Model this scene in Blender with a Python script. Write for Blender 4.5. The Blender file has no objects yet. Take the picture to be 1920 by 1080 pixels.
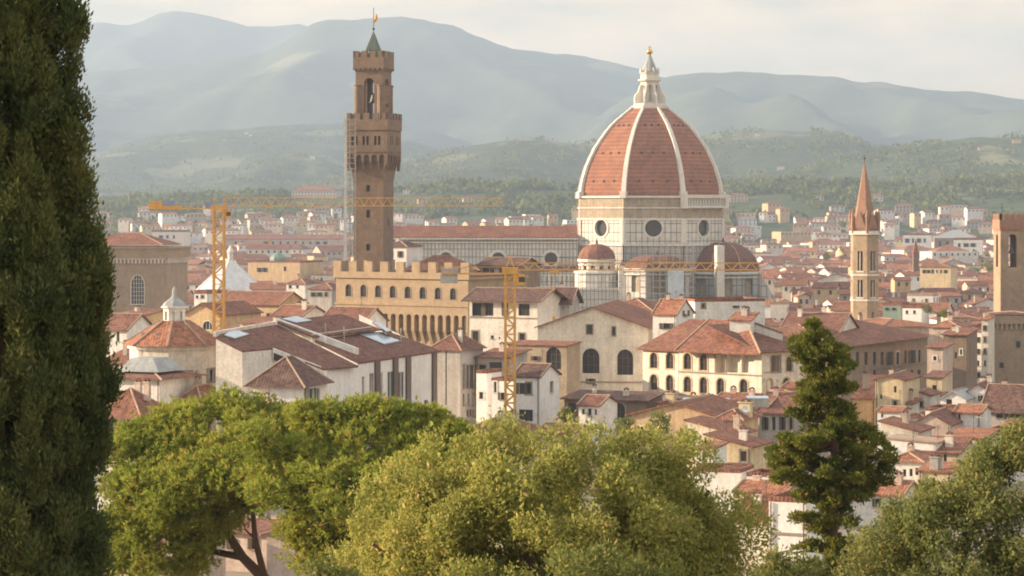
import bpy, bmesh, math, random
import numpy as np
from mathutils import Vector, Matrix, noise as mnoise

random.seed(7)
RNG = np.random.default_rng(7)
SC = bpy.context.scene
COL = SC.collection
R = math.radians

# ---------------------------------------------------------------- camera, sky, sun, exposure
F, HZ, H = 4830.0, 398.0, 50.0          # focal length in 1920-pixels, eye-level row, eye height (m)
cam_data = bpy.data.cameras.new("camera")
cam = bpy.data.objects.new("camera", cam_data)
COL.objects.link(cam)
cam.location = (0, 0, H)
cam.rotation_euler = (R(90), 0, 0)
cam_data.sensor_width = 36.0
cam_data.lens = 36.0 * F / 1920.0
cam_data.shift_y = -(540.0 - HZ) / 1920.0
cam_data.clip_start = 0.5
cam_data.clip_end = 60000.0
SC.camera = cam

SUN_AZ, SUN_EL = 82.0, 14.5             # degrees to the left of the viewing direction, above the horizon
sdir = Vector((-math.sin(R(SUN_AZ)) * math.cos(R(SUN_EL)), math.cos(R(SUN_AZ)) * math.cos(R(SUN_EL)), math.sin(R(SUN_EL))))
sun_data = bpy.data.lights.new("sun", 'SUN')
sun_data.energy = 5.0
sun_data.angle = R(0.5)
sun_data.color = (1.0, 0.775, 0.54)
sun = bpy.data.objects.new("sun", sun_data)
COL.objects.link(sun)
sun.location = (-400, 200, 600)
sun.rotation_euler = sdir.to_track_quat('Z', 'Y').to_euler()

world = bpy.data.worlds.new("World")
SC.world = world
world.use_nodes = True
wn, wl = world.node_tree.nodes, world.node_tree.links
wn.clear()
w_out = wn.new('ShaderNodeOutputWorld')
w_bg = wn.new('ShaderNodeBackground')
w_sky = wn.new('ShaderNodeTexSky')
w_sky.sky_type = 'NISHITA'
w_sky.sun_disc = False
w_sky.sun_elevation = R(SUN_EL)
w_sky.sun_rotation = R(-SUN_AZ)
w_sky.altitude = 90
w_sky.air_density = 1.0
w_sky.dust_density = 3.0
w_sky.ozone_density = 1.0
w_bg.inputs['Strength'].default_value = 0.05
# thin evening overcast: a pale veil over the sky with a few brighter and greyer streaks
w_tc = wn.new('ShaderNodeTexCoord')
w_map = wn.new('ShaderNodeMapping'); w_map.inputs['Scale'].default_value = (7.0, 7.0, 26.0)
w_noi = wn.new('ShaderNodeTexNoise'); w_noi.inputs['Scale'].default_value = 1.6; w_noi.inputs['Detail'].default_value = 5.0
w_noi.inputs['Roughness'].default_value = 0.55
w_ramp = wn.new('ShaderNodeValToRGB')
w_ramp.color_ramp.elements[0].position = 0.40; w_ramp.color_ramp.elements[0].color = (0.72, 0.79, 0.86, 1)
w_ramp.color_ramp.elements[1].position = 0.64; w_ramp.color_ramp.elements[1].color = (1.36, 1.28, 1.14, 1)
w_sep = wn.new('ShaderNodeSeparateXYZ')
w_hor = wn.new('ShaderNodeValToRGB')
w_hor.color_ramp.elements[0].position = 0.03; w_hor.color_ramp.elements[0].color = (8.2, 5.45, 2.1, 1)
w_hor.color_ramp.elements[1].position = 0.22; w_hor.color_ramp.elements[1].color = (8.3, 8.1, 8.0, 1)
w_cl = wn.new('ShaderNodeMixRGB'); w_cl.blend_type = 'MULTIPLY'; w_cl.inputs['Fac'].default_value = 1.0
w_mix = wn.new('ShaderNodeMixRGB'); w_mix.inputs['Fac'].default_value = 0.9
wl.new(w_tc.outputs['Generated'], w_sep.inputs[0])
wl.new(w_sep.outputs['Z'], w_hor.inputs['Fac'])
wl.new(w_tc.outputs['Generated'], w_map.inputs['Vector'])
wl.new(w_map.outputs['Vector'], w_noi.inputs['Vector'])
wl.new(w_noi.outputs['Fac'], w_ramp.inputs['Fac'])
wl.new(w_sky.outputs['Color'], w_mix.inputs['Color1'])
wl.new(w_hor.outputs['Color'], w_cl.inputs['Color1'])
wl.new(w_ramp.outputs['Color'], w_cl.inputs['Color2'])
wl.new(w_cl.outputs['Color'], w_mix.inputs['Color2'])
wl.new(w_mix.outputs['Color'], w_bg.inputs['Color'])
wl.new(w_bg.outputs['Background'], w_out.inputs['Surface'])

SC.view_settings.view_transform = 'Standard'
SC.view_settings.look = 'None'
SC.view_settings.exposure = 1.55
SC.view_settings.gamma = 1.0
SC.render.engine = 'CYCLES'
SC.cycles.max_bounces = 6
SC.cycles.diffuse_bounces = 3
SC.cycles.transmission_bounces = 3
SC.cycles.volume_bounces = 1
SC.cycles.transparent_max_bounces = 4
SC.cycles.use_denoising = True
SC.cycles.use_adaptive_sampling = True
SC.cycles.adaptive_threshold = 0.015
SC.cycles.caustics_reflective = False
SC.cycles.caustics_refractive = False
SC.cycles.filter_width = 1.9

# ---------------------------------------------------------------- photo geometry helpers (photo pixel + distance -> place)
def X(px, d): return (px - 960.0) * d / F
def Z(py, d): return H - (py - HZ) * d / F
def P(px, py, d): return Vector((X(px, d), d, Z(py, d)))

def smooth(t):
    t = max(0.0, min(1.0, t)); return t * t * (3 - 2 * t)

SLOPE = [(3, 40), (250, 14), (330, 13), (405, 12), (480, 0)]        # garden hillside, a shelf of houses, then the plain
def ground_z(y):
    if y < 1.6: return 48.3
    if y < 3.0: return 48.3 - 8.3 * (y - 1.6) / 1.4
    for (a, za), (b, zb) in zip(SLOPE, SLOPE[1:]):
        if y <= b: return za + (zb - za) * (y - a) / (b - a)
    return 0.0

class Plane3:
    def __init__(s, a, b, c):
        s.n = (b - a).cross(c - a).normalized(); s.a = a
    def at(s, px, py):
        d = Vector(((px - 960) / F, 1.0, -(py - HZ) / F)); o = Vector((0, 0, H))
        return o + d * ((s.a - o).dot(s.n) / d.dot(s.n))

# ---------------------------------------------------------------- mesh builder
class MB:
    def __init__(s): s.v = []; s.f = []
    def add(s, vs, fs):
        n = len(s.v); s.v += [tuple(p) for p in vs]; s.f += [tuple(i + n for i in f) for f in fs]
    def hexa(s, p):                                    # 4 bottom, 4 top points
        s.add(p, [(3, 2, 1, 0), (4, 5, 6, 7), (0, 1, 5, 4), (1, 2, 6, 5), (2, 3, 7, 6), (3, 0, 4, 7)])
    def box(s, x0, x1, y0, y1, z0, z1):
        s.hexa([(x0, y0, z0), (x1, y0, z0), (x1, y1, z0), (x0, y1, z0), (x0, y0, z1), (x1, y0, z1), (x1, y1, z1), (x0, y1, z1)])
    def prism(s, poly, off):                           # polygon of 3-D points, extruded by a vector
        n = len(poly); off = Vector(off); p = [Vector(q) for q in poly]
        s.add(p + [q + off for q in p], [tuple(range(n))[::-1], tuple(range(n, 2 * n))] + [(i, (i + 1) % n, n + (i + 1) % n, n + i) for i in range(n)])
    def zprism(s, xy, z0, z1): s.prism([(x, y, z0) for x, y in xy], (0, 0, z1 - z0))
    def frustum(s, xy0, z0, xy1, z1):
        n = len(xy0)
        s.add([(x, y, z0) for x, y in xy0] + [(x, y, z1) for x, y in xy1],
              [tuple(range(n))[::-1], tuple(range(n, 2 * n))] + [(i, (i + 1) % n, n + (i + 1) % n, n + i) for i in range(n)])
    def slab(s, poly, t=0.22): s.prism([Vector(q) - Vector((0, 0, t)) for q in poly], (0, 0, t))
    def tube(s, p, q, r0, r1=None, n=6):
        p, q = Vector(p), Vector(q); r1 = r0 if r1 is None else r1
        d = (q - p)
        if d.length < 1e-6: return
        d.normalize(); a = d.orthogonal().normalized(); b = d.cross(a)
        c = [(math.cos(2 * math.pi * i / n), math.sin(2 * math.pi * i / n)) for i in range(n)]
        s.add([p + (a * x + b * y) * r0 for x, y in c] + [q + (a * x + b * y) * r1 for x, y in c],
              [tuple(range(n))[::-1], tuple(range(n, 2 * n))] + [(i, (i + 1) % n, n + (i + 1) % n, n + i) for i in range(n)])
    def path(s, pts, radii, n=6):
        for i in range(len(pts) - 1): s.tube(pts[i], pts[i + 1], radii[i], radii[i + 1], n)
    def bar(s, p, q, w): s.tube(p, q, w * 0.62, n=4)
    def lathe(s, prof, n=16, c=(0, 0), a0=0.0, a1=2 * math.pi):
        full = abs(a1 - a0 - 2 * math.pi) < 1e-6; m = n if full else n + 1
        k = len(s.v)
        for r, z in prof:
            for i in range(m):
                a = a0 + (a1 - a0) * i / n
                s.v.append((c[0] + r * math.cos(a), c[1] + r * math.sin(a), z))
        for j in range(len(prof) - 1):
            for i in range(n):
                i2 = (i + 1) % m
                s.f.append((k + j * m + i, k + j * m + i2, k + (j + 1) * m + i2, k + (j + 1) * m + i))
        if full: s.f.append(tuple(k + (len(prof) - 1) * m + i for i in range(m)))
    def wall(s, o, e, nrm, L, z0, z1, holes=(), rev=0.3):
        """A wall face from point o along unit e (2-D), from z0 to z1, with openings (s0, s1, h0, h1, arch) cut through and reveals going in along -nrm."""
        o = Vector((o[0], o[1], 0)); e = Vector((e[0], e[1], 0)); nn = Vector((nrm[0], nrm[1], 0))
        pt = lambda u, z, dp=0.0: tuple(o + e * u + Vector((0, 0, z)) - nn * dp)
        hs = [(max(0.02, a), min(L - 0.02, b), max(z0 + .02, c), min(z1 - 0.02, d), ar) for a, b, c, d, ar in holes]
        us = sorted({0.0, L, *[h[0] for h in hs], *[h[1] for h in hs]}); zs = sorted({z0, z1, *[h[2] for h in hs], *[h[3] for h in hs]})
        for i in range(len(us) - 1):
            for j in range(len(zs) - 1):
                cu, cz = (us[i] + us[i + 1]) / 2, (zs[j] + zs[j + 1]) / 2
                if any(h[0] < cu < h[1] and h[2] < cz < h[3] for h in hs): continue
                s.add([pt(us[i], zs[j]), pt(us[i + 1], zs[j]), pt(us[i + 1], zs[j + 1]), pt(us[i], zs[j + 1])], [(0, 1, 2, 3)])
        for a, b, c, d, ar in hs:
            if ar:
                r = (b - a) / 2; hr = min(r * ar, d - c - 0.05); m = (a + b) / 2; k = 8
                arc = [(m - r * math.cos(math.pi * i / k), d - hr + hr * math.sin(math.pi * i / k)) for i in range(k + 1)]
                h2 = k // 2
                s.add([pt(*q) for q in arc[:h2 + 1]] + [pt(a, d)], [tuple(range(h2 + 2))])
                s.add([pt(*q) for q in arc[h2:]] + [pt(b, d)], [tuple(range(len(arc[h2:]) + 1))])
                line = [(b, c), *arc[::-1], (a, c)]
                line = [(a, c)] + arc + [(b, c)]
            else: line = [(a, c), (a, d), (b, d), (b, c)]
            for q in range(len(line)):
                p0, p1 = line[q], line[(q + 1) % len(line)]
                s.add([pt(*p0), pt(*p1), pt(p1[0], p1[1], rev), pt(p0[0], p0[1], rev)], [(0, 1, 2, 3)])
    def build(s, name, m, parent=None, loc=None, rotz=None, smooth=False):
        me = bpy.data.meshes.new(name)
        me.from_pydata(s.v, [], s.f); me.update()
        if smooth: me.shade_smooth()
        if m is not None: me.materials.append(m)
        o = bpy.data.objects.new(name, me); COL.objects.link(o)
        if parent is not None: o.parent = parent
        if loc is not None: o.location = loc
        if rotz is not None: o.rotation_euler = (0, 0, rotz)
        return o

def ngon(r, n, a0): return [(r * math.cos(a0 + 2 * math.pi * i / n), r * math.sin(a0 + 2 * math.pi * i / n)) for i in range(n)]

def tag(o, label=None, cat=None, group=None, kind=None):
    if label: o['label'] = label
    if cat: o['category'] = cat
    if group: o['group'] = group
    if kind: o['kind'] = kind
    return o

def thing(name, label, cat, loc=(0, 0, 0), rotz=0.0, group=None):
    o = bpy.data.objects.new(name, None); COL.objects.link(o)
    o.empty_display_size = 0.5
    o.location = loc; o.rotation_euler = (0, 0, rotz)
    return tag(o, label, cat, group)

# ---------------------------------------------------------------- materials
def _nodes(name):
    m = bpy.data.materials.new(name); m.use_nodes = True
    nt = m.node_tree; nt.nodes.clear()
    out = nt.nodes.new('ShaderNodeOutputMaterial')
    return m, nt, out

def rgba(c): return (c[0], c[1], c[2], 1.0)

def noise_node(nt, vec, scale, detail=4.0, rough=0.6):
    n = nt.nodes.new('ShaderNodeTexNoise'); n.inputs['Scale'].default_value = scale
    n.inputs['Detail'].default_value = detail; n.inputs['Roughness'].default_value = rough
    nt.links.new(vec, n.inputs['Vector']); return n

def ramp(nt, fac, a, b, ca, cb):
    r = nt.nodes.new('ShaderNodeValToRGB')
    r.color_ramp.elements[0].position = a; r.color_ramp.elements[0].color = ca
    r.color_ramp.elements[1].position = b; r.color_ramp.elements[1].color = cb
    nt.links.new(fac, r.inputs['Fac']); return r

def mixc(nt, fac, c1, c2, mode='MIX'):
    x = nt.nodes.new('ShaderNodeMixRGB'); x.blend_type = mode
    for s, v in (('Fac', fac), ('Color1', c1), ('Color2', c2)):
        if isinstance(v, (int, float)): x.inputs[s].default_value = v
        elif isinstance(v, tuple): x.inputs[s].default_value = v
        else: nt.links.new(v, x.inputs[s])
    return x

W4 = (1, 1, 1, 1)
def surf(name, c, c2=None, rough=0.9, big=0.33, fine=2.2, streak=0.75, bump=0.15, metal=0.0, amount=0.45):
    """Weathered plaster, stone or brick: large blotches, fine grain and vertical runs of rain dirt."""
    m, nt, out = _nodes(name)
    b = nt.nodes.new('ShaderNodeBsdfPrincipled'); tc = nt.nodes.new('ShaderNodeTexCoord')
    v = tc.outputs['Object']
    if c2 is None: c2 = tuple(x * 0.66 for x in c)
    n1 = noise_node(nt, v, big, 6.0, 0.65)
    r1 = ramp(nt, n1.outputs['Fac'], 0.38, 0.68, rgba(c), rgba(c2))
    base = mixc(nt, amount * 1.6 if amount < .6 else 1.0, rgba(c), r1.outputs['Color'])
    n2 = noise_node(nt, v, fine, 4.0, 0.7)
    r2 = ramp(nt, n2.outputs['Fac'], 0.3, 0.7, (1 - amount * .7, 1 - amount * .7, 1 - amount * .7, 1), (1.1, 1.1, 1.1, 1))
    base2 = mixc(nt, 0.8, base.outputs['Color'], r2.outputs['Color'], 'MULTIPLY')
    mp = nt.nodes.new('ShaderNodeMapping'); mp.inputs['Scale'].default_value = (1.2, 1.2, 0.09)
    nt.links.new(v, mp.inputs['Vector'])
    n3 = noise_node(nt, mp.outputs['Vector'], 1.0, 5.0, 0.6)
    r3 = ramp(nt, n3.outputs['Fac'], 0.36, 0.6, (0.72, 0.69, 0.66, 1), W4)
    base3 = mixc(nt, streak, base2.outputs['Color'], r3.outputs['Color'], 'MULTIPLY')
    nt.links.new(base3.outputs['Color'], b.inputs['Base Color'])
    b.inputs['Roughness'].default_value = rough; b.inputs['Metallic'].default_value = metal
    if bump:
        bp = nt.nodes.new('ShaderNodeBump'); bp.inputs['Strength'].default_value = bump; bp.inputs['Distance'].default_value = 0.1
        nt.links.new(n2.outputs['Fac'], bp.inputs['Height']); nt.links.new(bp.outputs['Normal'], b.inputs['Normal'])
    nt.links.new(b.outputs['BSDF'], out.inputs['Surface'])
    return m

def plain(name, c, rough=0.6, metal=0.0, spec=0.5):
    m, nt, out = _nodes(name); b = nt.nodes.new('ShaderNodeBsdfPrincipled')
    tc = nt.nodes.new('ShaderNodeTexCoord'); n = noise_node(nt, tc.outputs['Object'], 0.9, 3.0)
    r = ramp(nt, n.outputs['Fac'], 0.3, 0.7, rgba(tuple(x * 0.8 for x in c)), rgba(tuple(min(1, x * 1.12) for x in c)))
    nt.links.new(r.outputs['Color'], b.inputs['Base Color'])
    b.inputs['Roughness'].default_value = rough; b.inputs['Metallic'].default_value = metal
    b.inputs['Specular IOR Level'].default_value = spec
    nt.links.new(b.outputs['BSDF'], out.inputs['Surface']); return m

def tiles(name, c, c2, c3, per=0.42, speck=0.85, courses=0.0):
    """Clay pantiles: each tile its own tone, old patches, and the ribs of the rows as bump."""
    m, nt, out = _nodes(name); b = nt.nodes.new('ShaderNodeBsdfPrincipled'); tc = nt.nodes.new('ShaderNodeTexCoord')
    v = tc.outputs['Object']
    n1 = noise_node(nt, v, 0.16, 6.0, 0.7); r1 = ramp(nt, n1.outputs['Fac'], 0.36, 0.66, rgba(c), rgba(c2))
    mp = nt.nodes.new('ShaderNodeMapping'); mp.inputs['Scale'].default_value = (2.4, 2.4, 2.4); nt.links.new(v, mp.inputs['Vector'])
    vo = nt.nodes.new('ShaderNodeTexVoronoi'); vo.inputs['Scale'].default_value = 1.0; nt.links.new(mp.outputs['Vector'], vo.inputs['Vector'])
    sp = nt.nodes.new('ShaderNodeSeparateColor'); nt.links.new(vo.outputs['Color'], sp.inputs['Color'])
    r2 = ramp(nt, sp.outputs[0], 0.0, 1.0, (0.48, 0.47, 0.48, 1), (1.3, 1.24, 1.16, 1))
    a = mixc(nt, speck, r1.outputs['Color'], r2.outputs['Color'], 'MULTIPLY')
    if courses:
        w2 = nt.nodes.new('ShaderNodeTexWave'); w2.bands_direction = 'Z'; w2.inputs['Scale'].default_value = 0.314 / courses; w2.inputs['Distortion'].default_value = 1.5; w2.inputs['Detail'].default_value = 3.0
        nt.links.new(v, w2.inputs['Vector']); rw = ramp(nt, w2.outputs['Fac'], 0.0, 0.8, (0.74, 0.72, 0.72, 1), (1.08, 1.06, 1.04, 1)); a = mixc(nt, 0.8, a.outputs['Color'], rw.outputs['Color'], 'MULTIPLY')
    n4 = noise_node(nt, v, 0.55, 5.0, 0.7); r4 = ramp(nt, n4.outputs['Fac'], 0.56, 0.72, (0, 0, 0, 1), W4)
    a2 = mixc(nt, r4.outputs['Color'], a.outputs['Color'], rgba(c3))
    nt.links.new(a2.outputs['Color'], b.inputs['Base Color']); b.inputs['Roughness'].default_value = 0.9
    b.inputs['Specular IOR Level'].default_value = 0.2
    wv = nt.nodes.new('ShaderNodeTexWave'); wv.inputs['Scale'].default_value = 0.314 / per * 1.0; wv.inputs['Distortion'].default_value = 0.6
    nt.links.new(v, wv.inputs['Vector'])
    bp = nt.nodes.new('ShaderNodeBump'); bp.inputs['Strength'].default_value = 0.35; bp.inputs['Distance'].default_value = 0.08
    nt.links.new(wv.outputs['Fac'], bp.inputs['Height']); nt.links.new(bp.outputs['Normal'], b.inputs['Normal'])
    nt.links.new(b.outputs['BSDF'], out.inputs['Surface']); return m

def marble(name, white=(0.67, 0.635, 0.575), line=(0.16, 0.175, 0.16), bw=2.3, bh=3.5, mortar=0.17):
    """White marble panels framed by dark green bands (laid out in the wall's own x and z)."""
    m, nt, out = _nodes(name); b = nt.nodes.new('ShaderNodeBsdfPrincipled'); tc = nt.nodes.new('ShaderNodeTexCoord')
    sx = nt.nodes.new('ShaderNodeSeparateXYZ'); cx = nt.nodes.new('ShaderNodeCombineXYZ')
    nt.links.new(tc.outputs['Object'], sx.inputs[0]); nt.links.new(sx.outputs['X'], cx.inputs['X']); nt.links.new(sx.outputs['Z'], cx.inputs['Y'])
    br = nt.nodes.new('ShaderNodeTexBrick'); br.offset = 0.0
    br.inputs['Color1'].default_value = rgba(white); br.inputs['Color2'].default_value = rgba(tuple(x * 0.86 for x in white))
    br.inputs['Mortar'].default_value = rgba(line); br.inputs['Scale'].default_value = 1.0
    br.inputs['Mortar Size'].default_value = mortar; br.inputs['Mortar Smooth'].default_value = 0.15
    br.inputs['Brick Width'].default_value = bw; br.inputs['Row Height'].default_value = bh
    nt.links.new(cx.outputs[0], br.inputs['Vector'])
    n = noise_node(nt, tc.outputs['Object'], 0.35, 5.0, 0.65); r = ramp(nt, n.outputs['Fac'], 0.35, 0.65, (0.72, 0.68, 0.62, 1), W4)
    a = mixc(nt, 0.7, br.outputs['Color'], r.outputs['Color'], 'MULTIPLY')
    nt.links.new(a.outputs['Color'], b.inputs['Base Color']); b.inputs['Roughness'].default_value = 0.7
    nt.links.new(b.outputs['BSDF'], out.inputs['Surface']); return m

def leaf(name, c, c2, c3=None, trans=0.35, scale=0.6):
    m, nt, out = _nodes(name); tc = nt.nodes.new('ShaderNodeTexCoord')
    g = nt.nodes.new('ShaderNodeNewGeometry')
    n = noise_node(nt, tc.outputs['Object'], scale, 3.0)
    r = ramp(nt, n.outputs['Fac'], 0.35, 0.65, rgba(c), rgba(c2))
    rr = ramp(nt, g.outputs['Random Per Island'], 0.0, 1.0, (0.65, 0.68, 0.6, 1), (1.3, 1.25, 1.2, 1))
    a = mixc(nt, 0.8, r.outputs['Color'], rr.outputs['Color'], 'MULTIPLY')
    if c3:
        k = nt.nodes.new('ShaderNodeMath'); k.operation = 'GREATER_THAN'; k.inputs[1].default_value = 0.93
        nt.links.new(g.outputs['Random Per Island'], k.inputs[0])
        a = mixc(nt, k.outputs[0], a.outputs['Color'], rgba(c3))
    d = nt.nodes.new('ShaderNodeBsdfDiffuse'); t = nt.nodes.new('ShaderNodeBsdfTranslucent')
    nt.links.new(a.outputs['Color'], d.inputs['Color'])
    tr = mixc(nt, 1.0, a.outputs['Color'], (trans * 1.9, trans * 1.9, trans * 1.7, 1), 'MULTIPLY'); nt.links.new(tr.outputs['Color'], t.inputs['Color'])
    mx = nt.nodes.new('ShaderNodeAddShader')
    nt.links.new(d.outputs[0], mx.inputs[0]); nt.links.new(t.outputs[0], mx.inputs[1])
    nt.links.new(mx.outputs[0], out.inputs['Surface']); return m

M = {}
M['cream'] = surf('cream_plaster', (0.79, 0.715, 0.60), streak=0.55)
M['pale'] = surf('pale_plaster', (0.80, 0.745, 0.665), streak=0.5)
M['white'] = surf('white_plaster', (0.84, 0.81, 0.76), streak=0.5)
M['greywhite'] = surf('grey_white_plaster', (0.86, 0.83, 0.79), streak=0.3, amount=.3)
M['ochre'] = surf('ochre_plaster', (0.64, 0.46, 0.27))
M['yellow'] = surf('yellow_plaster', (0.72, 0.58, 0.36))
M['pink'] = surf('pink_plaster', (0.66, 0.52, 0.43))
M['beige'] = surf('beige_plaster', (0.54, 0.45, 0.36))
M['grey'] = surf('grey_render', (0.50, 0.46, 0.42))
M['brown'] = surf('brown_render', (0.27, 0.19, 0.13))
M['stone'] = surf('brown_sandstone', (0.37, 0.27, 0.18), fine=1.2, amount=0.42, bump=0.4, streak=0.25)
M['towerstone'] = surf('tower_sandstone', (0.235, 0.16, 0.11), fine=1.0, amount=0.42, bump=0.4, streak=0.25)
M['ashlar'] = surf('ochre_ashlar', (0.385, 0.28, 0.175), fine=1.1, amount=0.4, bump=0.4, streak=0.2)
M['rubble'] = surf('rubble_stone', (0.43, 0.34, 0.24), (0.25, 0.19, 0.14), fine=1.8, amount=0.5, bump=0.6, streak=0.2)
M['trim'] = surf('stone_trim', (0.33, 0.27, 0.21), streak=0.2)
M['marblewhite'] = surf('white_marble', (0.74, 0.70, 0.63), (0.56, 0.53, 0.47), streak=0.3)
M['marble'] = marble('panelled_marble')
M['marble_fine'] = marble('fine_panelled_marble', (0.64, 0.62, 0.57), (0.24, 0.25, 0.235), 1.5, 3.2, 0.2)
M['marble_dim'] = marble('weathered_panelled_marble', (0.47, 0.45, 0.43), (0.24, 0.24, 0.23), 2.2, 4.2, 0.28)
M['rawdrum'] = surf('raw_drum_masonry', (0.44, 0.36, 0.26), fine=0.9, amount=0.45, bump=0.4)
M['dometile'] = tiles('dome_brick_tile', (0.325, 0.15, 0.09), (0.22, 0.10, 0.068), (0.26, 0.15, 0.11), 0.6, 0.35, 1.6)
M['brick'] = surf('weathered_brick', (0.36, 0.20, 0.13), (0.25, 0.15, 0.11), fine=1.5, streak=0.3)
M['tile_tribune'] = tiles('tribune_roof_tile', (0.20, 0.095, 0.065), (0.15, 0.08, 0.06), (0.21, 0.12, 0.09))
M['tile'] = tiles('clay_roof_tile', (0.27, 0.122, 0.078), (0.17, 0.08, 0.06), (0.25, 0.16, 0.115))
M['tile_old'] = tiles('old_brown_roof_tile', (0.21, 0.102, 0.075), (0.155, 0.078, 0.062), (0.22, 0.14, 0.108))
M['tile_new'] = tiles('new_orange_roof_tile', (0.35, 0.16, 0.095), (0.26, 0.112, 0.072), (0.30, 0.18, 0.125))
M['tile_dark'] = tiles('dark_roof_tile', (0.15, 0.085, 0.07), (0.11, 0.07, 0.06), (0.17, 0.115, 0.09))
M['ridge'] = surf('pale_ridge_tile', (0.46, 0.32, 0.22), fine=2.0)  # a paler tone than the clay roof tiles
M['copper'] = surf('green_copper', (0.085, 0.125, 0.10), (0.05, 0.07, 0.06), rough=0.6)
M['copper_pale'] = surf('pale_green_copper', (0.22, 0.31, 0.26), (0.15, 0.2, 0.17), rough=0.6)
M['slate'] = surf('lead_grey_roof', (0.36, 0.38, 0.38), rough=0.5)
M['gold'] = plain('gilt_copper', (0.75, 0.42, 0.10), 0.3, 1.0)
M['iron'] = plain('dark_iron', (0.05, 0.045, 0.04), 0.5)
M['glass'] = plain('dark_window_glass', (0.045, 0.042, 0.045), 0.18)
M['glassblue'] = plain('skylight_glass', (0.35, 0.42, 0.47), 0.08, 0.0, 0.9)
M['shutter'] = surf('brown_louvre', (0.13, 0.095, 0.07), fine=8)
M['shutter_green'] = surf('green_louvre', (0.07, 0.10, 0.07), fine=8)
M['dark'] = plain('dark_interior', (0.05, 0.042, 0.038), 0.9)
M['crane'] = plain('crane_yellow_paint', (0.62, 0.33, 0.06), 0.5)
M['concrete'] = surf('pale_concrete', (0.50, 0.48, 0.45))
M['sheet'] = surf('white_sheeting', (0.70, 0.70, 0.70), streak=0.15)
M['bluesheet'] = surf('pale_blue_sheeting', (0.55, 0.62, 0.68), streak=0.15)
M['steel'] = plain('scaffold_steel', (0.42, 0.40, 0.38), 0.45, 0.6)
M['pipe'] = plain('brown_downpipe', (0.10, 0.065, 0.05), 0.5)
M['bark'] = surf('tree_bark', (0.16, 0.095, 0.06), (0.08, 0.05, 0.035), fine=9, bump=0.6)
M['mirror_white'] = plain('satellite_dish_paint', (0.7, 0.7, 0.7), 0.4)

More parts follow.
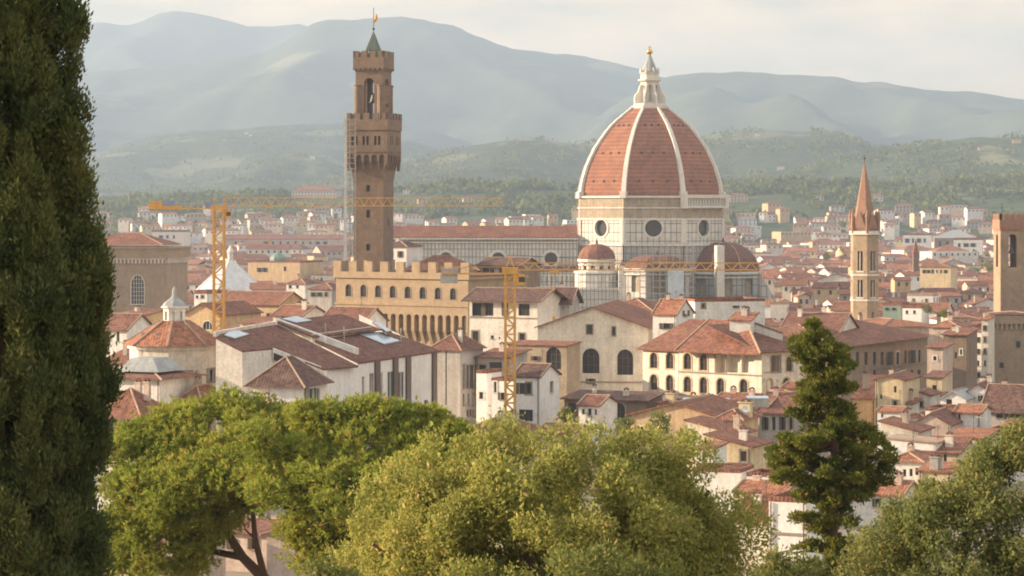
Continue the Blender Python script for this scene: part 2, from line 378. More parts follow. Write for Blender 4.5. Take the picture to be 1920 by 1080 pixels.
# ---------------------------------------------------------------- generic building
DRESS = random.Random(77)
class Bld:
    """A building whose front runs from photo column A to photo column B at two distances, drawn in its own axes (x along the front, y away, z up from its base)."""
    def __init__(s, name, label, cat, A, B, depth, group=None, base=None, exact=False):
        if not exact:                                   # fronts turn no more than about 24 degrees unless told to
            lat = abs(X(*B) - X(*A)); B = (B[0], A[1] + max(-.44 * lat, min(.44 * lat, B[1] - A[1])))
        a = Vector((X(*A), A[1])); b = Vector((X(*B), B[1]))
        s.e = (b - a); s.L = s.e.length; s.e.normalize(); s.v = Vector((-s.e.y, s.e.x)); s.a = a; s.D = depth
        if base is None: base = min(ground_z(a.y), ground_z(b.y), ground_z(a.y + depth)) - 0.4
        s.base = base; s.name = name
        s.root = thing(name, label, cat, (a.x, a.y, base), math.atan2(s.e.y, s.e.x), group)
        s.holes = {'F': [], 'R': [], 'L': []}
    def hit(s, px, side='F', at=0.0):                  # distance along a wall line under a photo column
        o = s.a + s.v * at if side == 'F' else (s.a + s.e * s.L if side == 'R' else s.a)
        d = s.e if side == 'F' else s.v
        k = (px - 960) / F                             # x = k*y ; o + t d
        den = d.x - k * d.y
        t = (k * o.y - o.x) / den if abs(den) > 1e-9 else 0.0
        return t, (o + d * t).y
    def z(s, py, d): return Z(py, d) - s.base
    def zl(s, py, u, v=0.0): return s.z(py, (s.a + s.e * u + s.v * v).y)
    def loc(s, p):                                     # world point -> building axes
        q = Vector((p.x, p.y)) - s.a; return Vector((q.dot(s.e), q.dot(s.v), p.z - s.base))
    def win(s, px0, px1, py0, py1, side='F', arch=0, frame=False, sur=None, shut=None, glass='glass', sill=False, label=None, rec=0.28):
        u0, d0 = s.hit(px0, side); u1, d1 = s.hit(px1, side); d = (d0 + d1) / 2
        s.winu(min(u0, u1), max(u0, u1), s.z(py1, d), s.z(py0, d), side, arch, frame, sur, shut, glass, sill, label, rec)
    def dress(s, wpx, arch, sur, shut, sill):
        if sur or shut or arch or wpx < 0.45 or wpx > 2.2: return sur, shut, sill
        r = DRESS.random()
        if r < .34: return None, DRESS.choice(['shutter', 'shutter_green', 'shutter']), True
        if r < .66: return DRESS.choice(['trim', 'pale', 'trim']), None, True
        return None, None, True
    def winu(s, u0, u1, z0, z1, side='F', arch=0, frame=False, sur=None, shut=None, glass='glass', sill=False, label=None, rec=0.28):
        Ls = s.L if side == 'F' else s.D
        u0 = max(.1, u0); u1 = min(Ls - .1, u1)
        if u1 - u0 < .1 or z1 - z0 < .1: return
        sur, shut, sill = s.dress(u1 - u0, arch, sur, shut, sill)
        s.holes[side].append((u0, u1, z0, z1, arch))
        def T(u, dp, z):
            if side == 'F': return (u, dp, z)
            if side == 'R': return (s.L - dp, u, z)
            return (dp, u, z)
        mb = MB(); mb.prism([T(u0 - .05, rec, z0 - .05), T(u1 + .05, rec, z0 - .05), T(u1 + .05, rec, z1 + .05), T(u0 - .05, rec, z1 + .05)], Vector(T(0, .06, 0)) - Vector(T(0, 0, 0)))
        w = mb.build('window', M[glass], s.root)
        if label: w['label'] = label
        if frame:
            fb = MB(); t = 0.06
            def bx(a0, a1, c0, c1): fb.prism([T(a0, rec - .07, c0), T(a1, rec - .07, c0), T(a1, rec - .07, c1), T(a0, rec - .07, c1)], Vector(T(0, .065, 0)) - Vector(T(0, 0, 0)))
            n = max(1, round((u1 - u0) / 0.9)); k = max(1, round((z1 - z0) / 1.3))
            for i in range(n + 1):
                c = u0 + (u1 - u0) * i / n; bx(c - t, c + t, z0, z1)
            for i in range(1, k):
                c = z0 + (z1 - z0) * i / k; bx(u0 + t * 1.01, u1 - t * 1.01, c - t * .8, c + t * .8)
            fb.build('frame', M['shutter'] if frame is True else M[frame], w)
        if sur:
            sb = MB(); wd = 0.22
            def bx2(a0, a1, c0, c1): sb.prism([T(a0, -.07, c0), T(a1, -.07, c0), T(a1, -.07, c1), T(a0, -.07, c1)], Vector(T(0, .09, 0)) - Vector(T(0, 0, 0)))
            r = (u1 - u0) / 2; zt = z1 - (r * arch if arch else 0)
            bx2(u0 - wd, u0, z0, zt); bx2(u1, u1 + wd, z0, zt); bx2(u0 - wd - .1, u1 + wd + .1, z0 - .22, z0)
            if arch:
                m_ = (u0 + u1) / 2; k = 10
                for i in range(k):
                    a0, a1 = math.pi * i / k, math.pi * (i + 1) / k
                    q = lambda rr, ra, a: T(m_ - rr * math.cos(a), -.07, zt + ra * math.sin(a))
                    sb.prism([q(r, r * arch, a0), q(r, r * arch, a1), q(r + wd, r * arch + wd, a1), q(r + wd, r * arch + wd, a0)], Vector(T(0, .09, 0)) - Vector(T(0, 0, 0)))
            else: bx2(u0 - wd, u1 + wd, z1, z1 + .25)
            sb.build('surround', M[sur], w)
        if sill and not sur:
            sb = MB(); sb.prism([T(u0 - .15, -.12, z0 - .14), T(u1 + .15, -.12, z0 - .14), T(u1 + .15, -.12, z0 - .01), T(u0 - .15, -.12, z0 - .01)], Vector(T(0, .14, 0)) - Vector(T(0, 0, 0)))
            sb.build('sill', M['trim'], w)
        if shut:
            h = (u1 - u0) * 0.52
            for a0, a1 in ((u0 - h, u0 - .02), (u1 + .02, u1 + h)):
                if a0 < 0.05 or a1 > Ls - .05: continue
                hb = MB(); hb.prism([T(a0, -.09, z0), T(a1, -.09, z0), T(a1, -.09, z1), T(a0, -.09, z1)], Vector(T(0, .07, 0)) - Vector(T(0, 0, 0)))
                hb.build('shutter', M[shut], w)
    def walls(s, ze, kind, zr, mat, zeR=None):
        mb = MB(); L, D = s.L, s.D
        mb.wall((0, 0), (1, 0), (0, -1), L, 0, ze, s.holes['F'])
        mb.wall((L, 0), (0, 1), (1, 0), D, 0, ze, s.holes['R'])
        mb.wall((0, 0), (0, 1), (-1, 0), D, 0, ze, s.holes['L'])
        mb.add([(0, D, 0), (L, D, 0), (L, D, ze), (0, D, ze)], [(0, 1, 2, 3)])
        if kind == 'gable_u':
            for x in (0, L): mb.add([(x, 0, ze), (x, D, ze), (x, D / 2, zr)], [(0, 1, 2)])
        elif kind == 'gable_v':
            for y in (0, D): mb.add([(0, y, ze), (L, y, ze), (L / 2, y, zr)], [(0, 1, 2)])
        elif kind == 'shed_v':
            mb.add([(0, D, ze), (L, D, ze), (L, D, zr), (0, D, zr)], [(0, 1, 2, 3)])
            for x in (0, L): mb.add([(x, 0, ze), (x, D, ze), (x, D, zr)], [(0, 1, 2)])
        elif kind == 'shed_r':                          # falls towards the right end
            mb.add([(0, 0, ze), (0, D, ze), (0, D, zr), (0, 0, zr)], [(0, 1, 2, 3)])
            for y in (0, D): mb.add([(0, y, ze), (L, y, ze), (0, y, zr)], [(0, 1, 2)])
        elif kind == 'shed_l':
            mb.add([(L, 0, ze), (L, D, ze), (L, D, zr), (L, 0, zr)], [(0, 1, 2, 3)])
            for y in (0, D): mb.add([(0, y, ze), (L, y, ze), (L, y, zr)], [(0, 1, 2)])
        mb.build('wall', M[mat], s.root)
    def roof(s, kind, ze, zr, mat, o=0.5, ridge=True):
        r, L, D = roof_mb(kind, s.L, s.D, ze, zr, o, ridge), s.L, s.D
        ob = r[0].build('roof', M[mat], s.root)
        if r[1] is not None: r[1].build('ridge_cap', M['ridge'], ob)
        return ob
    def antenna(s, u, v, z): antenna_mb(u, v, z, DRESS.uniform(1.6, 2.8)).build('antenna', M['iron'], s.root)
    def chimney(s, u, v, zt, w=0.9, mat='cream', roofz=None):
        h = 2.2
        mb = MB(); mb.box(u - w / 2, u + w / 2, v - w * .35, v + w * .35, zt - h, zt); mb.box(u - w * .6, u + w * .6, v - w * .45, v + w * .45, zt + .002, zt + .14)
        c = mb.build('chimney', M[mat], s.root)
        k = MB(); k.prism([(u - w * .55, v - w * .4, zt + .34), (u + w * .55, v - w * .4, zt + .34), (u, v - w * .4, zt + .62)], (0, w * .8, 0)); k.box(u - w * .4, u - w * .25, v - .2, v + .2, zt + .143, zt + .36); k.box(u + w * .25, u + w * .4, v - .2, v + .2, zt + .143, zt + .36)
        k.build('chimney_cap', M['tile_old'], c)

def antenna_mb(u, v, z, h):
    mb = MB(); mb.tube((u, v, z - .6), (u, v, z + h), .035, n=5)
    for k in range(5): mb.tube((u - .35 + .03 * k, v - .02, z + h - .12 * k - .05), (u + .35 - .03 * k, v + .02, z + h - .12 * k - .05), .014, n=4)
    mb.tube((u, v - .45, z + h - .3), (u, v + .45, z + h - .3), .018, n=4)
    return mb

def roof_mb(kind, L, D, ze, zr, o=0.5, ridge=True):
    mb = MB(); rb = MB() if ridge else None; t = 0.2
    def cap(p, q):
        if rb is not None: rb.tube(Vector(p) + Vector((0, 0, .02)), Vector(q) + Vector((0, 0, .02)), 0.13, n=5)
    if kind == 'gable_u':
        k = (zr - ze) / (D / 2); zo = ze - o * k
        for y0, sg in ((-o, 1), (D + o, -1)):
            mb.prism([(-o, y0, zo), (L + o, y0, zo), (L + o, D / 2, zr), (-o, D / 2, zr)][::sg], (0, 0, t))
        cap((-o, D / 2, zr + t), (L + o, D / 2, zr + t))
        if rb is not None:
            for x in (-o + .1, L + o - .1): cap((x, -o, zo + t), (x, D / 2, zr + t))
    elif kind == 'gable_v':
        k = (zr - ze) / (L / 2); zo = ze - o * k
        for x0 in (-o, L + o):
            mb.prism([(x0, -o, zo), (x0, D + o, zo), (L / 2, D + o, zr), (L / 2, -o, zr)], (0, 0, t))
        cap((L / 2, -o, zr + t), (L / 2, D + o, zr + t))
    elif kind == 'hip':
        mn = min(L, D) / 2; k = (zr - ze) / mn; zo = ze - o * k
        if L >= D: r0, r1 = (mn, D / 2, zr), (L - mn, D / 2, zr)
        else: r0, r1 = (L / 2, mn, zr), (L / 2, D - mn, zr)
        c = [(-o, -o, zo), (L + o, -o, zo), (L + o, D + o, zo), (-o, D + o, zo)]
        if L >= D: fs = [[c[0], c[1], r1, r0], [c[1], c[2], r1], [c[2], c[3], r0, r1], [c[3], c[0], r0]]; hips = [(c[0], r0), (c[1], r1), (c[2], r1), (c[3], r0)]
        else: fs = [[c[0], c[1], r0], [c[1], c[2], r1, r0], [c[2], c[3], r1], [c[3], c[0], r0, r1]]; hips = [(c[0], r0), (c[1], r0), (c[2], r1), (c[3], r1)]
        for f in fs: 
            g = []
            for q in f:
                if not g or (Vector(q) - Vector(g[-1])).length > 1e-4: g.append(q)
            mb.add(g, [tuple(range(len(g)))])
        mb.add(c, [(3, 2, 1, 0)])
        for a, b in hips: cap(a, b)
        if (Vector(r0) - Vector(r1)).length > .1: cap(r0, r1)
    elif kind == 'shed_v':
        k = (zr - ze) / D; mb.prism([(-o, -o, ze - o * k), (L + o, -o, ze - o * k), (L + o, D + o, zr + o * k), (-o, D + o, zr + o * k)], (0, 0, t))
    elif kind == 'shed_r':
        k = (zr - ze) / L; mb.prism([(-o, -o, zr + o * k), (L + o, -o, ze - o * k), (L + o, D + o, ze - o * k), (-o, D + o, zr + o * k)], (0, 0, t))
    elif kind == 'shed_l':
        k = (zr - ze) / L; mb.prism([(-o, -o, ze - o * k), (L + o, -o, zr + o * k), (L + o, D + o, zr + o * k), (-o, D + o, ze - o * k)], (0, 0, t))
    else:                                               # flat terrace with parapet
        w = .3; mb.box(.003, L - .003, .003, D - .003, ze - .25, ze + .02)
        for x0, x1, y0, y1 in ((-.04, L + .04, -.04, w), (-.04, L + .04, D - w, D + .04), (-.04, w, w + .002, D - w - .002), (L - w, L + .04, w + .002, D - w - .002)):
            mb.box(x0, x1, y0, y1, ze + .021, max(zr, ze + .5))
    if rb is not None and not rb.v: rb = None
    return mb, rb

def house(name, label, A, B, depth, ye, yr, kind, wall, roof, wins=(), chim=(), cat='house', group=None, o=0.5, base=None, strings=(), exact=False):
    b = Bld(name, label, cat, A, B, depth, group, base, exact)
    ze = b.zl(ye, 0)
    vr = depth / 2 if kind in ('gable_u', 'hip') else (depth if kind == 'shed_v' else 0)
    ur = {'shed_l': b.L, 'shed_r': 0}.get(kind, b.L / 2)
    zr = b.zl(yr, ur, vr)
    zr = max(zr, ze + 0.4)
    for w in wins:
        b.win(*w[:4], **(w[4] if len(w) > 4 else {}))
    b.walls(ze, kind, zr, wall)
    b.roof(kind, ze, zr, roof, o)
    for c in chim:                                       # (photo column, front-to-back share, photo row of its top)
        u, _ = b.hit(c[0], 'F', c[1] * depth); u = max(.6, min(b.L - .6, u))
        b.chimney(u, c[1] * depth, b.zl(c[2], u, c[1] * depth), c[3] if len(c) > 3 else .9, c[4] if len(c) > 4 else wall)
    for y in strings:
        z = b.zl(y, b.L / 2)
        mb = MB(); mb.box(-.1, b.L + .1, -.12, -.003, z - .12, z + .12); mb.build('string_course', M['trim'], b.root)
    if cat == 'house' and b.L > 3 and zr - ze > .6 and kind != 'flat':
        if not chim:
            for _ in range(DRESS.choice([0, 1, 1, 2])):
                u, f = b.L * DRESS.uniform(.15, .85), DRESS.uniform(.3, .7)
                b.chimney(u, depth * f, zr + DRESS.uniform(.3, .9), DRESS.uniform(.6, 1.0), DRESS.choice(['pale', 'cream', 'pink', 'beige']))
    if cat == 'house' and b.a.y < 520 and b.L > 3.5:
        for u in ([.25] if DRESS.random() < .4 else []) + ([b.L - .25] if DRESS.random() < .5 else []):
            p = MB(); p.tube((u, -.12, 0), (u, -.12, ze - .05), .07, n=6); p.build('downpipe', M[DRESS.choice(['pipe', 'copper', 'steel'])], b.root)
    if cat == 'house' and b.a.y < 520 and DRESS.random() < .55: b.antenna(b.L * DRESS.uniform(.2, .8), depth * .5, zr)
    b.ze, b.zr = ze, zr
    return b
# ---------------------------------------------------------------- terrain
def interp(prof, px):
    if px <= prof[0][0]: return prof[0][1]
    for (a, b), (c, d) in zip(prof, prof[1:]):
        if px <= c: return b + (d - b) * (px - a) / (c - a)
    return prof[-1][1]

HILLS = []
class Hill:
    """A ridge whose crest follows the given skyline at its own distance; the slope falls towards the city and away behind."""
    def __init__(s, name, prof, dr, df, db, amp, pw, mat, seed, cell=(200, 70)):
        s.name, s.prof, s.dr, s.df, s.db, s.amp, s.pw, s.seed, s.mat, s.cell = name, prof, dr, df, db, amp, pw, seed, mat, cell
        HILLS.append(s)
    def z(s, x, y):
        px = 960 + x * F / s.dr
        zr = Z(interp(s.prof, px), s.dr)
        t = (y - s.df) / (s.dr - s.df)
        if t <= 0: return -4.0
        sp = s.amp * (mnoise.fractal(Vector((x / 900.0, y / 900.0, s.seed)), 1.0, 2.1, 5))
        rg = s.amp * 2.3 * (abs(mnoise.noise(Vector((x / 820.0 + y / 3600.0, y / 4600.0, s.seed + 7.3)))) - .25)
        rg += s.amp * .8 * (abs(mnoise.noise(Vector((x / 330.0 - y / 2100.0, y / 1700.0, s.seed + 3.1)))) - .25)
        if t <= 1:
            k = (t ** s.pw); return -4 + (zr + 4) * k + (sp - rg) * math.sin(math.pi * min(1, t)) ** 0.8 + 0.06 * s.amp * mnoise.noise(Vector((x / 70.0, y / 70.0, s.seed)))
        b = (y - s.dr) / (s.db - s.dr)
        return zr * (1 - 0.55 * b) + 0.06 * s.amp * mnoise.noise(Vector((x / 70.0, y / 70.0, s.seed)))
    def mesh(s):
        nx, ny = s.cell
        x0, x1 = X(-420, s.dr), X(2340, s.dr)
        ys = [s.df + (s.dr - s.df) * (i / (ny * .8)) for i in range(int(ny * .8) + 1)]
        ys += [s.dr + (s.db - s.dr) * (i + 1) / (ny * .2) for i in range(int(ny * .2))]
        v = [(x0 + (x1 - x0) * i / nx, y, s.z(x0 + (x1 - x0) * i / nx, y)) for y in ys for i in range(nx + 1)]
        f = [(j * (nx + 1) + i, j * (nx + 1) + i + 1, (j + 1) * (nx + 1) + i + 1, (j + 1) * (nx + 1) + i) for j in range(len(ys) - 1) for i in range(nx)]
        mb = MB(); mb.v = v; mb.f = f
        tag(mb.build(s.name, s.mat, smooth=True), kind='structure')

def hill_mat(name, wood, wood2, field, sc, thr):
    m, nt, out = _nodes(name); b = nt.nodes.new('ShaderNodeBsdfPrincipled'); tc = nt.nodes.new('ShaderNodeTexCoord'); v = tc.outputs['Object']
    n1 = noise_node(nt, v, sc * 6, 6.0, 0.7); r1 = ramp(nt, n1.outputs['Fac'], 0.35, 0.65, rgba(wood), rgba(wood2))
    n2 = noise_node(nt, v, sc, 5.0, 0.6); r2 = ramp(nt, n2.outputs['Fac'], thr, thr + 0.05, (0, 0, 0, 1), W4)
    a = mixc(nt, r2.outputs['Color'], r1.outputs['Color'], rgba(field))
    nt.links.new(a.outputs['Color'], b.inputs['Base Color']); b.inputs['Roughness'].default_value = 1.0; b.inputs['Specular IOR Level'].default_value = 0.1
    bp = nt.nodes.new('ShaderNodeBump'); bp.inputs['Strength'].default_value = 0.8; bp.inputs['Distance'].default_value = 8.0
    nt.links.new(n1.outputs['Fac'], bp.inputs['Height']); nt.links.new(bp.outputs['Normal'], b.inputs['Normal'])
    nt.links.new(b.outputs['BSDF'], out.inputs['Surface']); return m

M['hill_far'] = hill_mat('far_mountain_woods', (0.055, 0.07, 0.045), (0.08, 0.095, 0.06), (0.16, 0.16, 0.10), 0.0016, 0.62)
M['hill_mid'] = hill_mat('hill_woods_and_fields', (0.035, 0.05, 0.03), (0.075, 0.09, 0.05), (0.14, 0.145, 0.085), 0.004, 0.55)
M['hill_near'] = hill_mat('wooded_slope', (0.045, 0.065, 0.03), (0.095, 0.115, 0.055), (0.19, 0.19, 0.10), 0.007, 0.58)

Hill('far_mountain_hill', [(-400, 60), (100, 52), (150, 46), (190, 40), (235, 49), (265, 40), (300, 25), (325, 21), (370, 25), (420, 38), (460, 48), (520, 50), (560, 44), (620, 60), (700, 95), (900, 150), (1300, 220), (2400, 300)], 13000, 9500, 15500, 110, 1.1, M['hill_far'], 1.5)
Hill('main_mountain_hill', [(-400, 200), (0, 165), (150, 142), (280, 130), (400, 114), (500, 98), (545, 72), (580, 47), (610, 38), (650, 37), (690, 36), (715, 31), (745, 31), (790, 36), (830, 44), (865, 54), (900, 70), (930, 83), (960, 92), (1040, 100), (1100, 107), (1160, 119), (1200, 129), (1240, 143), (1300, 165), (1500, 225), (2400, 320)], 10500, 6600, 12600, 130, 1.25, M['hill_far'], 4.2)
Hill('right_mountain_hill', [(-400, 395), (900, 330), (1050, 260), (1180, 180), (1230, 150), (1265, 142), (1300, 138), (1370, 135), (1440, 138), (1500, 140), (1560, 143), (1600, 152), (1660, 155), (1720, 165), (1780, 173), (1820, 172), (1870, 178), (1920, 187), (2400, 230)], 9200, 5600, 11000, 100, 1.25, M['hill_far'], 8.8)
Hill('left_foothill', [(-400, 330), (0, 320), (150, 300), (250, 262), (350, 248), (440, 243), (560, 232), (640, 232), (760, 262), (860, 290), (1000, 330), (1200, 380), (2400, 396)], 7000, 4300, 8400, 55, 1.2, M['hill_mid'], 12.1)
Hill('middle_foothill', [(-400, 396), (500, 370), (640, 340), (700, 326), (760, 308), (830, 288), (890, 270), (950, 262), (1010, 263), (1100, 270), (1200, 266), (1310, 256), (1350, 248), (1430, 245), (1500, 247), (1560, 253), (1600, 264), (1640, 277), (1700, 287), (1800, 310), (2400, 390)], 5200, 3500, 6200, 34, 1.1, M['hill_mid'], 17.7, (110, 44))
Hill('right_foothill', [(-400, 397), (1200, 380), (1400, 345), (1500, 320), (1600, 300), (1700, 276), (1780, 262), (1830, 254), (1870, 257), (1920, 255), (2100, 250), (2400, 290)], 4300, 3100, 5400, 24, 1.0, M['hill_near'], 22.4, (110, 44))
Hill('wooded_belt_hill', [(-400, 384), (150, 386), (240, 380), (380, 374), (500, 368), (640, 366), (750, 360), (850, 350), (960, 352), (1080, 356), (1350, 352), (1450, 345), (1560, 350), (1650, 350), (1750, 345), (1850, 340), (1920, 336), (2400, 330)], 3300, 2500, 4200, 6, 0.85, M['hill_near'], 31.0, (150, 40))
for h in HILLS: h.mesh()

def hill_top(x, y): return max(h.z(x, y) for h in HILLS if h.df < y < h.db) if any(h.df < y < h.db for h in HILLS) else 0.0
def on_hill(px, py, y0=2450.0, y1=8000.0):
    y = y0
    while y < y1:
        if max(hill_top(X(px, y), y), 0) >= Z(py, y): return y
        y += 12
    return None

# ground: one sheet from the garden slope under the camera to the far side of the mountains
M['ground'] = surf('dry_city_ground', (0.30, 0.25, 0.19), (0.19, 0.16, 0.12), big=0.02, fine=0.4, streak=0.0)
gy = [-60, -20, 0, 1.6, 3.0] + [3 + 477 * i / 56 for i in range(1, 57)] + [500, 560, 700, 1000, 1500, 2200, 3000, 5000, 9000, 16500]
gx = [-1, -.66, -.4, -.2, -.1, 0, .1, .2, .4, .66, 1]
mb = MB()
for y in gy:
    hw = 60 + max(0, y) * 0.55
    for k in gx:
        zz = ground_z(y); zz += 0.0 if not 4 < y < 470 else 0.35 * mnoise.noise(Vector((k * hw / 9.0, y / 9.0, 3.3)))
        mb.v.append((k * hw, y, zz))
n = len(gx)
mb.f = [(j * n + i, j * n + i + 1, (j + 1) * n + i + 1, (j + 1) * n + i) for j in range(len(gy) - 1) for i in range(n - 1)]
tag(mb.build('ground', M['ground']), kind='structure')

# air: an even haze over the whole scene (the far hills fade in it)
def haze(dens):
    m, nt, out = _nodes('evening_haze')
    pv = nt.nodes.new('ShaderNodeVolumePrincipled')
    pv.inputs['Color'].default_value = (0.47, 0.595, 0.79, 1)
    pv.inputs['Density'].default_value = dens
    pv.inputs['Anisotropy'].default_value = 0.15
    nt.links.new(pv.outputs[0], out.inputs['Volume'])
    mb = MB(); mb.box(-9300, 9300, -90, 16700, -6, 1120)
    tag(mb.build('haze', m), kind='stuff')
haze(0.95e-4)
# ================================================================ cathedral
def cathedral():
    D0 = 1050.0; cx = X(1218, D0)
    root = thing('cathedral', 'white and green marble cathedral with a huge red eight-sided dome and white ribs', 'cathedral', (cx, D0, 0))
    q = lambda py: Z(py, D0)
    px2m = D0 / F
    A0 = R(-90 - 22.5)
    # --- drum
    Rd = 133 * px2m / 0.924
    ap = Rd * math.cos(R(22.5))
    side = 2 * Rd * math.sin(R(22.5))
    mb = MB(); mb.zprism(ngon(Rd - 2.6, 8, A0), 0, q(409)); mb.build('drum_core', M['marblewhite'], root)
    mb = MB(); mb.frustum(ngon(Rd - 0.1, 8, A0), q(409), ngon(Rd - .3, 8, A0), q(367)); drum = mb.build('drum', M['rawdrum'], root)
    for zz, hh, pr in ((409, .7, .5), (389, .45, .25), (368, .8, .6)):
        b2 = MB(); b2.zprism(ngon(Rd + pr, 8, A0), q(zz) - hh, q(zz)); b2.build('cornice', M['marblewhite'], drum)
    for k in range(-2, 3):                                       # marble faces with their round windows
        th = R(45 * k)                                            # turn about the axis, 0 faces the viewer
        c = Vector((math.sin(th), -math.cos(th)))
        o = c * (ap + .05)
        hw = side / 2 - 0.3
        mb = MB()
        zc, rr = q(427), 15.5 * px2m
        z0, z1 = q(456), q(411)
        n = 24; ring = [(rr * math.cos(2 * math.pi * i / n), zc + rr * math.sin(2 * math.pi * i / n)) for i in range(n)]
        def edge(a):                                              # point on the face's rectangle along a direction
            dx, dz = math.cos(a), math.sin(a)
            t = min(((hw if dx > 0 else -hw) / dx) if abs(dx) > 1e-6 else 1e9, ((z1 - zc if dz > 0 else z0 - zc) / dz) if abs(dz) > 1e-6 else 1e9)
            return (dx * t, zc + dz * t)
        angs = sorted({2 * math.pi * i / n for i in range(n)} | {math.atan2(z - zc, x) % (2 * math.pi) for x in (-hw, hw) for z in (z0, z1)})
        for i in range(len(angs)):
            a0, a1 = angs[i], angs[(i + 1) % len(angs)]
            p = [(rr * math.cos(a0), zc + rr * math.sin(a0)), edge(a0), edge(a1), (rr * math.cos(a1), zc + rr * math.sin(a1))]
            mb.add([(x, 0, z) for x, z in p], [(0, 1, 2, 3)])
            mb.add([(p[0][0], 0, p[0][1]), (p[3][0], 0, p[3][1]), (p[3][0], 1.6, p[3][1]), (p[0][0], 1.6, p[0][1])], [(0, 1, 2, 3)])
        face = mb.build('marble_facing', M['marble'], root, (o.x, o.y, 0), th)
        g = MB(); g.prism([(x * 1.02, 1.2, zc + (z - zc) * 1.02) for x, z in ring], (0, .1, 0)); g.build('round_window', M['glass'], face)
        g = MB()
        for i in range(n):
            a0, a1 = 2 * math.pi * i / n, 2 * math.pi * (i + 1) / n
            g.prism([(r_ * math.cos(a), -.25, zc + r_ * math.sin(a)) for r_, a in ((rr, a0), (rr + .8, a0), (rr + .8, a1), (rr, a1))], (0, .28, 0))
        g.build('window_ring', M['marblewhite'], face)
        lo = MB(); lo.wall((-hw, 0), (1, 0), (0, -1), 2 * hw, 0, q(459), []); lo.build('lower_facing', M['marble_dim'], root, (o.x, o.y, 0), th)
        cb = MB(); cb.box(-hw - .4, hw + .4, -.7, .3, q(459.5), q(456)); cb.build('cornice', M['marblewhite'], face)
        for x in (-hw, hw): pl = MB(); pl.box(x - .75, x + .75, -.45, .4, q(456) + .003, q(411)); pl.build('corner_pilaster', M['marblewhite'], face)
        # three rows of little holes in the dome above this face
    # gallery on one face of the drum only
    th = R(45); c = Vector((math.sin(th), -math.cos(th))); o = c * (ap + .1); gb = MB(); hw = side / 2 + .5
    for x in np.linspace(-hw + .5, hw - .5, 15): gb.box(x - .22, x + .22, -1.4, -.9, q(386), q(372))
    gb.box(-hw, hw, -1.7, .4, q(390), q(386) - .002); gb.box(-hw, hw, -1.7, .4, q(372) + .002, q(366)); gb.box(-hw, hw, -.3, .4, q(386) + .002, q(372) - .002)
    for x in (-hw, hw): gb.box(x - 1.0, x + 1.0, -1.75, .42, q(391), q(365))
    gb.build('gallery', M['marblewhite'], root, (o.x, o.y, 0), th)
    # --- dome
    prof = [(366, 130), (350, 128), (335, 124.5), (312, 117.5), (295, 110), (277, 101), (262, 91), (246, 79.5), (234, 69), (224, 58), (215, 47.5), (208, 38.5), (203, 33)]
    pr = [(w * px2m / 0.924, q(y)) for y, w in prof]
    mb = MB()
    for j in range(len(pr) - 1):
        a, b = ngon(pr[j][0], 8, A0), ngon(pr[j + 1][0], 8, A0)
        for i in range(8):
            i2 = (i + 1) % 8
            mb.add([(*a[i], pr[j][1]), (*a[i2], pr[j][1]), (*b[i2], pr[j + 1][1]), (*b[i], pr[j + 1][1])], [(0, 1, 2, 3)])
    dome = mb.build('dome', M['dometile'], root)
    for i in range(8):
        a = A0 + i * math.pi / 4; rb = MB(); c = Vector((math.cos(a), math.sin(a))); t = Vector((-c.y, c.x))
        for j in range(len(pr) - 1):
            w0, w1 = .95 - .5 * j / len(pr), .95 - .5 * (j + 1) / len(pr)
            P0, P1 = c * (pr[j][0] - .6), c * (pr[j + 1][0] - .6); Q0, Q1 = c * (pr[j][0] + .75), c * (pr[j + 1][0] + .75)
            v = lambda p, t_, z: (p.x + t_.x, p.y + t_.y, z)
            rb.hexa([v(P0, -t * w0, pr[j][1]), v(Q0, -t * w0, pr[j][1]), v(Q0, t * w0, pr[j][1]), v(P0, t * w0, pr[j][1]),
                     v(P1, -t * w1, pr[j + 1][1] + .3), v(Q1, -t * w1, pr[j + 1][1] + .3), v(Q1, t * w1, pr[j + 1][1] + .3), v(P1, t * w1, pr[j + 1][1] + .3)])
        rb.build('dome_rib', M['marblewhite'], root)
        pb = MB(); cc = c * (pr[0][0] + .2); pb.zprism([(cc.x + x * 1.3 * t.x + y * 1.3 * c.x, cc.y + x * 1.3 * t.y + y * 1.3 * c.y) for x, y in ((-1, -1), (1, -1), (1, 1), (-1, 1))], q(372), q(360)); pb.build('rib_foot', M['marblewhite'], dome)
    for k in (-1, 0, 1):
        th = R(45 * k); c = Vector((math.sin(th), -math.cos(th))); t = Vector((math.cos(th), math.sin(th)))
        for row, (py, fr) in enumerate(((341, .5), (289, .46), (237, .42))):
            z = q(py)
            for j in range(len(pr) - 1):
                if pr[j][1] <= z <= pr[j + 1][1]:
                    f_ = (z - pr[j][1]) / (pr[j + 1][1] - pr[j][1]); rad = (pr[j][0] + (pr[j + 1][0] - pr[j][0]) * f_) * math.cos(R(22.5)); wid = rad * math.tan(R(22.5))
            for x in (-fr, 0, fr):
                p = c * (rad - .25) + t * (x * wid)
                b2 = MB(); b2.tube((p.x - c.x * .6, p.y - c.y * .6, z - .3), (p.x + c.x * .5, p.y + c.y * .5, z + .1), .52, n=10)
                b2.build('dome_eye', M['dark'], dome)
    # --- lantern
    lz = q(203); LA = MB()
    LA.zprism(ngon(34 * px2m / .924, 8, A0), lz - .8, lz + .9)
    LA.zprism(ngon(29 * px2m / .924, 8, A0), lz + .903, lz + 1.8); lan = LA.build('lantern_platform', M['marblewhite'], root)
    RL = 16.5 * px2m / .924
    body = MB(); n8 = ngon(RL, 8, A0)
    for i in range(8):
        p0, p1 = Vector(n8[i]), Vector(n8[(i + 1) % 8]); e = (p1 - p0); L = e.length; e.normalize()
        body.wall(p0, e, (e.y, -e.x), L, lz + 1.8, q(152), [(L * .3, L * .7, lz + 2.8, q(160), 1.0)], .5)
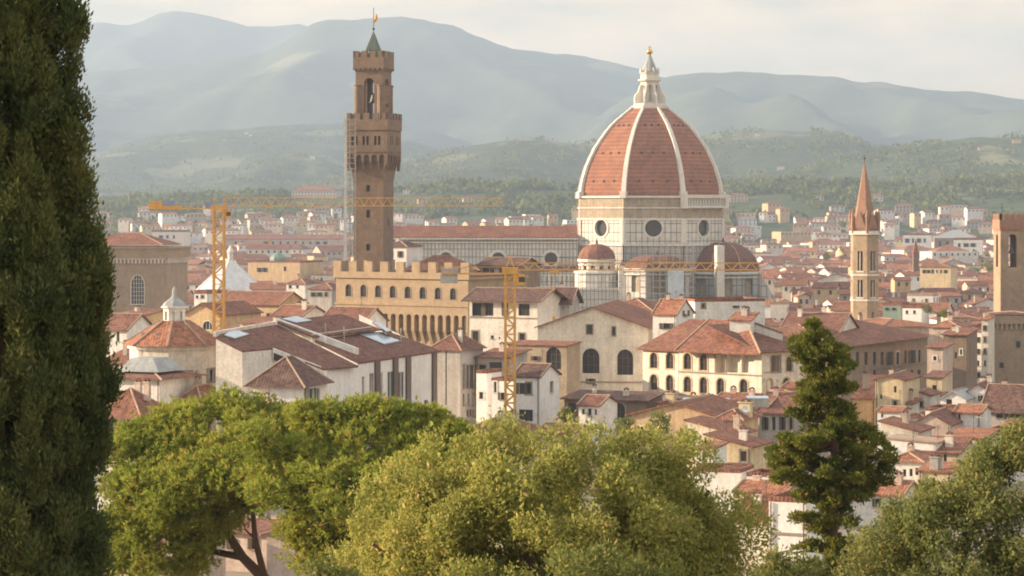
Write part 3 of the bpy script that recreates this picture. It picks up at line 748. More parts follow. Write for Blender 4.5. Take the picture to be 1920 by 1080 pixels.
    body.zprism(ngon(RL * .62, 8, A0), lz + 1.8, q(152)); body.build('lantern_body', M['marblewhite'], lan)
    for i in range(8):
        a = A0 + i * math.pi / 4; c = Vector((math.cos(a), math.sin(a), 0)); t = Vector((-c.y, c.x, 0)) * .38
        bt = MB(); pt = lambda r, z: Vector((c.x * r, c.y * r, z)) - t
        bt.prism([pt(RL + .003, lz + 1.8), pt(RL + 2.9, lz + 1.8), pt(RL + 2.9, q(182)), pt(RL + 2.3, q(177)), pt(RL + 1.3, q(172)), pt(RL + .6, q(162)), pt(RL + .003, q(158))], t * 2)
        bt.build('lantern_buttress', M['marblewhite'], lan)
    tp = MB(); tp.zprism(ngon(21.5 * px2m / .924, 8, A0), q(152) + .003, q(149)); tp.zprism(ngon(18 * px2m, 8, A0), q(149) + .003, q(138)); tp.zprism(ngon(20 * px2m, 8, A0), q(138) + .003, q(136.5)); tp.build('lantern_attic', M['marblewhite'], lan)
    for i in range(8):
        a = A0 + i * math.pi / 4; s = MB(); s.lathe([(0.5, q(136)), (.45, q(131)), (.05, q(127))], 6, (math.cos(a) * 17.5 * px2m, math.sin(a) * 17.5 * px2m)); s.build('pinnacle', M['marblewhite'], lan)
    cn = MB(); cn.lathe([(16.2 * px2m, q(136.4)), (11.5 * px2m, q(125)), (6.5 * px2m, q(113)), (2.6 * px2m, q(104)), (2.2 * px2m, q(101))], 8); cn.build('lantern_cone', M['slate'], lan)
    bl = MB(); zb = q(97); bl.lathe([(0.01, zb - 1.25)] + [(1.25 * math.cos(a), zb + 1.25 * math.sin(a)) for a in np.linspace(-1.3, 1.3, 9)] + [(.01, zb + 1.25)], 14); bl.build('gilt_ball', M['gold'], lan, smooth=True)
    cr = MB(); cr.box(-.13, .13, -.13, .13, zb + 1.2, q(85.5)); cr.box(-.75, .75, -.12, .12, q(89.5), q(88.2)); cr.build('cross', M['gold'], lan)
    # --- small exedra on the lit corner, tribunes
    def apse(name, px, rpx, d, ytop, ybase, n, dome_m, wall_m, niches, sides=None, rib=False):
        x, y = X(px, d) - cx, d - D0; r = rpx * d / F; zb, zt = Z(ybase, d), Z(ytop, d)
        a0 = R(-90 - 180.0 / n) if sides else 0
        mb = MB()
        pts = ngon(r * .96, n, a0)
        for i in range(n):
            p0, p1 = Vector(pts[i]), Vector(pts[(i + 1) % n]); e = p1 - p0; L = e.length; e.normalize()
            hol = [(L * .26, L * .74, zb - niches, zb - 1.6, 1.0)] if niches and L > 1.5 else []
            mb.wall(p0 + Vector((x, y)), e, (e.y, -e.x), L, 0, zb - .2, hol, .7)
        w = mb.build(name, M[wall_m], root); mb = MB(); mb.zprism([(x + a, y + b) for a, b in ngon(r * .96 - 1.1, n, a0)], 0, zb - .4); mb.build('niche_back', M['dark' if n == 12 else 'rawdrum'], w)
        cb = MB(); cb.zprism([(x + a, y + b) for a, b in ngon(r * 1.04, n, a0)], zb - .9, zb + .15); cb.zprism([(x + a, y + b) for a, b in ngon(r * 1.01, n, a0)], zb - 2.4, zb - 1.9); cb.build('cornice', M['marblewhite'], w)
        db = MB(); k = 7
        pf = [(r * math.cos(t * math.pi / 2) ** .9 if t < 1 else .15, zb + .15 + (zt - zb) * math.sin(t * math.pi / 2)) for t in np.linspace(0, 1, k + 1)]
        for j in range(k):
            A_, B_ = ngon(pf[j][0], n, a0), ngon(pf[j + 1][0], n, a0)
            for i in range(n):
                i2 = (i + 1) % n
                db.add([(x + A_[i][0], y + A_[i][1], pf[j][1]), (x + A_[i2][0], y + A_[i2][1], pf[j][1]), (x + B_[i2][0], y + B_[i2][1], pf[j + 1][1]), (x + B_[i][0], y + B_[i][1], pf[j + 1][1])], [(0, 1, 2, 3)])
        dm = db.build('half_dome', M[dome_m], w)
        fb = MB(); fb.lathe([(.45, zt), (.5, zt + .8), (.05, zt + 2.4)], 8, (x, y)); fb.build('finial', M['iron'], w)
        if rib:
            rb2 = MB()
            for i in range(n):
                for j in range(k): 
                    A_, B_ = ngon(pf[j][0], n, a0)[i], ngon(pf[j + 1][0], n, a0)[i]; rb2.tube((x + A_[0], y + A_[1], pf[j][1] + .1), (x + B_[0], y + B_[1], pf[j + 1][1] + .1), .26, n=5)
            rb2.build('tribune_rib', M['ridge'], w)
    apse('exedra', 1119, 35, 1016, 458, 486, 12, 'tile', 'marblewhite', 3.9)
    ex = bpy.data.objects['exedra']; ring = MB(); xx, yy, rr_ = X(1119, 1016) - cx, 1016 - D0, 41 * 1016 / F
    ring.zprism([(xx + a, yy + b) for a, b in ngon(rr_, 12, 0)], 0, Z(512, 1016)); ring.build('exedra_base', M['marble_fine'], ex); ring = MB(); ring.zprism([(xx + a, yy + b) for a, b in ngon(rr_ * 1.05, 12, 0)], Z(512, 1016) + .003, Z(508, 1016)); ring.build('cornice', M['marblewhite'], ex)
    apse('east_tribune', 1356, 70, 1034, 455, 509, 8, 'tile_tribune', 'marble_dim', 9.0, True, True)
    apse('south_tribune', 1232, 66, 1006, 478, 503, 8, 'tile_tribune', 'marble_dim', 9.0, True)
    # buttress chapels below
    mb = MB(); d = 1004
    mb.box(X(1086, d) - cx, X(1168, d) - cx, d - D0, d - D0 + 16, 0, Z(541, d)); o1 = mb.build('chapel_ring', M['marble_fine'], root)
    mb = MB(); mb.box(X(1160, d) - cx, X(1176, d) - cx, d - D0 - 1, d - D0 + 20, 0, Z(500, d)); mb.build('buttress', M['marblewhite'], root)
    mb = MB(); mb.box(X(1344, d) - cx, X(1358, d) - cx, d - D0 - 1, d - D0 + 14, 0, Z(461, d)); mb.build('buttress', M['marblewhite'], root)
    mb = MB(); dd = 1012
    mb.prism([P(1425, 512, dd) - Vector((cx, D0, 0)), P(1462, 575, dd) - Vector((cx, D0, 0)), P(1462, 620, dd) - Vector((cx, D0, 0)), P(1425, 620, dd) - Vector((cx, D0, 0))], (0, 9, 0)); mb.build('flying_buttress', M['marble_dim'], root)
    # --- nave
    dn = 1036.0
    xl, xr = X(700, dn) - cx, X(1084, dn) - cx
    ze, zr = Z(447, dn), Z(424.5, dn + 11)
    holes = []
    for px in (745, 836, 934, 1033):
        holes.append(px)
    nv = MB(); L = xr - xl
    nv.wall((xl, dn - D0), (1, 0), (0, -1), L, 0, ze, []); nv.box(xl + .01, xr, dn - D0 + .5, dn - D0 + 22, 0, ze - .1)
    nave = nv.build('nave_wall', M['marble_fine'], root)
    rf = MB(); yo = dn - D0
    rf.prism([(xl, yo - 1, ze + .2), (xr, yo - 1, ze + .2), (xr, yo + 11, zr), (xl, yo + 11, zr)], (0, 0, .3)); rf.prism([(xl, yo + 23, ze + .2), (xr, yo + 23, ze + .2), (xr, yo + 11, zr), (xl, yo + 11, zr)], (0, 0, .3)); rf.build('nave_roof', M['tile'], root)
    cb = MB(); cb.box(xl, xr, yo - 1.4, yo - .003, ze - .4, ze + .15); cb.box(xl, xr, yo - .8, yo - .003, ze - 1.8, ze - 1.3); cb.build('cornice', M['marblewhite'], nave)
    for px in holes:
        x = X(px, dn) - cx; z = Z(485, dn); r_ = 12 * dn / F
        g = MB(); g.tube((x, yo - .15, z), (x, yo + .2, z), r_, n=20); wn_ = g.build('round_window', M['glass'], nave)
        g = MB(); n = 20
        for i in range(n):
            a0, a1 = 2 * math.pi * i / n, 2 * math.pi * (i + 1) / n
            g.prism([(x + rr * math.cos(a), yo - .45, z + rr * math.sin(a)) for rr, a in ((r_, a0), (r_ + 1.1, a0), (r_ + 1.1, a1), (r_, a1))], (0, .44, 0))
        g.build('window_ring', M['marblewhite'], wn_)
    da = 1024.0; ya = da - D0; z1 = Z(509, da)
    al = MB(); al.wall((xl, ya), (1, 0), (0, -1), L, 0, z1, [(s, s + 1.0, Z(535, da), Z(518, da), .6) for s in np.arange(1.0, L - 2, 2.0)], .6); al.box(xl + .01, xr - .01, ya + .7, yo - .01, 0, z1 - .01); al.build('aisle', M['marble_fine'], root)
    ar = MB(); ar.prism([(xl, ya - .6, z1 + .05), (xr, ya - .6, z1 + .05), (xr, yo - .02, Z(500, dn)), (xl, yo - .02, Z(500, dn))], (0, 0, .3)); ar.build('aisle_roof', M['tile_old'], root)
    return root
CATH = cathedral()

def lattice(name, label, cat, px0, px1, d, y0, y1, nx, ny, w, depth, mat='steel', sheets=()):
    x0, x1 = X(px0, d), X(px1, d); z0, z1 = max(Z(y1, d), 0), Z(y0, d); cx = (x0 + x1) / 2
    root = thing(name, label, cat, (cx, d, 0))
    pb, lb, bb = MB(), MB(), MB()
    for i in range(nx + 1):
        x = x0 - cx + (x1 - x0) * i / nx
        for yy in (0, depth): pb.box(x - w / 2, x + w / 2, yy - w / 2, yy + w / 2, 0, z1)
    for j in range(ny + 1):
        z = z0 + (z1 - z0) * j / ny - .2
        for yy in (-w, depth + w): lb.box(x0 - cx, x1 - cx, yy - w * .45, yy + w * .45, z - w / 2, z + w / 2)
        lb.box(x0 - cx + .02, x1 - cx - .02, .2, depth - .2, z - .12, z - .05)
    pb.build('upright', M[mat], root); lb.build('walkway', M[mat], root)
    for (a, b, c, e, m_) in sheets:
        s = MB(); s.box(X(a, d) - cx, X(b, d) - cx, -w * 1.8, -w * 1.2, Z(e, d), Z(c, d)); s.build('sheeting', M[m_], root)
    return root
lattice('scaffolding', 'steel scaffolding with a pale blue sheet against the apse below the great dome', 'scaffolding', 1200, 1300, 988, 455, 620, 8, 14, 0.16, 1.4, sheets=[(1252, 1282, 505, 575, 'bluesheet')])
lattice('scaffolding', 'low steel scaffolding below the small orange half dome of the cathedral', 'scaffolding', 1088, 1166, 986, 515, 620, 7, 9, 0.14, 1.4)

# ================================================================ palazzo: tower and crenellated body
def merlons(mb, poly, z0, z1, w, gap, t, inset=0.0):
    n = len(poly)
    for i in range(n):
        p, q = Vector(poly[i]), Vector(poly[(i + 1) % n]); e = q - p; L = e.length; e.normalize(); nn = Vector((e.y, -e.x))
        k = max(1, round((L + gap) / (w + gap))); ww = (L - gap * (k - 1)) / k
        for j in range(k):
            a, b = p + e * (j * (ww + gap)), p + e * (j * (ww + gap) + ww)
            mb.zprism([tuple(a), tuple(b), tuple(b - nn * t), tuple(a - nn * t)], z0, z1)

def square(s): return [(-s / 2, -s / 2), (s / 2, -s / 2), (s / 2, s / 2), (-s / 2, s / 2)]

def town_tower():
    d = 618.0; th = R(-16); q = lambda py: Z(py, d - 4)
    root = thing('town_hall_tower', 'tall brown stone tower with flared battlements, open belfry and green spire', 'tower', (X(700.5, d), d, 0), th)
    S, SB = 7.5, 10.4
    def holed(mb, s, z0, z1, hF, hR):
        h = s / 2
        mb.wall((-h, -h), (1, 0), (0, -1), s, z0, z1, hF, .5); mb.wall((h, -h), (0, 1), (1, 0), s, z0, z1, hR, .5)
        mb.add([(h, h, z0), (-h, h, z0), (-h, h, z1), (h, h, z1)], [(0, 1, 2, 3)]); mb.add([(-h, h, z0), (-h, -h, z0), (-h, -h, z1), (-h, h, z1)], [(0, 1, 2, 3)])
    px = d / F / math.cos(R(16))
    hF = [((698 - 9 - 665) * px, (698 - 2 - 665) * px, q(b), q(a), 0) for a, b in ((347, 359), (394, 408), (458, 470))]
    mb = MB(); holed(mb, S, 0, q(342), hF, [(S * .48, S * .58, q(425), q(410), 0)])
    shaft = mb.build('shaft', M['towerstone'], root)
    for (u0, u1, z0, z1, _) in hF:
        g = MB(); g.box(-S / 2 + u0 - .1, -S / 2 + u1 + .1, -S / 2 + .4, -S / 2 + .45, z0 - .1, z1 + .1); g.build('window', M['dark'], root)
    # flare with corbel arches
    fl = MB(); fl.frustum(square(S), q(342), square(SB - 1.6), q(306)); fl.zprism(square(SB - 1.6), q(306), q(288)); fl.build('flare', M['towerstone'], root)
    cb = MB(); n = 6
    for sd in range(4):
        rot = Matrix.Rotation(sd * math.pi / 2, 3, 'Z')
        tmp = MB(); h = SB / 2
        for i in range(n):
            x = -h + .35 + (SB - .7) * i / (n - 1)
            tmp.prism([(x - .3, -h + .85, q(320)), (x - .3, -h + .03, q(303)), (x - .3, -h + .03, q(290)), (x - .3, -h + .85, q(290))], (.6, 0, 0))
        step = (SB - .7) / (n - 1)
        tmp.wall((-h, -h), (1, 0), (0, -1), SB, q(303), q(285), [(.35 + .3 + step * i, .35 - .3 + step * (i + 1), q(303.1), q(290), 1.0) for i in range(n - 1)], .8)
        cb.add([tuple(rot @ Vector(p)) for p in tmp.v], tmp.f)
    cb.build('corbel_arcade', M['towerstone'], root)
    h = SB / 2; gw = MB()
    pairs = [((x0 - 651.5) * px, (x1 - 651.5) * px) for x0, x1 in ((662, 666.5), (669.5, 674), (683, 687.5), (690.5, 695), (705, 709.5), (712.5, 717))]
    hh = [(a, b, q(272), q(255), .9) for a, b in pairs]
    gw.wall((-h, -h), (1, 0), (0, -1), SB, q(285), q(244), hh, .5)
    gw.wall((h, -h), (0, 1), (1, 0), SB, q(285), q(244), [(SB * f, SB * f + .6, q(272), q(255), .9) for f in (.22, .34, .62, .74)], .5)
    gw.wall((-h, -h), (0, 1), (-1, 0), SB, q(285), q(244), [], .5); gw.add([(h, h, q(285)), (-h, h, q(285)), (-h, h, q(244)), (h, h, q(244))], [(0, 1, 2, 3)])
    gal = gw.build('gallery_wall', M['towerstone'], root)
    for a, b in pairs:
        g = MB(); g.box(-h + a - .1, -h + b + .1, -h + .42, -h + .47, q(273), q(254)); g.build('window', M['dark'], gal)
    st = MB(); st.zprism(square(SB + .35), q(285.5), q(284)); st.build('string_course', M['towerstone'], gal); st = MB(); st.zprism(square(SB + .5), q(244), q(242)); st.build('string_course', M['towerstone'], gal)
    pp = MB(); B2 = SB + .35
    pp.zprism(square(B2), q(242) + .002, q(224)); merlons(pp, square(B2), q(224) + .002, q(212), 1.55, .85, .55); pp.build('battlement', M['towerstone'], root)
    # belfry
    s2 = 6.75; h = s2 / 2; be = MB(); zb = q(224)
    for sd in range(4):
        rot = Matrix.Rotation(sd * math.pi / 2, 3, 'Z'); tmp = MB()
        tmp.wall((-h, -h), (1, 0), (0, -1), s2, zb, q(136), [(s2 * .31, s2 * .69, zb + .2, q(146), 1.0)], 1.3)
        tmp.wall((-h + 1.3, -h + 1.3), (1, 0), (0, -1), s2 - 2.6, zb, q(136), [(s2 * .31 - 1.3, s2 * .69 - 1.3, zb + .2, q(146), 1.0)], .02)
        be.add([tuple(rot @ Vector(p)) for p in tmp.v], tmp.f)
    be.zprism(square(s2), q(136), q(134)); bf = be.build('belfry', M['towerstone'], root)
    co = MB()
    for sx in (-1, 1):
        for sy in (-1, 1): co.lathe([(.95, zb), (.95, q(162)), (1.1, q(160)), (1.1, q(158))], 12, (sx * (h - .45), sy * (h - .45)))
    co.build('column', M['towerstone'], bf)
    bell = MB(); zc = q(182); bell.lathe([(1.15, zc - 1.3), (.95, zc - .9), (.7, zc), (.55, zc + .6), (.1, zc + .9)], 14); bell.box(-.1, .1, -2.0, 2.0, zc + .9, zc + 1.15); bell.build('bell', M['iron'], bf)
    cr = MB(); s3 = 7.7
    cr.frustum(square(s2), q(134) + .002, square(s3), q(128)); cr.zprism(square(s3), q(128) + .002, q(107)); merlons(cr, square(s3), q(107) + .002, q(95), 1.4, .75, .5); cr.build('crown_battlement', M['towerstone'], root)
    cs = MB(); n = 7
    for sd in range(4):
        rot = Matrix.Rotation(sd * math.pi / 2, 3, 'Z'); tmp = MB()
        for i in range(n):
            x = -s3 / 2 + .3 + (s3 - .6) * i / (n - 1); tmp.box(x - .2, x + .2, -s3 / 2 - .12, -s3 / 2 + .3, q(131), q(126))
        cs.add([tuple(rot @ Vector(p)) for p in tmp.v], tmp.f)
    cs.build('corbel', M['towerstone'], root)
    sp = MB()
    for sx in (-1, 1):
        for sy in (-1, 1): sp.box(sx * 1.3 - .25, sx * 1.3 + .25, sy * 1.3 - .25, sy * 1.3 + .25, q(107), q(93))
    sp.frustum(square(3.0), q(93), square(.25), q(58)); sp.build('spire', M['copper'], root)
    va = MB(); va.tube((0, 0, q(59)), (0, 0, q(12)), .09, n=6); va.lathe([(.02, q(55)), (.42, q(52)), (.02, q(49))], 10); pole = va.build('vane_pole', M['iron'], root)
    li = MB(); z0 = q(40); li.path([(.15, 0, z0), (.45, 0, z0 + .7), (.75, 0, z0 + 1.5), (.6, 0, z0 + 2.0)], [.12, .34, .3, .2], 7); li.path([(.4, 0, z0 + .4), (.95, 0, z0 + .5), (1.0, 0, z0 + 1.3)], [.1, .07, .05], 5); li.path([(.7, 0, z0 + 1.4), (.1, 0, z0 + 1.5)], [.1, .06], 5); li.build('lion_vane', M['gold'], pole)
    return root
TOWER = town_tower()
lattice('scaffold_tower', 'slender white sheeted scaffold standing along the brown tall tower', 'scaffolding', 645, 666, 608, 222, 510, 2, 28, 0.13, 2.2, sheets=[(645, 650.5, 212, 510, 'sheet')])

def palazzo():
    b = Bld('town_hall', 'ochre crenellated stone palace with eight arched windows beneath the tall brown tower', 'palace', (630, 602), (878, 581), 24, base=0, exact=True)
    L, D = b.L, b.D; zl = lambda py, px=None: b.zl(py, b.hit(px)[0] if px else L / 2)
    zc = zl(522.5); zs = zl(571.5)
    for px in (653.5, 681.5, 709, 736.5, 764.5, 792.5, 821, 849.5):
        u, d_ = b.hit(px); k = (px - 653) / 196
        w = 5.6 * d_ / F / b.e.x
        b.winu(u - w, u + w, b.z(555.5 + 6.5 * k, d_), b.z(533 + 7.5 * k, d_), arch=1.0, frame=True, sur='trim')
    mb = MB(); t = 1.4; zt = zl(491); zlow = zl(586)
    mb.wall((0, 0), (1, 0), (0, -1), L, zlow, zc, b.holes['F']); mb.wall((L, 0), (0, 1), (1, 0), D, zlow, zc, []); mb.wall((0, 0), (0, 1), (-1, 0), D, zlow, zc, [])
    mb.add([(0, 0, zlow), (L, 0, zlow), (L, t, zlow), (0, t, zlow)], [(0, 1, 2, 3)]); mb.add([(L, 0, zlow), (L, D, zlow), (L - t, D, zlow), (L - t, 0, zlow)], [(0, 1, 2, 3)])
    mb.box(1, L - 1, 1, D, zlow + .1, zc - .4)
    mb.build('gallery', M['ashlar'], b.root)
    lo = MB(); lo.wall((0, t), (1, 0), (0, -1), L - t, 0, zlow, []); lo.wall((L - t, t), (0, 1), (1, 0), D - t, 0, zlow, []); lo.wall((0, t), (0, 1), (-1, 0), D - t, 0, zlow, []); lo.build('lower_wall', M['ashlar'], b.root)
    ar = MB(); n = 17; st = L / n; zb0 = zl(619)
    ar.wall((0, 0), (1, 0), (0, -1), L, zb0, zlow, [(st * i + .42, st * (i + 1) - .42, zb0 + .01, zl(588.5), .95) for i in range(n)], t - .05)
    ar.wall((L, 0), (0, 1), (1, 0), D, zb0, zlow, [(st * i + .42, st * (i + 1) - .42, zb0 + .01, zl(588.5), .95) for i in range(int(D / st))], t - .05)
    for i in range(n + 1):
        u = min(max(st * i, .42), L - .42); ar.prism([(u - .42, t, zb0 - 3.2), (u - .42, .02, zb0), (u - .42, t, zb0)], (.84, 0, 0))
    ar.build('corbel_arcade', M['ashlar'], b.root)
    sc = MB(); sc.box(-.25, L + .25, -.25, -.003, zs - .2, zs + .2); sc.box(L + .003, L + .25, .003, D, zs - .2, zs + .2)
    sc.box(-.5, L + .5, -.5, D, zc + .003, zc + .55); sc.build('string_course', M['ashlar'], b.root)
    pa = MB(); z2 = zl(510.5); o = .45
    poly = [(-o, -o), (L + o, -o), (L + o, D), (-o, D)]
    for x0, x1, y0, y1 in ((-o, L + o, -o, .5), (-o, .5, .502, D)): pa.box(x0, x1, y0, y1, zc + .553, z2)
    k = 9; ww = (L + 2 * o) / (k + (k - 1) * 1.02); gp = ww * 1.02
    for i in range(k): x = -o + i * (ww + gp); pa.box(x, x + ww, -o, .45, z2 + .002, zt)
    for i in range(5): y = 2.2 + i * (ww + gp); pa.box(-o, .45, y, y + ww, z2 + .002, zt)
    pa.build('battlement', M['ashlar'], b.root)
    wk = MB(); wk.box(.502, L - .502, .502, D, zc + .2, zc + .9); wk.build('roof_terrace', M['tile_old'], b.root)
    return b
PAL = palazzo()
b = Bld('courtyard_hall', 'broad red hipped roof rising behind the ochre crenellations', 'hall', (757, 634), (896, 634), 14, base=0)
ze, zr = b.zl(505, b.L / 2), b.zl(479, b.L / 2, 7)
b.walls(ze, 'hip', zr, 'beige'); b.roof('hip', ze, zr, 'tile')
b = Bld('rear_hall', 'dark tiled block with a gabled end behind the ochre palace and yellow crane', 'hall', (897, 640), (976, 632), 12, base=0)
b.win(905, 920, 502, 510, frame=True); b.win(926, 936, 504, 511, glass='bluesheet')
ze, zr = b.zl(498, b.L / 2), b.zl(484, b.L / 2, 7)
b.walls(ze, 'gable_u', zr, 'brown'); b.roof('gable_u', ze, zr, 'tile_dark')
house('turret_house', 'small pale turret with brown cap beside the tall tower', (718, 640), (762, 636), 9, 461, 452, 'hip', 'greywhite', 'tile_dark', wins=[(729, 734, 471, 482), (748, 753, 471, 482)], base=0)

# ================================================================ granary church (brown block)
def granary():
    b = Bld('granary_church', 'massive brown stone church block with white arched cornice and traceried window', 'church', (128, 822), (312, 817), 24, base=0)
    L, D = b.L, b.D; zl = lambda py: b.zl(py, L)
    zt, zc, za = zl(463), zl(484), zl(494)
    for c in (200, 258):
        b.win(c - 12, c + 12, 516, 570, arch=1.4, frame='marblewhite', sur='marblewhite')
    mb = MB(); mb.wall((0, 0), (1, 0), (0, -1), L, 0, za, b.holes['F']); mb.wall((L, 0), (0, 1), (1, 0), D, 0, za, []); mb.wall((0, 0), (0, 1), (-1, 0), D, 0, za, []); mb.add([(0, D, 0), (L, D, 0), (L, D, za), (0, D, za)], [(0, 1, 2, 3)]); mb.build('wall', M['stone'], b.root)
    cb = MB(); n = 26; st = L / n; cb.wall((0, -.35), (1, 0), (0, -1), L, za, zc, [(st * i + .2, st * (i + 1) - .2, za + .01, zc - .35, 1.0) for i in range(n)], .33); n2 = int(D / st)
    cb.wall((L + .35, 0), (0, 1), (1, 0), D, za, zc, [(st * i + .2, st * (i + 1) - .2, za + .01, zc - .35, 1.0) for i in range(n2)], .33); cb.build('arched_cornice', M['pale'], b.root)
    tp = MB(); tp.box(.01, L - .01, .01, D, za, zc); tp.box(-.8, L + .8, -.8, D + .8, zc + .002, zt - .6); tp.box(-1.2, L + 1.2, -1.2, D + 1.2, zt - .598, zt); tp.build('parapet', M['stone'], b.root)
    rb, rc = roof_mb('hip', L, D, zt + .1, zt + 4.2, -1.5); r_ = rb.build('roof', M['tile'], b.root); rc.build('ridge_cap', M['ridge'], r_)
granary()

# ================================================================ baptistery
def baptistery():
    d = 1120.0; x = X(432, d); root = thing('baptistery', 'white eight-sided pyramid roof of marble with a tiny lantern', 'baptistery', (x, d, 0))
    r = 88 * d / F; A0 = R(-90 - 22.5 + 8)
    mb = MB(); mb.zprism(ngon(r * .97, 8, A0), 0, Z(561, d)); mb.build('wall', M['marble_fine'], root)
    rf = MB(); rf.frustum(ngon(r, 8, A0), Z(561, d), ngon(1.5, 8, A0), Z(489, d)); ro = rf.build('roof', M['sheet'], root)
    rb = MB()
    for (a, b_), (c, e) in zip(ngon(r, 8, A0), ngon(1.5, 8, A0)): rb.tube((a, b_, Z(561, d)), (c, e, Z(489, d)), .25, n=5)
    rb.build('roof_rib', M['marblewhite'], ro)
    ln = MB(); ln.zprism(ngon(1.35, 8, A0), Z(489, d) + .002, Z(473, d)); ln.lathe([(1.7, Z(473, d) + .003), (.9, Z(466, d)), (.1, Z(459, d))], 8); ln.build('lantern', M['marblewhite'], root)
baptistery()

M['bellstone'] = surf('warm_grey_sandstone', (0.42, 0.31, 0.20), fine=1.2, amount=0.42, bump=0.4, streak=0.25)
# ================================================================ hexagonal bell tower with spire
def bell_tower():
    d = 690.0; q = lambda py: Z(py, d); root = thing('bell_tower', 'slender six-sided bell tower with paired windows and brick spire', 'bell tower', (X(1621, d), d, 0))
    rr = 27.5 * d / F; A0 = R(-90 + 2); pts = ngon(rr, 6, A0)
    mb = MB()
    for i in range(6):
        p0, p1 = Vector(pts[i]), Vector(pts[(i + 1) % 6]); e = p1 - p0; L = e.length; e.normalize(); m = L / 2
        holes = []
        for y0, y1 in ((470, 507), (524, 556)):
            holes += [(m - .72, m - .1, q(y1), q(y0), 1.2), (m + .1, m + .72, q(y1), q(y0), 1.2)]
        holes += [(m - .45, m + .45, q(598), q(584), 1.0)]
        mb.wall(p0, e, (e.y, -e.x), L, 0, q(440), holes, .55)
    mb.zprism(ngon(rr - .7, 6, A0), 0, q(440)); sh = mb.build('shaft', M['bellstone'], root)
    for y0, y1 in ((470, 507), (524, 556)):
        for i in (0, 5, 1, 4):
            p0, p1 = Vector(pts[i]), Vector(pts[(i + 1) % 6]); e = (p1 - p0).normalized(); mdl = (p0 + p1) / 2; nn = Vector((e.y, -e.x))
            g = MB(); a, b_ = mdl - e * .95 - nn * .5, mdl + e * .95 - nn * .5
            g.zprism([tuple(a), tuple(b_), tuple(b_ - nn * .1), tuple(a - nn * .1)], q(y1) - .1, q(y0) + .2); w = g.build('window', M['dark'], root)
            s = MB(); a, b_ = mdl - e * 1.1 + nn * .12, mdl + e * 1.1 + nn * .12
            s.zprism([tuple(a), tuple(b_), tuple(b_ - nn * .11), tuple(a - nn * .11)], q(y1) - .45, q(y1) - .1)
            c = mdl + nn * .02; s.lathe([(.11, q(y1)), (.11, q(y0 + 4))], 8, tuple(c)); s.build('colonnette', M['pale'], w)
    for y, pr, t in ((440, .45, 1.0), (517, .2, .5), (564, .2, .5)):
        bd = MB(); bd.zprism(ngon(rr + pr, 6, A0), q(y), q(y) + t); bd.build('string_course', M['pale'], root)
    r2 = MB(); r2.zprism(ngon(rr + .1, 6, A0), q(440) + 1.003, q(428)); top = r2.build('upper_stage', M['towerstone'], root)
    for i in range(6):
        p0, p1 = Vector(pts[i]), Vector(pts[(i + 1) % 6]); e = (p1 - p0).normalized(); m = (p0 + p1) / 2; nn = Vector((e.y, -e.x)); hw = (p1 - p0).length * .42
        g = MB(); o = m + nn * .15
        g.prism([(o.x - e.x * hw, o.y - e.y * hw, q(428)), (o.x + e.x * hw, o.y + e.y * hw, q(428)), (o.x, o.y, q(397))], (-nn.x * .8, -nn.y * .8, 0)); g.build('gable', M['brick'], top)
        c = Vector(pts[i]) * 1.02; pn = MB(); pn.lathe([(.42, q(437)), (.42, q(408)), (.55, q(407)), (.02, q(390))], 6, tuple(c)); pn.build('pinnacle', M['brick'], top)
    sp = MB(); sp.frustum(ngon(rr * .86, 6, A0), q(427.9), ngon(.16, 6, A0), q(305)); sp.build('spire', M['brick'], root)
    va = MB(); va.tube((0, 0, q(306)), (0, 0, q(292)), .09); va.lathe([(.02, q(299)), (.5, q(297)), (.02, q(294.5))], 8); va.build('vane', M['iron'], root)
bell_tower()

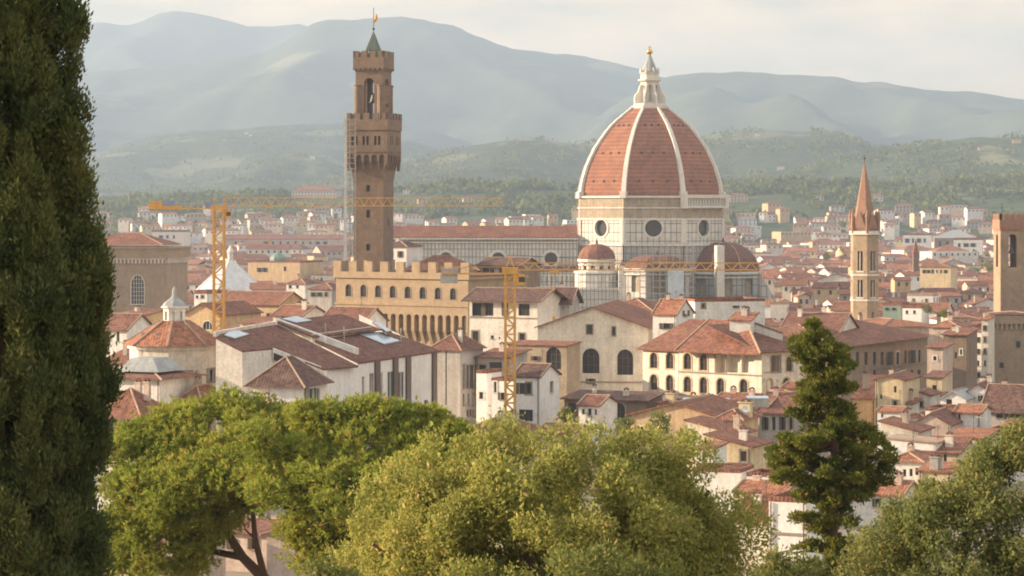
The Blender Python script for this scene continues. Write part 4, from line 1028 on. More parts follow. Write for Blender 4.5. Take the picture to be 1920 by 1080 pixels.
# ================================================================ prison tower at the edge
def prison_tower():
    d = 620.0; q = lambda py: Z(py, d); x0 = X(1876, d); s = 9.0
    root = thing('battlemented_tower', 'plain square brown tower with notched battlements and one tall bell opening', 'tower', (x0 + s / 2, d + s / 2, 0))
    h = s / 2; mb = MB(); px = d / F
    hol = [((1890.5 - 1876) * px, (1906.5 - 1876) * px, q(501), q(439), 1.0)]
    for sd in range(4):
        rot = Matrix.Rotation(sd * math.pi / 2, 3, 'Z'); tmp = MB(); tmp.wall((-h, -h), (1, 0), (0, -1), s, 0, q(434), hol if sd in (0, 2) else [(s * .35, s * .65, q(501), q(439), 1.0)], 1.2)
        if sd == 2: tmp = MB(); tmp.wall((-h, -h), (1, 0), (0, -1), s, 0, q(434), [(s - hol[0][1], s - hol[0][0], hol[0][2], hol[0][3], 1.0)], 1.2)
        mb.add([tuple(rot @ Vector(p)) for p in tmp.v], tmp.f)
    mb.zprism(square(s - 2.5), 0, q(503)); mb.build('shaft', M['stone'], root)
    bl = MB(); bx = -h + (1898 - 1876) * px; zc = q(468); bl.lathe([(.75, zc - .9), (.6, zc - .5), (.45, zc + .2), (.3, zc + .6), (.05, zc + .8)], 12, (bx, -h + .8)); bl.box(bx - 1.05, bx + 1.05, -h + .72, -h + .88, zc + .8, zc + 1.0); bl.build('bell', M['iron'], root)
    tp = MB(); tp.zprism(square(s + .1), q(434), q(430)); tp.zprism(square(s + .5), q(430) + .002, q(412)); merlons(tp, square(s + .5), q(412) + .002, q(401), .95, .55, .5); tp.build('battlement', M['brick'], root)
    va = MB(); va.tube((-h + 1.2, 0, q(412)), (-h + 1.2, 0, q(382)), .08); va.box(-h + .8, -h + 1.6, -.04, .04, q(390), q(389)); va.build('vane', M['iron'], root)
    d2 = 600.0; b = Bld('prison_block', 'lower square brown stone keep with bracketed top beneath the battlemented tower', 'keep', (1852, d2), (1960, d2 - 2), 16, base=0)
    b.win(1874, 1882, 680, 690, sur='trim'); b.win(1905, 1913, 640, 652, sur='trim')
    zt = b.zl(607, 0); b.walls(zt, 'flat', zt + 1, 'stone')
    k = MB(); n = 13
    for i in range(n): u = b.L * i / (n - 1); k.box(u - .22, u + .22, -.55, -.003, zt - 1.3, zt)
    for i in range(10): u = b.D * i / 9; k.box(-.55, -.003, u - .22, u + .22, zt - 1.3, zt)
    k.build('bracket', M['stone'], b.root)
    t = MB(); t.box(-.6, b.L + .6, -.6, b.D + .6, zt + .003, b.zl(592, 0)); t.build('parapet', M['stone'], b.root)
    r_, c_ = roof_mb('hip', b.L, b.D, b.zl(591, 0), b.zl(586, 0) , -.4); o = r_.build('roof', M['tile_old'], b.root); c_.build('ridge_cap', M['ridge'], o)
prison_tower()

# ================================================================ tower cranes
def tower_crane(name, label, mx, d, w, ytop, jib_px0, jib_px1, yj, jh, cj_y, ybase, cw, yaw=0.0, peak=None):
    x0 = X(mx, d); root = thing(name, label, 'crane', (x0, d, ground_z(d)), yaw); zb = ground_z(d); q = lambda py: Z(py, d) - zb
    mb = MB(); h = w / 2; zt = q(ytop); n = int(zt / (w * .9))
    for sx in (-1, 1):
        for sy in (-1, 1): mb.box(sx * h - .2, sx * h + .2, sy * h - .2, sy * h + .2, 0, zt)
    for i in range(n):
        z0, z1 = zt * i / n, zt * (i + 1) / n; s = 1 if i % 2 else -1
        for k in (-1, 1):
            mb.bar((-h * s, k * h, z0), (h * s, k * h, z1), .2); mb.bar((k * h, -h * s, z0), (k * h, h * s, z1), .2)
            mb.bar((-h, k * h, z0), (h, k * h, z0), .16); mb.bar((k * h, -h, z0), (k * h, h, z0), .16)
    mast = mb.build('mast', M['crane'], root)
    tt = MB(); tt.box(-h - .5, h + .5, -h - .3, h + .3, zt, zt + 1.0); tt.build('slewing_ring', M['crane'], root)
    j = MB(); xa, xb = h + .1, X(jib_px1, d) - x0; zlo = q(yj + jh); zhi = q(yj); m = int((xb - xa) / 1.9)
    for yy in (-.6, .6): j.bar((xa, yy, zlo), (xb, yy, zlo), .17)
    j.bar((xa, 0, zhi), (xb, 0, zhi), .17)
    for i in range(m):
        a, b_ = xa + (xb - xa) * i / m, xa + (xb - xa) * (i + 1) / m; c = (a + b_) / 2
        for yy in (-.6, .6): j.bar((a, yy, zlo), (c, 0, zhi), .1); j.bar((c, 0, zhi), (b_, yy, zlo), .1)
        j.bar((a, -.6, zlo), (a, .6, zlo), .09)
    j.build('jib', M['crane'], root)
    cj = MB(); xl = X(jib_px0, d) - x0
    for yy in (-.7, .7): cj.bar((xl, yy, q(cj_y)), (-h, yy, q(cj_y)), .24); cj.bar((xl, yy, q(cj_y) + 1.0), (-h, yy, q(cj_y) + 1.0), .06)
    for i in range(9):
        a = xl + (-h - xl) * i / 8
        cj.bar((a, -.7, q(cj_y)), (a, .7, q(cj_y)), .12)
        for yy in (-.7, .7): cj.bar((a, yy, q(cj_y)), (a, yy, q(cj_y) + 1.0), .06)
    cj.build('counter_jib', M['crane'], root)
    for (a, b_, y0, y1, mt, nm) in cw:
        c = MB(); c.box(X(a, d) - x0, X(b_, d) - x0, -.55, .55, q(y1), q(y0)); c.build(nm, M[mt], root)
    if peak is not None:
        k = MB(); zp = q(peak)
        for sx in (-1, 1):
            for sy in (-1, 1): k.bar((sx * h * .8, sy * h * .7, zt + 1), (0, 0, zp), .16)
        for z in (.35, .65): k.bar((-h * .8 * (1 - z), 0, zt + 1 + (zp - zt - 1) * z), (h * .8 * (1 - z), 0, zt + 1 + (zp - zt - 1) * z), .12)
        k.build('peak', M['crane'], root)
        s = MB(); s.tube((0, 0, zp), (xb * .62, 0, zhi), .05, n=4); s.tube((0, 0, zp), (xl * .9, 0, q(cj_y) + .2), .05, n=4); s.build('stay', M['iron'], root)
    else:
        k = MB()
        for xx in (-h, h):
            k.bar((xx, 0, zt + 1), (xx, 0, zhi + .1), .3)
        k.build('peak', M['crane'], root)
    cab = MB(); cab.box(h + .15, h + 1.5, -.75, .75, zt - 1.6, zt - .05); cab_o = cab.build('cab', M['crane'], root)
    cg = MB(); cg.box(h + .6, h + 1.52, -.77, -.752, zt - 1.2, zt - .4); cg.build('cab_window', M['glass'], cab_o)
    tr = MB(); xt = xa + (xb - xa) * .16; tr.box(xt - .7, xt + .7, -.65, .65, zlo - .45, zlo - .12); tr.tube((xt, 0, zlo - .45), (xt, 0, zlo - 7.0), .04, n=4); tr.lathe([(.1, zlo - 7.7), (.28, zlo - 7.4), (.25, zlo - 7.0)], 8, (xt, 0)); tr.build('trolley', M['crane'], root)
M['crane_blue'] = plain('blue_crane_panel', (0.20, 0.27, 0.46), 0.5)
tower_crane('tower_crane', 'large yellow tower crane with its jib passing before the tall brown tower', 410.5, 540, 2.1, 394, 280, 945, 371, 15, 391, 620,
            [(281, 304, 377, 391, 'crane', 'winch_house'), (280, 303, 391.5, 400, 'concrete', 'counterweight'), (305, 340, 386, 393.5, 'crane', 'deck_panel'), (307, 328, 376, 385, 'crane_blue', 'sign_panel'), (385, 402, 379, 390, 'crane_blue', 'motor_box')])
tower_crane('tower_crane', 'smaller yellow tower crane with zigzag jib rising before the white houses', 956.5, 388, 1.4, 514, 828, 1420, 493, 13, 513, 790,
            [(827, 859, 503, 515, 'concrete', 'counterweight'), (826, 858, 515.5, 531, 'concrete', 'counterweight')], peak=478)
# ================================================================ eight-sided chapel
def chapel():
    d = 370.0; cx = X(327, d); zb = ground_z(d); q = lambda py: Z(py, d) - zb
    root = thing('octagonal_chapel', 'cream eight-sided chapel with red tiled roof and little domed lantern', 'chapel', (cx, d, zb))
    r = 84 * d / F; A0 = R(-90); pts = ngon(r, 8, A0); mb = MB()
    zt = q(646)
    wins = {0: (.28, .68, q(716), q(693)), 1: (.3, .7, q(714), q(691))}
    for i in range(8):
        p0, p1 = Vector(pts[i]), Vector(pts[(i + 1) % 8]); e = p1 - p0; L = e.length; e.normalize(); nn = Vector((e.y, -e.x))
        hol = []
        if i in wins:
            a, b_, z0, z1 = wins[i]; hol = [(L * a, L * b_, z0, z1, 0)]
            g = MB(); u, v = p0 + e * (L * a - .05) - nn * .3, p0 + e * (L * b_ + .05) - nn * .3
            g.zprism([tuple(u), tuple(v), tuple(v - nn * .06), tuple(u - nn * .06)], z0 - .05, z1 + .05); w = g.build('window', M['glass'], root)
            s = MB()
            def bx(s0, s1, c0, c1, o=.08): u, v = p0 + e * s0 + nn * o, p0 + e * s1 + nn * o; s.zprism([tuple(u), tuple(v), tuple(v - nn * .1), tuple(u - nn * .1)], c0, c1)
            bx(L * a - .25, L * a, z0, z1); bx(L * b_, L * b_ + .25, z0, z1); bx(L * a - .25, L * b_ + .25, z1, z1 + .25); bx(L * a - .3, L * b_ + .3, z0 - .22, z0)
            s.build('surround', M['trim'], w)
        mb.wall(p0, e, nn, L, 0, zt, hol, .3)
    mb.build('wall', M['cream'], root)
    co = MB(); co.zprism(ngon(r + .35, 8, A0), zt - .5, zt + .05); co.build('cornice', M['pale'], root)
    ro, ra = ngon(r + 1.0, 8, A0), ngon(2.0, 8, A0); rf = MB(); rf.frustum(ro, zt + .06, ra, q(601)); roof = rf.build('roof', M['tile_new'], root)
    rb = MB()
    for a, b_ in zip(ro, ra): rb.tube((*a, zt + .1), (*b_, q(601) + .05), .15, n=5)
    rb.build('ridge_cap', M['ridge'], roof)
    for i, f in ((7, .4), (6, .5)):
        p = (Vector(ro[i]) + Vector(ro[(i + 1) % 8])) / 2 * .62; z = zt + (q(601) - zt) * .42; k = MB(); k.box(p.x - .45, p.x + .45, p.y - .3, p.y + .3, z - .1, z + .35); k.build('roof_hatch', M['slate'], roof)
    lb = MB(); lr = 21.5 * d / F; lp = ngon(lr, 8, R(-90 + 22.5))
    for i in range(8):
        p0, p1 = Vector(lp[i]), Vector(lp[(i + 1) % 8]); e = p1 - p0; L = e.length; e.normalize(); lb.wall(p0, e, (e.y, -e.x), L, q(605), q(577), [(L * .3, L * .7, q(600), q(583), 1.0)], .15)
    lb.zprism(ngon(lr * .8, 8, 0), q(605), q(577)); lan = lb.build('lantern', M['white'], root)
    c = MB(); c.zprism(ngon(lr + .35, 8, R(-67.5)), q(577) + .002, q(574)); c.build('cornice', M['white'], lan)
    dm = MB(); dm.lathe([(lr + .15, q(574)), (lr * .92, q(568)), (lr * .62, q(563)), (lr * .36, q(559)), (.35, q(554)), (.3, q(543)), (.02, q(536))], 8); dm.build('cap', M['slate'], lan)
chapel()

# ================================================================ long white museum block
def museum():
    A, B = (614, 362), (818, 404)
    b = Bld('museum_block', 'long white block with brown roofs, parapets and blue skylights above the pine', 'museum', A, B, 13.0, exact=True)
    root = b.root; L, D = b.L, b.D
    e3, v3 = Vector((b.e.x, b.e.y, 0)), Vector((b.v.x, b.v.y, 0))
    ze = b.zl(691, 0)
    # local frame: x along the facade, y back (to the viewer's left), roof rises with y
    def lp(px, py, pl): return b.loc(pl.at(px, py))
    k = 5.6 / 12.3
    W = lambda u, v, z: Vector((b.a.x, b.a.y, b.base)) + e3 * u + v3 * v + Vector((0, 0, z))
    pl = Plane3(W(0, 0, ze), W(L, 0, ze), W(0, 12, ze + 12 * k)); pl2 = Plane3(W(0, 0, ze + .75), W(L, 0, ze + .75), W(0, 12, ze + 12 * k + .75))
    for px0, px1, y0, y1 in ((679, 683.5, 706, 745), (694, 698.5, 703, 745), (712, 716, 700, 745), (729, 733, 697, 745), (748.5, 753, 698, 745)):
        b.win(px0, px1, y0, y1)
    b.win(795, 803, 750, 765)
    mb = MB(); mb.wall((0, 0), (1, 0), (0, -1), L, 0, ze - .05, b.holes['F'])
    mb.wall((L, 0), (0, 1), (1, 0), D, 0, ze - .05, []); mb.add([(L, 0, ze - .05), (L, D, ze - .05), (L, D, ze + D * k - .15)], [(0, 1, 2)])
    mb.build('wall', M['greywhite'], root)
    for px in (706, 740, 764, 813):
        u, _ = b.hit(px); p = MB(); p.box(u - .9, u + .9, -.3, -.003, 0, ze + .02); p.build('downpipe', M['pipe'], root)
    def roofpoly(name, pts, plane, m='tile_old', t=.25):
        q = [lp(x, y, plane) for x, y in pts]; s = MB(); s.slab([Vector(p) + Vector((0, 0, t)) for p in q], t); return s.build(name, M[m], root)
    roofpoly('roof', [(405, 636), (417, 627), (518, 612), (672, 689), (607, 695), (511, 656), (454, 661)], pl)
    roofpoly('roof', [(672, 683), (590, 642), (696, 625), (733, 626), (828, 660)], pl)
    # upper strip behind the clerestory
    roofpoly('roof', [(520, 606), (640, 591), (714, 620), (588, 634)], pl2)
    cl = MB(); a, c = lp(586, 641, pl), lp(697, 625.5, pl); cl.prism([a, c, c + Vector((0, 0, 1.1)), a + Vector((0, 0, 1.1))], Vector((0, .3, 0))); cl.build('clerestory', M['pale'], root)
    pr = MB(); a, c = lp(518, 612.5, pl), lp(669, 668, pl); w = Vector((.8, 0, 0)); pr.prism([a, c, c + Vector((0, 0, 1.15)), a + Vector((0, 0, 1.15))], w); pr.build('parapet', M['white'], root)
    a, c = lp(405, 631, pl), lp(517, 611.5, pl); pr = MB(); pr.prism([a, c, c + Vector((0, 0, .7)), a + Vector((0, 0, .7))], (0, .4, 0)); pr.build('parapet', M['pale'], root)
    a, c = lp(513, 657, pl), lp(603, 692, pl); pr = MB(); pr.prism([a - Vector((.3, 0, 1.3)), c - Vector((.3, 0, 1.3)), c + Vector((-.3, 0, .35)), a + Vector((-.3, 0, .35))], (.3, 0, 0)); vg = pr.build('verge', M['white'], root)
    pr = MB(); dd = Vector((-.34, 0, -1.25)); a2, c2 = a + (c - a) * .02, a + (c - a) * .88; pr.prism([a2 + dd, c2 + dd, c2 + Vector((-.34, 0, -.25)), a2 + Vector((-.34, 0, -.25))], (.03, 0, 0)); pr.build('clerestory_window', M['glass'], vg)
    # end walls under the near verge
    ew = MB(); p = [lp(454, 661, pl), lp(511, 656, pl), lp(607, 695, pl)]
    for i in range(2):
        a, c = p[i], p[i + 1]; ew.add([(a.x, a.y, 0), (c.x, c.y, 0), (c.x, c.y, c.z + .02), (a.x, a.y, a.z + .02)], [(0, 1, 2, 3)])
    a, c = lp(405, 636, pl), lp(454, 661, pl); ew.add([(a.x, a.y, 0), (c.x, c.y, 0), (c.x, c.y, c.z + .02), (a.x, a.y, a.z + .02)], [(0, 1, 2, 3)])
    ew.build('end_wall', M['pale'], root)
    def sky(pts, plane):
        q = [lp(x, y, plane) for x, y in pts]; f = MB(); m = sum(q, Vector()) / 4
        f.slab([m + (p - m) * 1.12 + Vector((0, 0, .40)) for p in q], .35); fr = f.build('skylight', M['pipe'], root)
        g = MB(); g.slab([p + Vector((0, 0, .46)) for p in q], .055); g.build('glazing', M['glassblue'], fr)
    sky([(421, 634), (436, 622), (467, 632), (440, 640)], pl)
    sky([(528, 603), (556, 598), (584, 606), (556, 610)], pl2)
    sky([(674, 631), (700, 626), (750, 644), (720, 650)], pl)
    sky([(700, 609), (708, 607.5), (733, 625), (724, 627)], pl2)
    for px, py in ((610, 628), (645, 634), (752, 636)):
        p = lp(px, py, pl2); t = MB(); t.tube(p - Vector((0, 0, .6)), p + Vector((0, 0, 1.7)), .1, n=6); t.build('vent_pipe', M['steel'], root)
museum()
b = house('town_house', 'pale house with hipped brown roof joined to the far end of the white museum block', (806, 425), (863, 421), 9, 652, 626, 'hip', 'grey', 'tile_old',
      wins=[(868, 872, 684, 728, dict(side='R')), (877, 881, 684, 728, dict(side='R')), (886, 890, 684, 728, dict(side='R')), (868, 872, 738, 760, dict(side='R')), (877, 881, 738, 760, dict(side='R')), (886, 890, 738, 760, dict(side='R')), (877, 881, 768, 780, dict(side='R')), (886, 890, 768, 780, dict(side='R')), (835, 837.5, 657, 760)])
house('garden_pavilion', 'low pale pavilion under a dark pyramid roof before the white museum block', (470, 343), (566, 341), 9.5, 715, 668, 'hip', 'greywhite', 'tile_dark', o=.8,
      wins=[(571, 577, 728, 765, dict(side='R')), (583, 589, 728, 765, dict(side='R')), (594, 600, 728, 765, dict(side='R'))], cat='pavilion')
house('cottage', 'low red roofed cottage half hidden between the chapel and the pine top', (333, 352), (378, 350), 7, 748, 722, 'hip', 'pale', 'tile')
house('cottage', 'small brown roof peeping over the pine top below the pavilion', (470, 335), (510, 334), 5, 770, 757, 'hip', 'pink', 'tile_old')
# the stepped houses beside the cypress
b = house('monitor_house', 'pale house with a flat green glass lantern on its red roof beside the cypress', (196, 352), (300, 348), 10, 706, 690, 'hip', 'white', 'tile', o=.9, wins=[(206, 216, 716, 736)], strings=())
m_ = MB(); m_.frustum([(1.0, 1.6), (b.L - 1.2, 1.6), (b.L - 1.2, 8.6), (1.0, 8.6)], b.zl(697, 0), [(2.4, 3.0), (b.L - 3, 3.0), (b.L - 3, 7.0), (2.4, 7.0)], b.zl(672, 0)); m_.build('glass_lantern', M['slate'], b.root)
house('low_house', 'white house with dark shuttered window and wide red roof next to the cypress trunk', (170, 318), (262, 315), 7, 772, 728, 'hip', 'white', 'tile', o=.9, wins=[(201, 213, 783, 818, dict(frame=True)), (236, 243, 780, 806), (270, 287, 772, 800, dict(side='R'))])
house('narrow_house', 'tall white house with purple brown roof between the cypress and the granary church', (176, 480), (238, 474), 9, 617, 590, 'gable_u', 'white', 'tile_old', wins=[(199, 205, 622, 640), (218, 224, 622, 640)])
house('ochre_house', 'small ochre house with a shaded window below the granary church', (215, 585), (268, 580), 9, 592, 581, 'shed_v', 'yellow', 'tile', wins=[(226, 236, 598, 610), (250, 262, 606, 618, dict(arch=1.0))])
house('red_roof_house', 'long red roof sloping beside the cypress below the purple brown roof', (186, 430), (243, 425), 12, 681, 645, 'shed_v', 'pale', 'tile')
house('lunette_church', 'ochre church gable with a half round window behind the chapel lantern', (345, 565), (412, 560), 18, 589, 570, 'gable_v', 'ochre', 'tile', wins=[(380, 398, 602, 618, dict(arch=1.0, frame='marblewhite', sur='pale'))], cat='church')
house('ochre_palace', 'broad ochre palace with brown roof right of the crane mast', (408, 625), (522, 615), 14, 570, 548, 'gable_u', 'ochre', 'tile', wins=[(446, 464, 584, 598, dict(frame=True)), (500, 512, 588, 600), (425, 434, 582, 592)], strings=(575,), cat='palace')
house('red_shed_house', 'small ochre house with single slope red roof in front of the ochre palace', (450, 520), (516, 516), 8, 606, 596, 'shed_v', 'yellow', 'tile', wins=[(457, 463, 612, 620)])
house('dormer_house', 'cream house with red roof and two chimneys behind the blue skylights', (512, 500), (566, 495), 10, 592, 574, 'gable_u', 'cream', 'tile', wins=[(535, 548, 594, 600)], chim=[(571, .3, 566), (561, .7, 570)])
house('brick_house', 'tiny yellow house touching the lower crane mast beside the chapel roof', (404, 545), (446, 540), 8, 622, 613, 'shed_v', 'ochre', 'tile')
house('white_tall_house', 'tall white house with small dark windows left of the ochre crenellated palace', (537, 800), (572, 795), 10, 531, 522, 'hip', 'white', 'tile', wins=[(541, 547, 535, 540), (555, 560, 535, 540), (541, 547, 548, 554)])
house('grey_tall_house', 'grey plastered house under a red hip roof left of the ochre palace arches', (578, 760), (622, 752), 10, 541, 530, 'hip', 'grey', 'tile_old', wins=[(585, 590, 548, 556), (597, 602, 548, 556), (609, 614, 548, 556)])
house('gabled_annex', 'brown roofed house showing its white gable below the ochre palace arches', (603, 478), (682, 468), 9, 602, 578, 'gable_u', 'white', 'tile_old', wins=[(646, 650, 603, 611)])
house('terrace_house', 'white flat roofed house with a roof room beside the marble pyramid', (364, 760), (388, 757), 8, 551, 544, 'flat', 'white', 'tile', wins=[(367, 372, 554, 559), (377, 382, 554, 559)])

# ================================================================ loggia palace in the middle
b = house('loggia_palace', 'white palace with dark open loggia under deep brown eaves beside the ochre palace', (880, 516), (1008, 508), 12, 561, 542, 'gable_u', 'pale', 'tile_dark', o=1.3,
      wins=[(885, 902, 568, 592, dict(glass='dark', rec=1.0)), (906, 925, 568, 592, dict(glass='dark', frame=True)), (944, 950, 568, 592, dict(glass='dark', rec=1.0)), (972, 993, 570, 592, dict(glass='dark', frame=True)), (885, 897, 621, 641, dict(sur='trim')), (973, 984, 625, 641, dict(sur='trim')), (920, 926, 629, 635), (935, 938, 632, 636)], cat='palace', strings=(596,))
house('wing_house', 'dark tiled wing whose pale blue gable end abuts the marble aisle', (1002, 522), (1068, 520), 8, 566, 541, 'gable_u', 'grey', 'tile_dark', o=.8, wins=[(1005, 1016, 568, 588), (1024, 1058, 572, 582, dict(glass='slate'))])
# big gabled hall
b = house('gabled_hall', 'great cream hall with broad low gable and two tall arched windows', (1009, 458), (1214, 455), 38, 613, 577, 'gable_v', 'cream', 'tile', o=.6,
      wins=[(1092, 1124, 653, 700, dict(arch=1.0, frame=True)), (1157, 1187, 655, 703, dict(arch=1.0, frame=True)), (1103, 1112, 710, 719)], strings=(716, 738), cat='hall')
for x0, x1, y0, y1 in ((1100, 1111, 609, 626), (1148, 1154, 613, 629)):
    u0, d0 = b.hit(x0); u1, _ = b.hit(x1); g = MB(); g.box(u0, u1, -.04, -.003, b.z(y1, d0), b.z(y0, d0)); w = g.build('window', M['glass'], b.root)
    f = MB(); t = .16; z0, z1 = b.z(y1, d0), b.z(y0, d0); f.box(u0 - t, u0, -.1, -.002, z0 - t, z1 + t); f.box(u1, u1 + t, -.1, -.002, z0 - t, z1 + t); f.box(u0, u1, -.1, -.002, z1, z1 + t); f.box(u0, u1, -.1, -.002, z0 - t, z0); f.build('surround', M['trim'], w)
house('stone_annex', 'rubble stone annex with a tall arch behind the yellow crane mast', (952, 446), (1063, 441), 6, 647, 641, 'shed_v', 'rubble', 'tile', o=.3, wins=[(1024, 1052, 651, 692, dict(arch=1.0, frame=True)), (971, 982, 668, 680), (1000, 1008, 668, 676)])
house('hall_annex', 'tall cream block attached to the stepped roofs behind the gabled hall', (1120, 500), (1226, 492), 14, 583, 559, 'hip', 'pale', 'tile')
# arcaded palace: left wing, centre, right wing
b = Bld('arcaded_palace', 'cream palace with rows of brown framed arched windows and an open loggia', 'palace', (1272, 424), (1428, 413), 13, exact=True)
for x0, x1, y0, y1 in ((1282, 1296, 662, 692), (1312, 1326, 664, 694)): b.win(x0, x1, y0, y1, arch=1.0, frame=True, sur='ochre')
for x0, x1, y0, y1 in ((1282, 1296, 706, 735), (1312, 1326, 707, 737), (1344, 1358, 709, 740), (1387, 1402, 711, 741)): b.win(x0, x1, y0, y1, arch=1.0, frame=True, sur='ochre')
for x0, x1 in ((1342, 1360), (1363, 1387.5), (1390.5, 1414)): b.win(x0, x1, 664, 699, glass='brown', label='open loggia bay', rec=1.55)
ze, zr = b.zl(656, 0), b.zl(602, b.L * .35, 12)
mb = MB(); mb.wall((0, 0), (1, 0), (0, -1), b.L, 0, ze, b.holes['F'], 1.6); mb.wall((b.L, 0), (0, 1), (1, 0), b.D, 0, ze, []); mb.build('wall', M['cream'], b.root)
L1 = Bld('palace_wing', 'cream arched window wing under the small white gabled house', 'palace wing', (1205, 430), (1271.5, 424.5), 12, exact=True)
for x0, x1, y0, y1 in ((1219, 1233, 661, 690), (1249, 1263, 661, 691), (1219, 1233, 702, 731), (1249, 1263, 703, 732), (1219, 1233, 746, 758)): L1.win(x0, x1, y0, y1, arch=1.0, frame=True, sur='ochre')
L1.walls(L1.zl(653, 0), 'plain', L1.zl(612, L1.L / 2, 12), 'cream'); L1.roof('shed_v', L1.zl(653, 0), L1.zl(605, L1.L / 2, 12), 'tile', .8, False)
R1 = Bld('palace_wing', 'shaded wing of the arcaded palace with loggia bay behind the dark conifer', 'palace wing', (1428.5, 413.2), (1512, 420), 11, exact=True)
for x0, x1, y0, y1, a in ((1433, 1446, 668, 697, 0), (1449, 1463, 668, 697, 0), (1474, 1486, 668, 696, 1.0), (1438, 1449, 711, 731, 1.0), (1468, 1480, 708, 728, 1.0)): R1.win(x0, x1, y0, y1, arch=a, frame=bool(a), sur='ochre' if a else None, glass='glass' if a else 'brown')
R1.walls(R1.zl(659, 0), 'plain', R1.zl(618, R1.L / 2, 11), 'cream'); R1.roof('shed_v', R1.zl(659, 0), R1.zl(612, R1.L / 2, 11), 'tile_old', .8, False)
ro = MB(); q = lambda *a: b.loc(P(*a)); o_ = [b.loc(P(1269, 657, 422.5)), b.loc(P(1430, 663, 411)), b.loc(P(1398, 601, 424)), b.loc(P(1330, 598, 430))]; o_[0].y -= .6; o_[1].y -= .6; ro.slab(o_, .25); rr = ro.build('roof', M['tile'], b.root)
rc = MB(); rc.tube(o_[1] + Vector((0, 0, .05)), o_[2] + Vector((0, 0, .05)), .2, n=5); rc.tube(o_[0] + Vector((0, 0, .05)), o_[3] + Vector((0, 0, .05)), .16, n=5); rc.build('ridge_cap', M['ridge'], rr)
for y in (700.5, 744): z = b.zl(y, b.L / 2); s = MB(); s.box(0, b.L, -.14, -.003, z - .1, z + .12); s.build('string_course', M['trim'], b.root)
for px in (1361.5, 1389): u, _ = b.hit(px); s = MB(); s.lathe([(.3, b.zl(699, u)), (.22, b.zl(697, u)), (.2, b.zl(667, u)), (.36, b.zl(664, u))], 10, (u, .25)); s.build('column', M['pale'], b.root)
house('white_gabled_house', 'small white house with bright red roof and one dark door above the palace wing', (1224, 450), (1268, 445), 9.5, 590, 563, 'gable_u', 'white', 'tile_new', o=.3, wins=[(1243, 1256, 606, 617), (1283, 1289, 582, 593, dict(side='R'))])
house('long_white_wall_house', 'long plain white wall catching the sun right of the red roofed white house', (1303, 458), (1434, 462), 10, 566, 564, 'flat', 'white', 'tile', wins=[(1316, 1322, 570, 577), (1377, 1383, 573, 577)])
house('roof_room', 'white roof room with sloping red tiles standing on the palace roof', (1368, 421), (1407, 420), 6, 601, 587, 'shed_v', 'white', 'tile_new', o=.3, base=Z(626, 421))
w_ = Bld('parapet_wall', 'white slanting parapet wall on the roofs before the bell tower', 'wall', (1408, 423.5), (1466, 420), .5, base=Z(660, 423))
mb = MB(); mb.prism([(0, 0, w_.zl(645, 0)), (w_.L, 0, w_.zl(658, w_.L)), (w_.L, 0, w_.zl(626, w_.L)), (0, 0, w_.zl(604, 0))], (0, .5, 0)); mb.build('wall', M['white'], w_.root)
mb = MB(); mb.prism([(-.1, -.15, w_.zl(604, 0) + .003), (w_.L + .1, -.15, w_.zl(626, w_.L) + .003), (w_.L + .1, -.15, w_.zl(625, w_.L) + .1), (-.1, -.15, w_.zl(603, 0) + .1)], (0, .8, 0)); mb.build('coping', M['tile_old'], w_.root)

# ================================================================ white houses below the small crane
house('shuttered_house', 'grey white house with shuttered windows and a sunlit gable right of the small crane', (963, 404), (1012, 397), 8, 706, 684, 'gable_u', 'greywhite', 'tile_dark', o=.35,
      wins=[(973, 983, 718, 739, dict(shut='shutter')), (987, 996, 718, 739), (973, 999, 768, 790, dict(frame=True)), (1031, 1037, 715, 737, dict(side='R'))])
house('flat_white_house', 'narrow grey white house with flat top hidden partly by the small crane mast', (922, 409), (961, 406), 8, 714, 711, 'flat', 'greywhite', 'tile', wins=[(938, 946, 736, 750), (926, 931, 716, 736)])
house('back_house', 'grey house with red roof and large dark windows left of the small crane mast', (893, 428), (953, 424), 8, 670, 656, 'shed_v', 'grey', 'tile', o=.6, wins=[(898, 911, 684, 705), (917, 941, 679, 700, dict(frame=True)), (897, 910, 728, 745), (915, 921, 716, 738), (915, 921, 764, 780)])
house('white_stair_house', 'thin white house between the museum end house and the small crane', (893, 416), (912, 413), 6, 700, 697, 'flat', 'greywhite', 'tile', wins=[(898, 906, 735, 748)])
house('brown_barn', 'low brown building with one tall arched door below the gabled hall', (1058, 392), (1212, 384), 7, 748, 736, 'shed_v', 'brown', 'tile_dark', wins=[(1152, 1172, 756, 790, dict(arch=1.0, frame=True, sur='trim')), (1066, 1080, 756, 775)])
house('white_shop_house', 'little white house with three windows and dark red roof before the brown barn', (1085, 368), (1124, 366), 7, 760, 743, 'gable_u', 'white', 'tile_old', o=.3, wins=[(1091, 1096, 767, 777), (1102, 1109, 766, 779), (1115, 1119, 767, 778)])
house('pink_low_house', 'low pinkish wall house seen over the top of the leafy tree', (1010, 345), (1072, 343), 7, 812, 797, 'gable_u', 'pink', 'tile_old', wins=[(1057, 1066, 822, 832)])
house('brown_roof_house', 'brown roof wedge between the pine top and the small crane', (868, 372), (962, 366), 10, 806, 780, 'hip', 'grey', 'tile_old')

